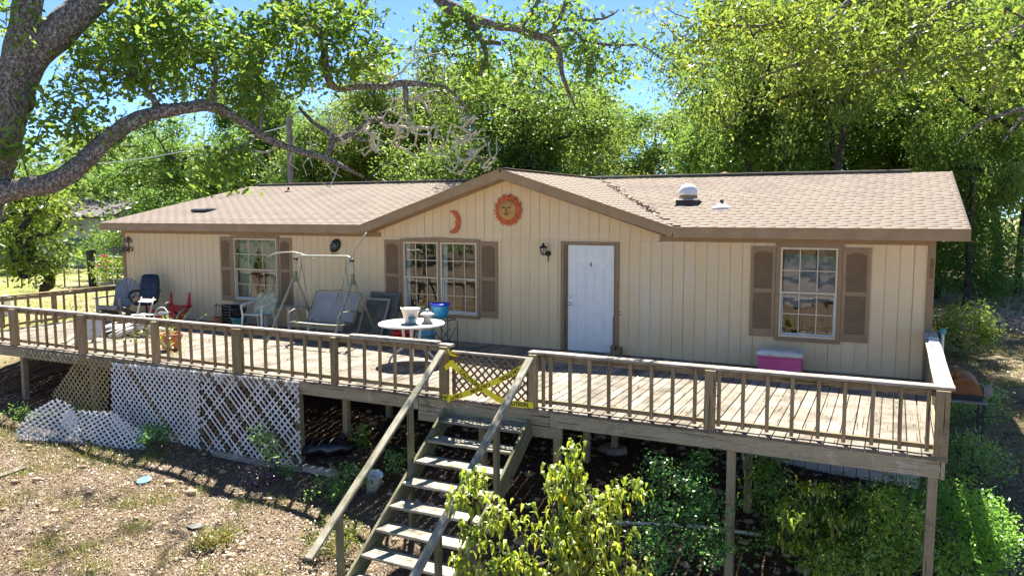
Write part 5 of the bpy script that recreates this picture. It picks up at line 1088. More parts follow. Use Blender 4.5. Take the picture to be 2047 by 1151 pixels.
mb = MB(); mb.smooth = True; P_ = [[(-.5, -.3, .25), (.4, -.3, .25), (.4, .3, .25), (-.5, .3, .25)], [(-.35, -.18, 0), (.25, -.18, 0), (.25, .18, 0), (-.35, .18, 0)]]
for ring in P_:
    for p in ring: mb.v.append(tuple(cwb+np.array(p)@np.array([[.9, .1, -.3], [-.1, 1, 0], [.3, 0, .9]])))
for i in range(4): j = (i+1) % 4; mb.face((i, j, 4+j, 4+i))
mb.face((4, 5, 6, 7)); mb.build('tray', M['teal'], wb)
for s_ in (-1, 1): mb = MB(); mb.tube([cwb+(-.7, s_*.2, .1), cwb+(.3, s_*.2, -.15), cwb+(.75, s_*.1, -.3)], .018, 6); mb.build('handle', M['black'], wb)
# stones under the deck and in the yard: too many to count
V = []; Fc = []; T = []
r2 = np.random.default_rng(3)
ico = np.array([(0, 0, 1), (.894, 0, .447), (.276, .851, .447), (-.724, .526, .447), (-.724, -.526, .447), (.276, -.851, .447), (.724, .526, -.447), (-.276, .851, -.447), (-.894, 0, -.447), (-.276, -.851, -.447), (.724, -.526, -.447), (0, 0, -1)])
icf = [(0, 1, 2), (0, 2, 3), (0, 3, 4), (0, 4, 5), (0, 5, 1), (1, 6, 2), (2, 7, 3), (3, 8, 4), (4, 9, 5), (5, 10, 1), (6, 7, 2), (7, 8, 3), (8, 9, 4), (9, 10, 5), (10, 6, 1), (11, 7, 6), (11, 8, 7), (11, 9, 8), (11, 10, 9), (11, 6, 10)]
for k in range(1500):
    x_, y_ = (r2.uniform(-3.2, 6.5), r2.uniform(-4.4, .2)) if k < 1050 else (r2.uniform(-10, 5), r2.uniform(-8.5, -4.3)); s_ = r2.lognormal(-3.35, .45); b = len(V)*12
    V.append(np.array([x_, y_, float(gz(x_, y_))+s_*.2])+ico*r2.uniform(.75, 1.2, (12, 1))*s_*np.array([1.2, 1, .6])); Fc += [[i+b for i in f] for f in icf]
npobj('stones', np.concatenate(V), Fc, M['stone'], None, kind='stuff', label='scattered reddish stones on the bare earth under and before the deck', cat='stones')
# ---------------------------------------------------------------- neighbour house, fence, pole
nb = thing('neighbour_house', 'pale stucco house with a grey roof far off beyond the left fence', 'house', on_z(200, 500, -1.2))
def AT(px, py, t): return tuple(at(px, py, t))
t1 = 52; A = at(120, 500, t1); B = at(210, 500, t1); zg_ = -1.3
dirx = (B-A); dirx[2] = 0; dirx /= np.linalg.norm(dirx); diry = np.array([-dirx[1], dirx[0], 0]); zt_ = at(195, 430, t1)[2]; zr_ = at(250, 404, t1)[2]+.25
o_ = np.array([B[0], B[1], 0.])
def WN(a, b, z): return tuple(o_+dirx*a+diry*b+np.array([0, 0, z]))
mb = MB()
for p in ([WN(-9, 0, zg_), WN(0, 0, zg_), WN(0, 0, zt_), WN(-9, 0, zt_)], [WN(0, 0, zg_), WN(0, 7, zg_), WN(0, 7, zt_), WN(0, 3.5, zr_-.1), WN(0, 0, zt_)], [WN(0, 7, zg_), WN(-9, 7, zg_), WN(-9, 7, zt_), WN(0, 7, zt_)], [WN(-9, 7, zg_), WN(-9, 0, zg_), WN(-9, 0, zt_), WN(-9, 3.5, zr_-.1), WN(-9, 7, zt_)]): quad(mb, *p)
mb.build('wall', M['stucco'], nb)
mb = MB(); mb.poly([WN(-9.6, -.7, zt_-.1), WN(.9, -.7, zt_-.1), WN(.9, 3.5, zr_), WN(-9.6, 3.5, zr_)], .12); mb.poly([WN(.9, 7.7, zt_-.1), WN(-9.6, 7.7, zt_-.1), WN(-9.6, 3.5, zr_), WN(.9, 3.5, zr_)], .12); mb.build('roof', M['groof'], nb)
mb = MB(); quad(mb, WN(-2.6, -.05, zg_+1), WN(-1.1, -.05, zg_+1), WN(-1.1, -.05, zg_+2.2), WN(-2.6, -.05, zg_+2.2)); mb.build('window', M['tealgrey'], nb)
mb = MB(); mb.poly([WN(5, 2, zt_-.2), WN(11, 2, zt_-.2), WN(11, 6, zt_+1.0), WN(5, 6, zt_+1.0)], .12); mb.box(*sum([[min(a, b), max(a, b)] for a, b in zip(WN(6, 3, zg_), WN(10, 6, zt_-.1))], [])); mb.build('annex', [M['groof']], nb)
fn = thing('field_gate', 'grey metal farm gate with horizontal bars beside the house corner in the left yard', 'gate', on_z(215, 550, -.85)); tg = 34.5
a_, b_ = at(193, 549, tg), at(262, 549, tg-1); zgg = float(gz(a_[0], a_[1])); hh = at(195, 511, tg)[2]-zgg
for k in range(6): z_ = zgg+.15+(hh-.15)*k/5; mb = MB(); mb.tube([(a_[0], a_[1], z_), (b_[0], b_[1], z_)], .022 if k < 5 else .035, 6); mb.build('bar', M['alum'], fn)
for f_ in (0, .5, 1): q = a_+(b_-a_)*f_; mb = MB(); mb.tube([(q[0], q[1], zgg+.1), (q[0], q[1], zgg+hh)], .03, 6); mb.build('upright', M['alum'], fn)
mb = MB(); q = at(187, 549, tg); mb.beam((q[0], q[1], zgg-.2), (q[0]-.1, q[1], zgg+hh+.25), .3, .3, up=(0, 1, 0), c=.03, segs=3, jit=.02); mb.build('fence_post', M['barkfar'], None, origin=(q[0], q[1], zgg), label='thick old wooden post at the left end of the farm gate', cat='post')
wf = thing('wire_fence', 'low wire fence with thin posts running left from the farm gate', 'fence', (q[0], q[1], zgg)); e = at(-40, 560, 36)
for k in range(9):
    p = q+(e-q)*k/8; zz = float(gz(p[0], p[1])); mb = MB(); mb.tube([(p[0], p[1], zz-.1), (p[0], p[1], zz+1.0)], .035, 6); mb.build('post', M['pole'], wf)
for z_ in (.3, .6, .9): mb = MB(); mb.tube([(q[0], q[1], zgg+z_), (e[0], e[1], float(gz(e[0], e[1]))+z_)], .008, 4); mb.build('wire', M['galv'], wf)
mb = MB(); q = at(581, 330, 29); zz = float(gz(q[0], q[1])); ztp = at(574, 236, 29)[2]; mb.tube([(q[0], q[1], zz), (q[0]-.02, q[1], ztp)], [.13, .10], 10); pole = mb.build('utility_pole', M['pole'], None, origin=(q[0], q[1], zz), label='tall grey wooden utility pole behind the left half of the roof', cat='utility pole')
mb = MB(); w0 = np.array([q[0], q[1], ztp-.3]); w1 = at(-120, 296, 40); mb.tube([w0+(w1-w0)*k/16-np.array([0, 0, 1.1*math.sin(math.pi*k/16)]) for k in range(17)], .022, 4); mb.build('power_line', M['pvc'], None, origin=w0, label='thin pale power line from the pole out to the left edge', cat='cable')
mb = MB(); q = at(8, 545, 24); zz = float(gz(q[0], q[1])); mb.lathe((q[0], q[1], zz), [(.14, 0), (.14, .55), (.1, .62), (.02, .66)], 14); mb.build('propane_tank', M['white'], None, origin=(q[0], q[1], zz), label='small white tank standing in the yard at the far left edge', cat='tank')
# ---------------------------------------------------------------- vegetation
def frusta(P, Q, R0, R1, n=5):
    P, Q = np.asarray(P, float), np.asarray(Q, float); R0, R1 = np.asarray(R0, float), np.asarray(R1, float); m = len(P)
    d = Q-P; L = np.linalg.norm(d, axis=1, keepdims=True); d = d/np.maximum(L, 1e-6)
    ref = np.where(np.abs(d[:, 2:3]) < .9, np.array([[0, 0, 1.]]), np.array([[1., 0, 0]])); a = np.cross(d, ref); a /= np.linalg.norm(a, axis=1, keepdims=True); b = np.cross(d, a)
    ang = np.arange(n)*2*np.pi/n; ca, sa = np.cos(ang), np.sin(ang)
    ring = a[:, None, :]*ca[None, :, None]+b[:, None, :]*sa[None, :, None]
    V = np.concatenate([P[:, None, :]-d[:, None]*.0+ring*R0[:, None, None], Q[:, None, :]+d[:, None]*R1[:, None, None]*.3+ring*R1[:, None, None]], 1).reshape(-1, 3)
    i = np.arange(n); j = (i+1) % n; F = np.stack([i, j, n+j, n+i], 1)[None]+(np.arange(m)*2*n)[:, None, None]
    return V, F.reshape(-1, 4)
def grow(nodes, targets, r, step=.3, jit=.12, tip=.006, sag=0., power=2.2, first=0):
    """branches from existing nodes to each target; returns segments with radii by the pipe model"""
    P = [np.array(p, float) for p in nodes]; par = [-1]*len(P); A = np.array(P)
    order = np.argsort([np.min(np.linalg.norm(A-t, axis=1)) for t in targets]); buf = np.zeros((len(P)+len(targets)*60, 3)); buf[:len(P)] = A; n = len(P); tips = []
    for oi in order:
        t = targets[oi]; k = first+int(np.argmin(np.linalg.norm(buf[first:n]-t, axis=1))); p = buf[k].copy(); L = np.linalg.norm(t-p); ns = max(1, min(30, int(L/step))); prev = k; off = r.normal(0, 1, 3)*L*.10
        for s in range(1, ns+1):
            f = s/ns; q = p+(t-p)*f+off*math.sin(math.pi*f)+(r.normal(0, jit, 3)*step if s < ns else 0); q[2] -= sag*math.sin(math.pi*f)*L
            if n >= len(buf): break
            buf[n] = q; par.append(prev); prev = n; n += 1
        tips.append(prev)
    w = np.zeros(n)
    for t in tips: w[t] += 1
    for i in range(n-1, len(nodes)-1, -1): w[par[i]] += w[i]
    rad = tip*np.maximum(w, .6)**(1/power); seg = [(par[i], i) for i in range(len(nodes), n)]
    pi = np.array([s[0] for s in seg]); qi = np.array([s[1] for s in seg])
    r0 = np.minimum(rad[pi], rad[qi]*1.25); return buf[pi], buf[qi], r0, rad[qi], buf[:n], rad
def leaves(C, spread, per, size, r, flat=.7, shape='oak', up=.4, clumptint=.5, trange=(0, 1)):
    """C cluster centres; returns vertices, faces, tints: folded or lobed leaf blades"""
    C = np.asarray(C); m = len(C); n = m*per; cc = np.repeat(C, per, 0); cen = cc+r.normal(0, 1, (n, 3))*spread*np.array([1, 1, flat])
    ct = np.repeat(r.uniform(0, 1, m), per); t = trange[0]+(trange[1]-trange[0])*np.clip(ct*clumptint+r.uniform(0, 1, n)*(1-clumptint), 0, 1)
    nr = r.normal(0, 1, (n, 3)); nr[:, 2] = np.abs(nr[:, 2])+up; nr /= np.linalg.norm(nr, axis=1, keepdims=True)
    a = np.cross(nr, r.normal(0, 1, (n, 3))); a /= np.linalg.norm(a, axis=1, keepdims=True); b = np.cross(nr, a); s = size*r.uniform(.6, 1.3, (n, 1))
    if shape == 'oak':
        prof = [(-1, 0, 0), (-.35, .34, .12), (.05, .2, .05), (.35, .5, .16), (1, .05, 0), (.4, -.48, .16), (.0, -.2, .05), (-.4, -.32, .12)]
        V = np.stack([cen+a*s*u+b*s*v+nr*s*w for u, v, w in prof], 1).reshape(-1, 3); i = np.arange(n)[:, None]*8
        F = np.concatenate([i+np.array([[0, 1, 6, 7]]), i+np.array([[1, 2, 5, 6]]), i+np.array([[2, 3, 4, 5]])], 0); return V, F, np.concatenate([t, t, t])
    if shape == 'long':
        # drooping narrow blade of three strips
        dn = np.stack([r.normal(0, .25, n), r.normal(0, .25, n), -np.ones(n)], 1); out = r.normal(0, 1, (n, 3)); out[:, 2] = .3; out /= np.linalg.norm(out, axis=1, keepdims=True)
        p0 = cen; p1 = p0+out*s*.45; p2 = p1+(out*.3+dn*.8)*s*.6; p3 = p2+dn*s*.6; sd = np.cross(out, dn); sd /= np.linalg.norm(sd, axis=1, keepdims=True); w_ = s*.17
        V = np.stack([p0-sd*w_*.2, p0+sd*w_*.2, p1-sd*w_, p1+sd*w_, p2-sd*w_, p2+sd*w_, p3-sd*w_*.15, p3+sd*w_*.15], 1).reshape(-1, 3); i = np.arange(n)[:, None]*8
        F = np.concatenate([i+np.array([[0, 2, 3, 1]]), i+np.array([[2, 4, 5, 3]]), i+np.array([[4, 6, 7, 5]])], 0); return V, F, np.concatenate([t, t, t])
    V = np.stack([cen-a*s, cen+b*s*.45+nr*s*.12, cen+a*s, cen-b*s*.45+nr*s*.12], 1).reshape(-1, 3); return V, np.arange(n*4).reshape(-1, 4), t
def limb(path, px=True):
    """smooth pixel/depth path into points and radii in metres"""
    P = np.array([[*at(a, b, t), r*t/F_PX] for a, b, t, r in path]) if px else np.array(path, float); out = []
    for k in range(len(P)-1):
        p0, p1, p2, p3 = P[max(k-1, 0)], P[k], P[k+1], P[min(k+2, len(P)-1)]; m = max(2, int(np.linalg.norm(p2[:3]-p1[:3])/.09))
        for s in range(m):
            f = s/m; out.append(.5*((2*p1)+(-p0+p2)*f+(2*p0-5*p1+4*p2-p3)*f*f+(-p0+3*p1-3*p2+p3)*f**3))
    out.append(P[-1]); return np.array(out)
def barktube(mb, L, n=12, rough=.12, seed=0):
    pts = [Vector(p[:3]) for p in L]; prev = None; base = len(mb.v); m = len(pts)
    for k, p in enumerate(pts):
        d = (pts[min(k+1, m-1)]-pts[max(k-1, 0)]).normalized()
        if prev is None: prev = d.orthogonal().normalized()
        prev = (prev-d*prev.dot(d)).normalized(); q = d.cross(prev); R = L[k][3]*(.9 if n > 8 else 1)
        for i in range(n):
            a = 2*math.pi*i/n; dr = prev*math.cos(a)+q*math.sin(a); v = p+dr*R; ug = a*R*16; e = 1+rough*(.9*abs(mnoise.noise(Vector((ug*1.0, k*.12, seed))))-.25+mnoise.noise(v*4/max(.25, 1))+.7*mnoise.noise(v*14)+.4*mnoise.noise(v*34))
            mb.v.append(tuple(p+dr*R*e))
    for k in range(m-1):
        for i in range(n): j = (i+1) % n; a = base+k*n; mb.face((a+i, a+j, a+n+j, a+n+i))
    mb.face([base+(m-1)*n+i for i in range(n)])
def ell(cx, cy, rx, ry, cnt, t0, t1, r):
    out = []
    while len(out) < cnt:
        u, v = r.uniform(-1, 1, 2)
        if u*u+v*v < 1: out.append(at(cx+u*rx, cy+v*ry, r.uniform(t0, t1)))
    return out
ro = np.random.default_rng(21)
oak = thing('oak_tree', 'big foreground oak with forked lichened trunk at left, its long branch arching over the deck', 'tree', at(-150, 900, 9)*[1, 1, 0]+[0, 0, float(gz(*at(-150, 900, 9)[:2]))], 'oaks reaching over the house')
trunkp = limb([(-205, 1000, 9.1, 90), (-150, 760, 9.05, 76), (-100, 560, 9, 66), (-62, 420, 9, 60), (-25, 310, 9, 56), (8, 215, 9.02, 52), (48, 130, 9.05, 40), (112, 66, 9.1, 36), (185, 0, 9.2, 33), (262, -75, 9.4, 30), (360, -150, 9.8, 26), (470, -190, 10.2, 22)])
stemL = limb([(5, 215, 9.0, 44), (30, 140, 8.95, 34), (46, 70, 8.9, 31), (58, 0, 8.9, 29), (75, -120, 8.8, 27), (60, -260, 8.7, 22)])
mb = MB(); mb.smooth = True; barktube(mb, trunkp, 40, .10); barktube(mb, stemL, 30, .10); mb.build('trunk', M['bark'], oak)
LB = dict(
 arch=[(-40, 405, 9, 30), (0, 385, 9, 27), (45, 375, 8.98, 24), (100, 369, 8.95, 23), (135, 350, 8.95, 22), (168, 322, 9, 21), (208, 286, 9.1, 19), (260, 246, 9.2, 16), (313, 226, 9.3, 14), (382, 214, 9.5, 13), (415, 210, 9.6, 13.5), (450, 224, 9.7, 11), (486, 243, 9.8, 10), (521, 270, 9.9, 9.5), (556, 287, 10, 8.5), (600, 303, 10.1, 8), (650, 317, 10.2, 7), (690, 336, 10.3, 5), (727, 354, 10.4, 2.5)],
 b1=[(322, 226, 9.3, 8), (302, 192, 9.3, 6.5), (275, 156, 9.3, 6), (262, 125, 9.4, 5), (243, 95, 9.5, 3.5)], b1b=[(272, 152, 9.3, 5), (220, 142, 9.2, 4), (158, 136, 9.1, 2.5)],
 b2=[(425, 210, 9.6, 9), (428, 170, 9.6, 7), (432, 132, 9.7, 6.5), (418, 112, 9.8, 5), (407, 96, 9.9, 4)], b3=[(519, 266, 9.9, 6), (524, 215, 9.9, 5.5), (525, 170, 9.9, 5), (521, 126, 10, 4.5), (563, 76, 10.2, 3.5)],
 d1=[(649, 315, 10.2, 6), (661, 295, 10.2, 6), (663, 272, 10.3, 5.5), (624, 243, 10.4, 5), (598, 215, 10.5, 3)], d2=[(668, 282, 10.3, 5), (702, 268, 10.3, 5), (736, 243, 10.4, 4.5), (770, 243, 10.5, 4), (797, 258, 10.5, 3)], d3=[(703, 270, 10.3, 4), (720, 279, 10.3, 3.5), (738, 282, 10.3, 2)],
 B=[(470, -190, 10.2, 20), (520, -90, 10.4, 15), (553, 0, 10.5, 12), (591, 38, 10.5, 11), (636, 60, 10.5, 10.5), (648, 100, 10.5, 9), (650, 131, 10.5, 9), (658, 161, 10.5, 8.5), (675, 179, 10.6, 8), (710, 173, 10.6, 7.5), (770, 173, 10.7, 7.5), (809, 166, 10.8, 8), (855, 170, 10.9, 5), (887, 173, 11, 3)],
 B2=[(636, 60, 10.5, 8), (685, 70, 10.5, 8), (708, 45, 10.5, 5), (737, -5, 10.5, 4)], B3=[(809, 166, 10.8, 7), (812, 195, 10.8, 6), (814, 215, 10.8, 4), (826, 243, 10.8, 2)],
 B4=[(887, 173, 11, 3.5), (915, 195, 11, 3), (940, 240, 11, 2.6), (948, 290, 11, 2.4), (968, 345, 11, 1.6)],
 C=[(470, -190, 10.2, 20), (640, -170, 10.8, 17), (790, -95, 11.2, 15), (879, 0, 11.4, 13), (914, 21, 11.4, 13.5), (938, 38, 11.4, 13), (991, 52, 11.4, 10.5), (1032, 57, 11.4, 9.5), (1067, 71, 11.4, 9), (1098, 78, 11.4, 8), (1119, 108, 11.4, 6), (1123, 146, 11.4, 5), (1137, 184, 11.4, 4), (1152, 220, 11.4, 2)],
 C2=[(938, 38, 11.4, 8), (956, 70, 11.4, 7.5), (966, 88, 11.4, 7), (973, 122, 11.4, 5), (957, 152, 11.4, 3)], C2b=[(964, 86, 11.4, 7), (985, 85, 11.4, 6), (1002, 88, 11.4, 5)],
 C3=[(1091, 74, 11.4, 7), (1116, 45, 11.4, 6), (1137, -10, 11.4, 5)], C4=[(1040, 56, 11.4, 5), (1060, 30, 11.4, 5), (1083, -10, 11.4, 5)], C5=[(1105, 66, 11.4, 5), (1147, 61, 11.4, 4), (1171, 101, 11.4, 3.5), (1182, 150, 11.4, 2)],
 C6=[(1160, 78, 11.4, 3.5), (1213, 90, 11.4, 3.5), (1283, 92, 11.4, 2.6), (1324, 121, 11.4, 1)], C7=[(1120, 40, 11.4, 4), (1206, 38, 11.4, 3), (1236, 20, 11.4, 1.6)])
ND = []; DEAD = []
for k, path in LB.items():
    L = limb(path); mb = MB(); mb.smooth = True; barktube(mb, L, 14 if path[0][3] > 12 else 9, .16); mb.build('branch', M['bark'], oak); (DEAD if k in ('d1', 'd2', 'd3', 'B3', 'B4') else ND).extend([p[:3] for p in L[::2]])
    if k == 'arch': DEAD += [p[:3] for p in L[-40::2]]; 
    if k == 'B': DEAD += [p[:3] for p in L[-40::2]]
ND += [p[:3] for p in trunkp[-30::3]]+[p[:3] for p in stemL[-16::3]]
tg = []
for e in [(230, 85, 60, 50, 15, 8.8, 10), (165, 150, 55, 40, 9, 8.8, 9.6), (110, 225, 55, 40, 5, 8.9, 9.4), (345, 45, 110, 50, 30, 9.2, 10.6), (400, 130, 120, 65, 34, 9.2, 10.6), (300, 120, 70, 60, 16, 9, 10), (540, 80, 90, 60, 24, 9.6, 11), (490, 180, 50, 40, 9, 9.5, 10.4), (620, 35, 70, 35, 14, 9.8, 11), (705, 45, 55, 45, 13, 10, 11), (700, 115, 80, 40, 16, 10, 11.2), (590, 140, 40, 40, 7, 9.8, 10.8), (455, 320, 50, 42, 11, 9.6, 10.3), (600, 380, 60, 15, 0, 10, 10.4), (60, 300, 40, 30, 3, 8.8, 9.2), (25, 25, 30, 30, 4, 8.6, 9), (200, 260, 50, 35, 6, 9, 9.4), (850, 60, 40, 50, 1, 11, 12), (910, 50, 50, 45, 12, 11, 12), (960, 105, 70, 40, 10, 11, 12), (1060, 30, 80, 35, 12, 11, 12), (1150, 60, 60, 50, 12, 11, 12), (1200, 130, 60, 50, 9, 11, 12), (1245, 90, 60, 30, 5, 11, 11.8), (745, 120, 45, 30, 4, 10.4, 11.4), (1000, 160, 70, 30, 6, 11, 12)]:
    tg += ell(*e, ro)
hid = [np.array([ro.uniform(-13, -2), ro.uniform(-3.6, .3), ro.uniform(6.6, 9)]) for _ in range(130)]
hid = [h for h in hid if (lambda q: q[2] > 0 and 575-F_PX*(q[1]/q[2]) < -60)((lambda d: (d@RT, d@UP, d@FWD))(h-CAM))][:80]
A_, B_, r0, r1, nod, rad = grow(ND, tg+hid, ro, .22, .3, .005)
V, Fq = frusta(A_, B_, r0, r1, 5); npobj('twigs', V, Fq, M['bark'], oak, smooth=True, kind='stuff')
C_ = np.array([t for t in tg+hid]); C2 = np.concatenate([C_, np.array(tg)+ro.normal(0, .18, (len(tg), 3))])
V, Fq, T = leaves(C2, .13, 24, .056, ro, .8, 'oak', .2, trange=(.05, .95)); npobj('crown', V, Fq, M['oakleaf'], oak, T, kind='stuff')
dt = []
for e in [(745, 265, 90, 50, 100, 10, 10.9), (850, 250, 110, 70, 130, 10.2, 11.2), (930, 300, 70, 55, 70, 10.6, 11.3), (640, 320, 60, 60, 22, 10, 10.6), (520, 330, 60, 50, 12, 9.8, 10.3), (800, 130, 120, 50, 30, 10.3, 11.3), (620, 250, 50, 40, 14, 10, 10.6)]: dt += ell(*e, ro)
A_, B_, r0, r1, _, _ = grow(DEAD, dt, ro, .13, .36, .0062); V, Fq = frusta(A_, B_, r0, r1, 5); npobj('dead_twigs', V, Fq, M['twig'], oak, smooth=True, kind='stuff', label='bare lichen-covered twigs')
# second oak, its trunk out to the right
oak2 = thing('oak_tree', 'oak whose limbs enter from the upper right corner over the house', 'tree', (11.5, -7.5, float(gz(11.5, -7.5))), 'oaks reaching over the house')
b2 = np.array([11.5, -7.5, float(gz(11.5, -7.5))]); mb = MB(); mb.smooth = True
TK = limb([[b2[0], b2[1], b2[2]-.2, .34], [11.4, -7.4, 1.5, .28], [11.5, -7.2, 4.2, .24], [10.9, -6.9, 5.8, .2], [10.0, -6.6, 6.8, .15]], px=False); barktube(mb, TK, 26, .1); mb.build('trunk', M['bark'], oak2)
e_ = [10.0, -6.6, 6.8, .15]; ND = [p[:3] for p in TK[-20::3]]
R_ = dict(R1=[(1698, 3, 8.6, 7), (1670, 31, 8.6, 6.5), (1649, 56, 8.6, 6.5), (1635, 97, 8.6, 6), (1615, 122, 8.6, 5), (1569, 136, 8.6, 3.5), (1521, 156, 8.6, 2)], R2=[(1917, 0, 8.3, 10), (1882, 21, 8.3, 9.5), (1854, 56, 8.3, 8.5), (1813, 83, 8.3, 7.5), (1795, 104, 8.3, 6), (1802, 139, 8.3, 4.5), (1807, 165, 8.3, 3)], R3=[(2060, 45, 8, 6), (2007, 73, 8, 5), (1980, 92, 8, 4.5), (1940, 90, 8, 2.5)], R4=[(2070, 215, 7.8, 6), (2000, 229, 7.8, 5), (1945, 257, 7.8, 3), (1908, 290, 7.8, 1.5)], R5=[(2055, 222, 7.8, 4), (2030, 250, 7.8, 3.5), (2005, 285, 7.8, 2)])
for k, path in R_.items():
    L = limb(path); s = L[0]; m_ = (np.array(e_)+s)/2; m_[2] += .4 if k in ('R1', 'R2') else -.2; src = e_ if k in ('R1', 'R2') else list(TK[len(TK)//2+6])
    m_ = (np.array(src)+s)/2; con = limb([src[:3]+[max(.06, s[3]*1.6)] if isinstance(src, list) else src, [*m_[:3], s[3]*1.3], list(s)], px=False)
    mb = MB(); mb.smooth = True; barktube(mb, np.concatenate([con[:-1], L]), 9, .16); mb.build('branch', M['bark'], oak2); ND += [p[:3] for p in L[::2]]
tg = []
for e in [(1480, 40, 120, 50, 26, 8, 9), (1620, 70, 120, 60, 28, 8, 9), (1780, 50, 130, 60, 26, 7.8, 9), (1950, 60, 110, 60, 24, 7.6, 8.6), (1700, 120, 100, 40, 18, 8, 9), (1390, 90, 50, 60, 8, 8.4, 9), (1900, 130, 90, 40, 12, 7.8, 8.6), (2010, 190, 50, 50, 6, 7.6, 8.4), (1340, 40, 22, 36, 3, 8.4, 9)]: tg += ell(*e, ro)
A_, B_, r0, r1, _, _ = grow(ND, tg, ro, .25, .3, .005); V, Fq = frusta(A_, B_, r0, r1, 5); npobj('twigs', V, Fq, M['bark'], oak2, smooth=True, kind='stuff')
C2 = np.concatenate([np.array(tg), np.array(tg)+ro.normal(0, .2, (len(tg), 3))]); V, Fq, T = leaves(C2, .12, 24, .037, ro, .8, 'oak', .2, trange=(.0, .85)); npobj('crown', V, Fq, M['oakleaf'], oak2, T, kind='stuff')
# woods behind: a few tree forms, copied
def make_tree(name, H, R, base, seed, nclump, per, size, mat='bgleaf', lean=0, spread=.34, trange=(0, .95), shape='oak', trunk_r=.17):
    r = np.random.default_rng(seed); root = thing(name, 'tree', 'tree', (0, 0, 0)); tr = [[0, 0, -.3, trunk_r*1.25]]; p = np.array([0, 0, 0.]); d = np.array([lean, 0, 1.])
    for k in range(7): p = p+d*H*.72/7; d = d+r.normal(0, .10, 3)*[1, 1, 0]; tr.append([*p, trunk_r*(1-k/9)])
    mb = MB(); mb.smooth = True; L = limb(tr, px=False)[::3]; barktube(mb, L, 9, .2); mb.build('trunk', M['barkfar'], root)
    T_ = []
    lobes = [(np.array([r.uniform(-.75, .75)*R, r.uniform(-.75, .75)*R, base+(H-base)*r.uniform(.12, .85)]), R*r.uniform(.2, .46)) for _ in range(15)]
    while len(T_) < nclump:
        c, q = lobes[r.integers(len(lobes))]; v = r.normal(0, 1, 3); v /= np.linalg.norm(v); x = c+v*q*r.uniform(.55, 1.05)*[1, 1, .75]
        if x[2] > base*.8 and x[2] < H: T_.append(x)
    A_, B_, r0, r1, _, _ = grow([q[:3] for q in L[len(L)//4:]], T_, r, .5, .25, .014); V, F = frusta(A_, B_, r0, r1, 4); npobj('branches', V, F, M['barkfar'], root, kind='stuff')
    V, F, T = leaves(T_, spread, int(per*1.75), size*.82, r, .65, 'quad', .5, .5, trange); npobj('crown', V, F, M[mat], root, T, kind='stuff'); return root
VAR = [make_tree('oak_tree', 9, 3.6, 3.0, 31, 241, 78, .095), make_tree('oak_tree', 9, 3.2, 2.2, 32, 229, 78, .095, lean=.15), make_tree('oak_tree', 9, 3.9, 3.6, 33, 252, 78, .095, trange=(.15, 1)), make_tree('oak_tree', 9, 2.6, 1.2, 34, 218, 78, .09, trange=(0, .8))]
used = [False]*4
def place_tree(px, t, top, k, wsc, label, group='woods trees behind the house', rz=None, world=None):
    p = at(px, 400, t) if world is None else np.array(world, float); g = float(gz(p[0], p[1])); H = (at(px, top, t)[2]-g) if world is None else top; s = H/9.0
    o = VAR[k]; loc = (p[0], p[1], g); rz = rnd.uniform(0, 6.28) if rz is None else rz
    if not used[k]: used[k] = True; o.location = loc; o.rotation_euler.z = rz; o.scale = (s*wsc, s*wsc, s)
    else: o = copy_tree(VAR[k], None, loc, rz, (s*wsc, s*wsc, s))
    o['label'] = label; o['category'] = 'tree'; o['group'] = group; return o
place_tree(1105, 25, 95, 0, .95, 'round-crowned oak directly behind the gable, its dark trunk showing over the roof')
place_tree(955, 28, 50, 1, .9, 'leaning oak with thick dark limbs behind the gable peak')
place_tree(1690, 30, -90, 2, 1.0, 'tall broad oak behind the right half of the roof with an orange tinged crown')
place_tree(1520, 29, 5, 0, .8, 'dense oak behind the roof at the right edge of the sky gap')
place_tree(1942, 29, -60, 1, .5, 'tall tree with a straight black trunk just past the right roof corner')
place_tree(2045, 34, -30, 2, .6, 'tree with a leaning dark trunk above the brush pile at the right edge')
place_tree(1300, 40, 205, 3, 1.3, 'low distant tree filling the bottom of the sky gap')
place_tree(1215, 31, 175, 1, .7, 'mid-height tree left of the sky gap behind the roof valley')
place_tree(770, 34, 140, 2, .8, 'tree with a dark upright trunk behind the left part of the gable')
place_tree(655, 34, 215, 3, 1.0, 'bushy tree right of the utility pole')
place_tree(495, 40, 95, 0, .5, 'slim tall tree left of the utility pole, seen through the arching branch')
place_tree(420, 38, 240, 1, 1.1, 'dark tree above the left end of the roof')
place_tree(310, 60, 262, 2, 1.2, 'pale green tree behind the neighbour house')
place_tree(205, 76, 285, 0, 1.3, 'distant tree rising over the neighbour roof')
place_tree(100, 72, 290, 1, 1.3, 'far tree seen between the trunk and the neighbour house')
place_tree(20, 46, 300, 3, 1.5, 'dark tree behind the foreground trunk near the left edge')
place_tree(860, 34, 110, 1, .9, 'slim oak between the leaning oak and the trunk left of the gable')
place_tree(1580, 36, 60, 3, 1.1, 'shaded tree in the second row behind the white roof dome')
place_tree(1800, 37, 40, 0, 1.1, 'second-row tree behind the right ridge of the roof')
place_tree(1880, 33, 120, 3, 1.1, 'dark bushy tree touching the right end of the ridge')
place_tree(1390, 35, 190, 1, .9, 'lower tree on the right side of the sky gap')
place_tree(2000, 40, 60, 0, 1.2, 'tree farther back between the two dark trunks at right')
place_tree(715, 35, 165, 0, .8, 'tree whose crown fills behind the bare lichened twigs')
place_tree(890, 40, 150, 3, 1.1, 'second-row tree behind the leaning oak left of the gable peak')
place_tree(375, 41, 228, 1, 1.1, 'tree standing over the left roof slope below the arching branch')
place_tree(1150, 37, 185, 2, 1.0, 'second-row tree behind the round-crowned oak')
place_tree(585, 46, 190, 2, 1.2, 'pale distant tree straight behind the utility pole')
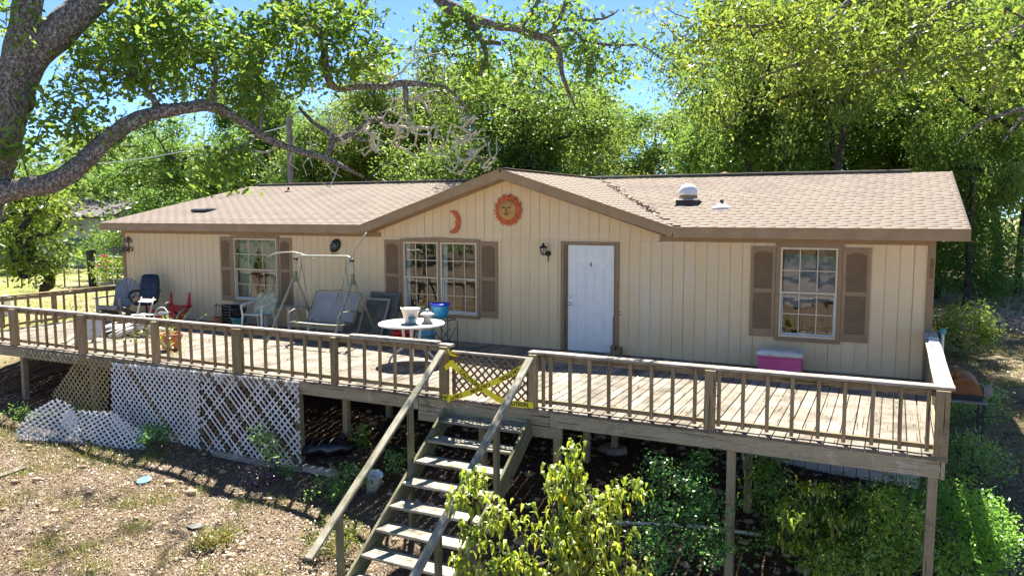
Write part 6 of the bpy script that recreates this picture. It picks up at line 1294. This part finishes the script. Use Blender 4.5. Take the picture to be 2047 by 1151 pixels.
place_tree(265, 68, 245, 0, 1.2, 'distant tree right above the neighbour house roof')
place_tree(1640, 42, -20, 1, 1.2, 'deep green tree far behind the orange tinged oak')
place_tree(1850, 45, -40, 2, 1.2, 'far pale tree over the right end of the roof')
place_tree(0, 0, 13.0, 2, .58, 'spreading oak close behind the house that dapples the right roof end', world=(3.7, 11.6, 0), rz=1.0)
for x_, y_, h_, k, l_ in ((-34, -44, 9, 0, 'oak across the front yard on the left, mirrored in the double window'), (-18, -50, 9, 2, 'oak across the front yard mirrored in the left window'), (0, -52, 9, 1, 'oak straight across the front yard, mirrored in the right window'), (16, -48, 9, 3, 'oak across the front yard to the right'), (34, -42, 9, 0, 'oak far to the right across the front yard')): place_tree(0, 0, h_, k, 1.2, l_, 'oaks across the front yard', world=(x_, y_, 0))
# far wood as one mass
r = np.random.default_rng(77); C_ = []
while len(C_) < 1500:
    px = r.uniform(-500, 2600); t = r.uniform(48, 80); top = 330-60*math.sin(px*.004)+r.normal(0, 12) if px < 700 else 240+r.normal(0, 25); p = at(px, 420, t); zt_ = at(px, top, t)[2]; z0 = float(gz(p[0], p[1])); C_.append([p[0], p[1], z0+(zt_-z0)*r.uniform(0, 1)])
V, F, T = leaves(C_, 1.3, 34, .26, r, .8, 'quad', .5, .6, (0, .8)); npobj('distant_woods', V, F, M['bgleaf'], None, T, kind='stuff', label='continuous far wood closing the view behind the house', cat='woods')
C_ = []
while len(C_) < 420:
    a_ = r.uniform(0, 2*math.pi); d_ = r.uniform(48, 75); x_, y_ = 5+d_*math.cos(a_), -14+d_*math.sin(a_)
    if y_ < 10: C_.append([x_, y_, float(gz(x_, y_))+r.uniform(0, 6)])
V, F, T = leaves(C_, 2.0, 34, .5, r, .8, 'quad', .5, .6, (0, .8)); npobj('distant_woods', V, F, M['bgleaf'], None, T, kind='stuff', label='far wood across the yard behind the viewer', cat='woods')
# shrubs
def shrub(name, label, base, R, H, ncl, per, size, mat, shape, seed, cat='shrub', stem=.012, spread=.12, group=None, pieces=0, bark='barkfar', low=.1, trange=(0, 1), stems=None, jit=.25, flat=.8):
    r = np.random.default_rng(seed); base = np.array(base, float); root = thing(name, label, cat, base, group); T_ = []
    if stems is None:
        while len(T_) < ncl:
            v = r.normal(0, 1, 3); v /= np.linalg.norm(v); q = r.uniform(.35, 1)**.5; x = base+np.array([v[0]*R*q, v[1]*R*q, H*(.5+.5*v[2]*q)])
            if x[2] > base[2]+low*H: T_.append(x)
    else:
        for (cx, cy, rx, ry, cnt, t0, t1) in stems: T_ += ell(cx, cy, rx, ry, cnt, t0, t1, r)
    nodes = [base+np.array([0, 0, z]) for z in np.linspace(-.1, H*.3, 5)]
    A_, B_, r0, r1, _, _ = grow(nodes, T_, r, .14, jit, stem*.35); V, F = frusta(A_, B_, r0, r1, 5); npobj('stems', V, F, M[bark], root, kind='stuff')
    V, F, T = leaves(T_, spread, per, size, r, flat, shape, .3, .5, trange)
    if pieces:
        n = len(T)//3; cen = V.reshape(n, 8, 3); dd = np.linalg.norm(cen[:, 0]-CAM, axis=1); idx = np.argsort(dd)[:pieces]; shapes = []
        for s_ in range(10):
            g_ = cen[idx[s_]]-cen[idx[s_]][0]; shapes.append(np_mesh('leaf', g_, [[0, 2, 3, 1], [2, 4, 5, 3], [4, 6, 7, 5]], M[mat], [float(T[idx[s_]])]*3))
        for k_, q in enumerate(idx):
            o = bpy.data.objects.new('leaf', shapes[k_ % 10]); link(o, root); o.location = Vector(cen[q][0]-base); o.rotation_euler.z = r.uniform(0, 6.28)
        keep = np.ones(n, bool); keep[idx] = False; V = cen[keep].reshape(-1, 3); m_ = keep.sum(); i = np.arange(m_)[:, None]*8
        F = np.concatenate([i+np.array([[0, 2, 3, 1]]), i+np.array([[2, 4, 5, 3]]), i+np.array([[4, 6, 7, 5]])], 0); T = np.concatenate([T[:n][keep]]*3)
    npobj('leaves', V, F, M[mat], root, T, kind='stuff'); return root
pb = on_z(1120, 1290, -2.35); pb[2] = float(gz(pb[0], pb[1])); tq = 7.7
shrub('peach_sapling', 'yellow-green drooping-leaved sapling in front of the stairs at the bottom of the picture', pb, 1, 1.2, 0, 11, .10, 'peach', 'long', 41, 'sapling', .02, .06, pieces=300, bark='barkfar', stems=[(1145, 905, 12, 50, 5, tq, tq), (1130, 960, 35, 40, 10, tq-.2, tq+.3), (1160, 1010, 50, 50, 16, tq-.3, tq+.3), (1245, 985, 35, 30, 8, tq, tq+.4), (1085, 1080, 70, 60, 20, tq-.4, tq+.2), (1190, 1100, 90, 55, 26, tq-.5, tq+.3), (965, 1040, 55, 55, 13, tq-.3, tq+.2), (950, 1110, 60, 45, 11, tq-.3, tq+.2), (935, 975, 35, 30, 6, tq-.1, tq+.3), (1040, 1145, 90, 30, 12, tq-.5, tq), (1240, 1150, 50, 40, 8, tq-.5, tq), (945, 955, 10, 20, 3, tq, tq)])
def gb(px, py): return ground_at(px, py)
g = gb(1370, 1100); shrub('privet_bush', 'fresh green small-leaved bush growing up through the deck posts at centre right', g, .8, 1.4, 0, 44, .024, 'privet', 'quad', 42, stem=.012, spread=.085, stems=[(1350, 985, 90, 60, 38, 9.3, 10.3), (1330, 1060, 70, 60, 26, 9, 10), (1430, 1030, 40, 60, 14, 9.3, 10), (1320, 930, 20, 22, 5, 9.5, 10), (1400, 920, 25, 25, 6, 9.8, 10.2), (1300, 1110, 50, 40, 12, 8.9, 9.6), (1410, 1100, 60, 40, 14, 8.9, 9.8)])
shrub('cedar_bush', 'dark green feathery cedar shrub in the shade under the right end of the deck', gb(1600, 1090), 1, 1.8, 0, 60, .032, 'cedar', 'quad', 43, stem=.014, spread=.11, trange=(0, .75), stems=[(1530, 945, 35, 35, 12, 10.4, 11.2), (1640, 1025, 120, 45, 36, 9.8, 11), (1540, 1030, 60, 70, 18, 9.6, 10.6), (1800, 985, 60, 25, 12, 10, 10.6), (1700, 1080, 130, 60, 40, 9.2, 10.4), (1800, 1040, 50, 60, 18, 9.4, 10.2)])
shrub('cedar_bush', 'bright green feathery cedar clump at the foot of the right corner post, left side', gb(1800, 1160), .8, 1.2, 0, 60, .03, 'cedar', 'quad', 44, stem=.012, spread=.09, trange=(.4, 1), stems=[(1790, 1085, 60, 60, 30, 8.8, 9.4), (1700, 1130, 70, 35, 20, 8.7, 9.3), (1760, 1010, 25, 35, 7, 9, 9.4)])
shrub('cedar_bush', 'bright green feathery cedar clump right of the corner post', gb(1950, 1130), .8, 1.2, 0, 64, .03, 'cedar', 'quad', 45, stem=.012, spread=.10, trange=(.35, 1), stems=[(1940, 1060, 75, 75, 55, 9.5, 10.6), (1900, 1000, 40, 40, 16, 9.8, 10.5), (1985, 1110, 55, 50, 24, 9.2, 10), (1915, 1130, 45, 30, 16, 9, 9.6)])
shrub('peach_sapling', 'small yellow-green sapling branch before the dark cedar under the deck', gb(1640, 1130), .8, 1.0, 0, 15, .08, 'peach', 'long', 46, 'sapling', .012, .05, stems=[(1640, 965, 40, 20, 5, 9.0, 9.3), (1600, 1020, 50, 30, 9, 8.8, 9.2), (1690, 1035, 35, 25, 5, 9, 9.2), (1580, 1070, 30, 30, 5, 8.8, 9.1), (1665, 1085, 35, 25, 5, 8.8, 9.1), (1625, 1110, 30, 20, 4, 8.8, 9)])
shrub('weed_bush', 'leafy green shrub leaning on the foot of the right-hand white lattice panel', gb(545, 955), .3, .8, 0, 34, .035, 'privet', 'quad', 47, stem=.01, spread=.08, stems=[(530, 890, 26, 24, 7, 12.1, 12.6), (548, 930, 28, 28, 8, 12, 12.5), (520, 870, 20, 15, 3, 12.2, 12.5)])
shrub('weed_bush', 'small dark weed growing against the middle of the white lattice', gb(305, 905), .25, .5, 12, 30, .035, 'cedar', 'quad', 48, stem=.008, spread=.07, trange=(0, .6))
shrub('purple_weed', 'low purple-leaved plant at the foot of the right-hand lattice panel', gb(520, 975), .3, .35, 14, 26, .03, 'purple', 'quad', 49, stem=.006, spread=.07, cat='plant')
shrub('goldenrod_weed', 'yellow-green feathery weed beside the foot of the left handrail', gb(665, 1110), .4, .5, 22, 30, .03, 'grass', 'quad', 50, stem=.006, spread=.08, cat='plant', trange=(.2, .7))
for k, (px, py, R_2, H_2, lab, mt) in enumerate([(700, 985, .35, .4, 'low green weed patch left of the white bucket', 'privet'), (800, 950, .25, .45, 'green weed sprouting behind the stair stringer below the second tread', 'privet'), (725, 900, .12, .45, 'thin upright weed right of the mid deck post', 'privet'), (650, 1000, .3, .3, 'pale green weed left of the handrail post', 'privet'), (140, 850, .5, .4, 'green weeds growing through the fallen white lattice', 'cedar'), (420, 1090, .2, .15, 'small grassy tuft in the straw left of the stairs', 'grass'), (1175, 1045, .3, .3, 'dark weed in the shade between the stairs and the deck post', 'cedar'), (100, 720, .4, .8, 'dark green vine growing behind the left deck post', 'cedar'), (1240, 880, .2, .3, 'sprig of weed under the deck near the footing', 'privet'), (30, 850, .5, .35, 'dark green weeds below the wheelbarrow', 'cedar')]):
    shrub('weed', lab, gb(px, py), R_2, H_2, 12, 30, .03, mt, 'quad', 60+k, stem=.006, spread=.07, cat='weed', group='weeds around the deck')
# right of the house
q = on_z(1925, 755, -1.45); shrub('yaupon_bush', 'yellow-green bush directly beside the right house corner behind the rail cap', (q[0]+.1, q[1]+2, float(gz(q[0], q[1]+2))), .75, 1.5, 60, 60, .045, 'bgleaf', 'quad', 70, spread=.16, trange=(.3, .9))
q = on_z(1945, 612, -1.15); shrub('yaupon_bush', 'large round green bush under the trees at the right edge', (q[0], q[1], float(gz(q[0], q[1]))), 1.7, 3.6, 110, 90, .07, 'bgleaf', 'quad', 71, spread=.32, trange=(.2, .8))
q = at(1890, 560, 40); shrub('yaupon_bush', 'yellowish bush in the distance right of the house corner', (q[0], q[1], float(gz(q[0], q[1]))), 2, 3.4, 70, 80, .09, 'bgleaf', 'quad', 72, spread=.4, trange=(.5, 1))
q = on_z(2060, 590, -1.2); shrub('yaupon_bush', 'green undergrowth cut off by the right edge above the brush pile', (q[0]+1.5, q[1]+2, float(gz(q[0]+1.5, q[1]+2))), 1.9, 3, 80, 80, .08, 'bgleaf', 'quad', 73, spread=.35, trange=(.1, .8))
q = on_z(1955, 870, -1.8); shrub('weed_bush', 'low green weeds in the house shade beneath the grill', (GG[0]+.1, GG[1]-1.6, float(gz(GG[0], GG[1]-1.6))), .5, .8, 40, 40, .035, 'privet', 'quad', 74, spread=.12)
q = on_z(1935, 915, -1.9); shrub('weed_bush', 'pale green weeds at the outer side of the right corner post', (q[0]+.1, q[1]+1.2, float(gz(q[0]+.1, q[1]+1.2))), .6, .8, 40, 40, .035, 'privet', 'quad', 75, spread=.12)
# brush pile
q = on_z(1985, 655, -1.2); bp_ = thing('brush_pile', 'heap of bare grey cut branches on the ground at the right edge', 'brush pile', (q[0], q[1], float(gz(q[0], q[1])))); r = np.random.default_rng(5); P_, Q_, A0, A1 = [], [], [], []
for k in range(420):
    c = np.array(q)+[r.normal(0, .75), r.normal(0, .75), 0]; c[2] = float(gz(c[0], c[1]))+abs(r.normal(0, .22)); d = r.normal(0, 1, 3)*[1, 1, .35]; d /= np.linalg.norm(d); l = r.uniform(.4, 1.2); rr = r.uniform(.004, .013) if k > 12 else .035
    m_ = c+d*l/2+r.normal(0, .06, 3); P_ += [c-d*l/2, m_]; Q_ += [m_, c+d*l+r.normal(0, .1, 3)]; A0 += [rr, rr*.8]; A1 += [rr*.8, rr*.4]
V, F = frusta(P_, Q_, A0, A1, 4); npobj('branches', V, F, M['dead'], bp_, kind='stuff')
# left yard: young tree, rose, bushes
q = at(85, 545, 21.5); g = float(gz(q[0], q[1])); shrub('young_tree', 'young many-stemmed tree with shiny leaves in the left yard before the neighbour house', (q[0], q[1], g), 1.6, 3, 0, 40, .08, 'oakleaf', 'oak', 80, 'tree', .05, .22, trange=(.05, .8), stems=[(62, 455, 62, 75, 44, 20.8, 22.5), (120, 400, 30, 25, 6, 21, 22.4), (40, 520, 50, 40, 16, 20.8, 22), (95, 520, 45, 35, 12, 21, 22), (60, 400, 45, 30, 12, 21, 22)])
q = at(218, 545, 33); shrub('rose_bush', 'thin rose bush with a few red blooms in front of the farm gate', (q[0], q[1], float(gz(q[0], q[1]))), .7, 1.5, 34, 26, .04, 'peach', 'quad', 81, spread=.14, low=.3)
rb = [o for o in bpy.data.objects if o.name.startswith('rose_bush')][0]
for k in range(6): c = ORG[rb.name]+np.array([rnd.uniform(-.5, .5), -.3, rnd.uniform(.7, 1.6)]); mb = MB(); mb.smooth = True; mb.lathe(c, [(.02, -.03), (.07, 0), (.05, .05), (.01, .06)], 7); mb.build('bloom', M['red'], rb)
q = at(228, 505, 40); shrub('yaupon_bush', 'bright green bush against the corner of the neighbour house', (q[0], q[1], float(gz(q[0], q[1]))), 1.5, 2.6, 60, 70, .08, 'bgleaf', 'quad', 82, spread=.3, trange=(.2, .8))
# litter and grass: stuff
r = np.random.default_rng(90)
def scatter(n, xr, yr, smin, smax, keep=None):
    x = r.uniform(*xr, n); y = r.uniform(*yr, n)
    if keep is not None: k = keep(x, y); x, y = x[k], y[k]
    return x, y
def flakes(x, y, size, tlo, thi, lift=.008):
    n = len(x); pt = .5+.5*np.sin(x*1.9+2*np.sin(y*1.3))*np.sin(y*2.3+1.7*np.sin(x*.9)); c = np.stack([x, y, gz(x, y)+lift+r.uniform(0, .012, n)], 1); a = r.normal(0, 1, (n, 3))*[1, 1, .35]; a /= np.linalg.norm(a, axis=1, keepdims=True); b = np.cross(a, r.normal(0, .35, (n, 3))+[0, 0, 1]); b /= np.linalg.norm(b, axis=1, keepdims=True)
    s = size*r.uniform(.5, 1.4, (n, 1)); cu = np.array([[0, 0, 1.]])*s*r.uniform(-.1, .35, (n, 1)); return np.stack([c-a*s+cu, c+b*s*.5, c+a*s+cu, c-b*s*.5], 1).reshape(-1, 3), np.clip(tlo+(thi-tlo)*(.65*r.uniform(0, 1, n)**1.2+.35*pt*r.uniform(.3, 1, n)), 0, 1)
def dens(x, y): return .5+.5*np.sin(x*1.3+np.sin(y*1.7)*1.5)*np.sin(y*1.9+np.sin(x)*1.3)
x, y = scatter(110000, (-11, 7), (-9.5, -4.2), 0, 0); V1, T1 = flakes(x, y, .018, .1, 1.0)
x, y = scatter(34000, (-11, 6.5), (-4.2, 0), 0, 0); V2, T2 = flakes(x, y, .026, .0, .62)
x, y = scatter(34000, (6.2, 12), (-6, 14), 0, 0); V3, T3 = flakes(x, y, .03, .2, 1.0)
x, y = scatter(6000, (-26, -12.7), (-8, 12), 0, 0); V4, T4 = flakes(x, y, .05, .3, 1.0)
def straws(n, xr, yr, L_, w_, tlo, thi):
    x, y = r.uniform(*xr, n), r.uniform(*yr, n); a = r.uniform(0, 6.28, n); l = L_*r.uniform(.4, 1.6, n); u = np.stack([np.cos(a)*l, np.sin(a)*l, r.uniform(-.15, .3, n)*l], 1); v = np.stack([-np.sin(a), np.cos(a), 0*a], 1)*w_; c = np.stack([x, y, gz(x, y)+.014], 1)
    return np.stack([c-u-v, c+u-v*.6, c+u+v*.6, c-u+v], 1).reshape(-1, 3), r.uniform(tlo, thi, n)
V5, T5 = straws(26000, (-11, 7), (-9.5, -4.0), .045, .0028, .25, .95); V6, T6 = straws(9000, (6.2, 12), (-6, 14), .05, .0035, .4, .95)
V4 = np.concatenate([V4, V5, V6]); T4 = np.concatenate([T4, T5, T6])
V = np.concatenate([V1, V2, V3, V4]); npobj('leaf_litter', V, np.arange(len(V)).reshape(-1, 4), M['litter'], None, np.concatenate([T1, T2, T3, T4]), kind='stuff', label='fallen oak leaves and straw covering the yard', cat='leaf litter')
def blades(x, y, h, w_, t):
    n = len(x); z = gz(x, y); a = r.uniform(0, 6.28, n); ln = r.uniform(.1, .9, n)*h; u = np.stack([np.cos(a), np.sin(a)], 1); c = np.stack([x, y, z], 1); sd = np.stack([-u[:, 1], u[:, 0], 0*x], 1)*w_; m1 = c+np.stack([u[:, 0]*ln*.3, u[:, 1]*ln*.3, h*.6], 1); tp = c+np.stack([u[:, 0]*ln, u[:, 1]*ln, h*r.uniform(.6, 1, n)], 1)
    return np.stack([c-sd, c+sd, m1+sd*.7, m1-sd*.7], 1).reshape(-1, 3), np.stack([m1-sd*.7, m1+sd*.7, tp+sd*.1, tp-sd*.1], 1).reshape(-1, 3)
VX = []; TX = []
def tuft(c, R_, n, h, tlo, thi):
    x = c[0]+r.normal(0, R_, n); y = c[1]+r.normal(0, R_, n); hh = h*r.uniform(.5, 1.2, n); a, b = blades(x, y, hh, .0035, 0); VX.append(a); VX.append(b); t = r.uniform(tlo, thi, n); TX.extend([t, t])
for px, py, R_, n in [(450, 1070, .16, 420), (268, 1058, .12, 240), (165, 1100, .16, 300), (95, 1085, .14, 240), (190, 1138, .16, 300), (260, 1010, .14, 220), (75, 1130, .16, 260), (30, 1000, .2, 220), (410, 1140, .14, 160), (510, 1150, .1, 100), (320, 1000, .14, 200), (480, 1010, .15, 160), (140, 1010, .12, 120), (340, 1110, .12, 120), (60, 940, .2, 200), (140, 930, .25, 260), (220, 920, .2, 240), (180, 905, .2, 260), (270, 930, .2, 200), (300, 915, .15, 200), (90, 900, .2, 240), (400, 985, .12, 80), (560, 1010, .15, 120), (30, 860, .25, 300), (10, 880, .2, 200)]: tuft(ground_at(px, py), R_, n, .11, .05, .85)
for k in range(260):
    x_, y_ = r.uniform(-11, 6), r.uniform(-9, -4.2); tuft((x_, y_), r.uniform(.05, .18), 35, .07, .1, 1)
for k in range(520):
    x_, y_ = r.uniform(6.3, 11.5), r.uniform(-6, 16); tuft((x_, y_), r.uniform(.1, .25), 55, .09, .0, 1)
for k in range(500):
    x_, y_ = r.uniform(-30, -12.8), r.uniform(-8, 14); tuft((x_, y_), r.uniform(.2, .5), 60, .11, .1, .95)
V = np.concatenate(VX); npobj('grass', V, np.arange(len(V)).reshape(-1, 4), M['grass'], None, np.concatenate(TX), kind='stuff', label='thin tufts of yellowing grass in the yard', cat='grass')
# a few leaves blown onto the deck
x = r.uniform(-12.4, 6, 520); y = -4.3+4.2*r.uniform(0, 1, 520)**.8; n = len(x); c = np.stack([x, y, np.full(n, .012)], 1); a = r.normal(0, 1, (n, 3))*[1, 1, .2]; a /= np.linalg.norm(a, axis=1, keepdims=True); b = np.cross(a, [0, 0, 1.]); s = .03*r.uniform(.5, 1.4, (n, 1))
V = np.stack([c-a*s, c+b*s*.5, c+a*s+[0, 0, .01], c-b*s*.5], 1).reshape(-1, 3); npobj('deck_leaves', V, np.arange(n*4).reshape(-1, 4), M['litter'], None, r.uniform(.1, .8, n), kind='stuff', label='scattered dry leaves on the deck planks', cat='leaf litter')
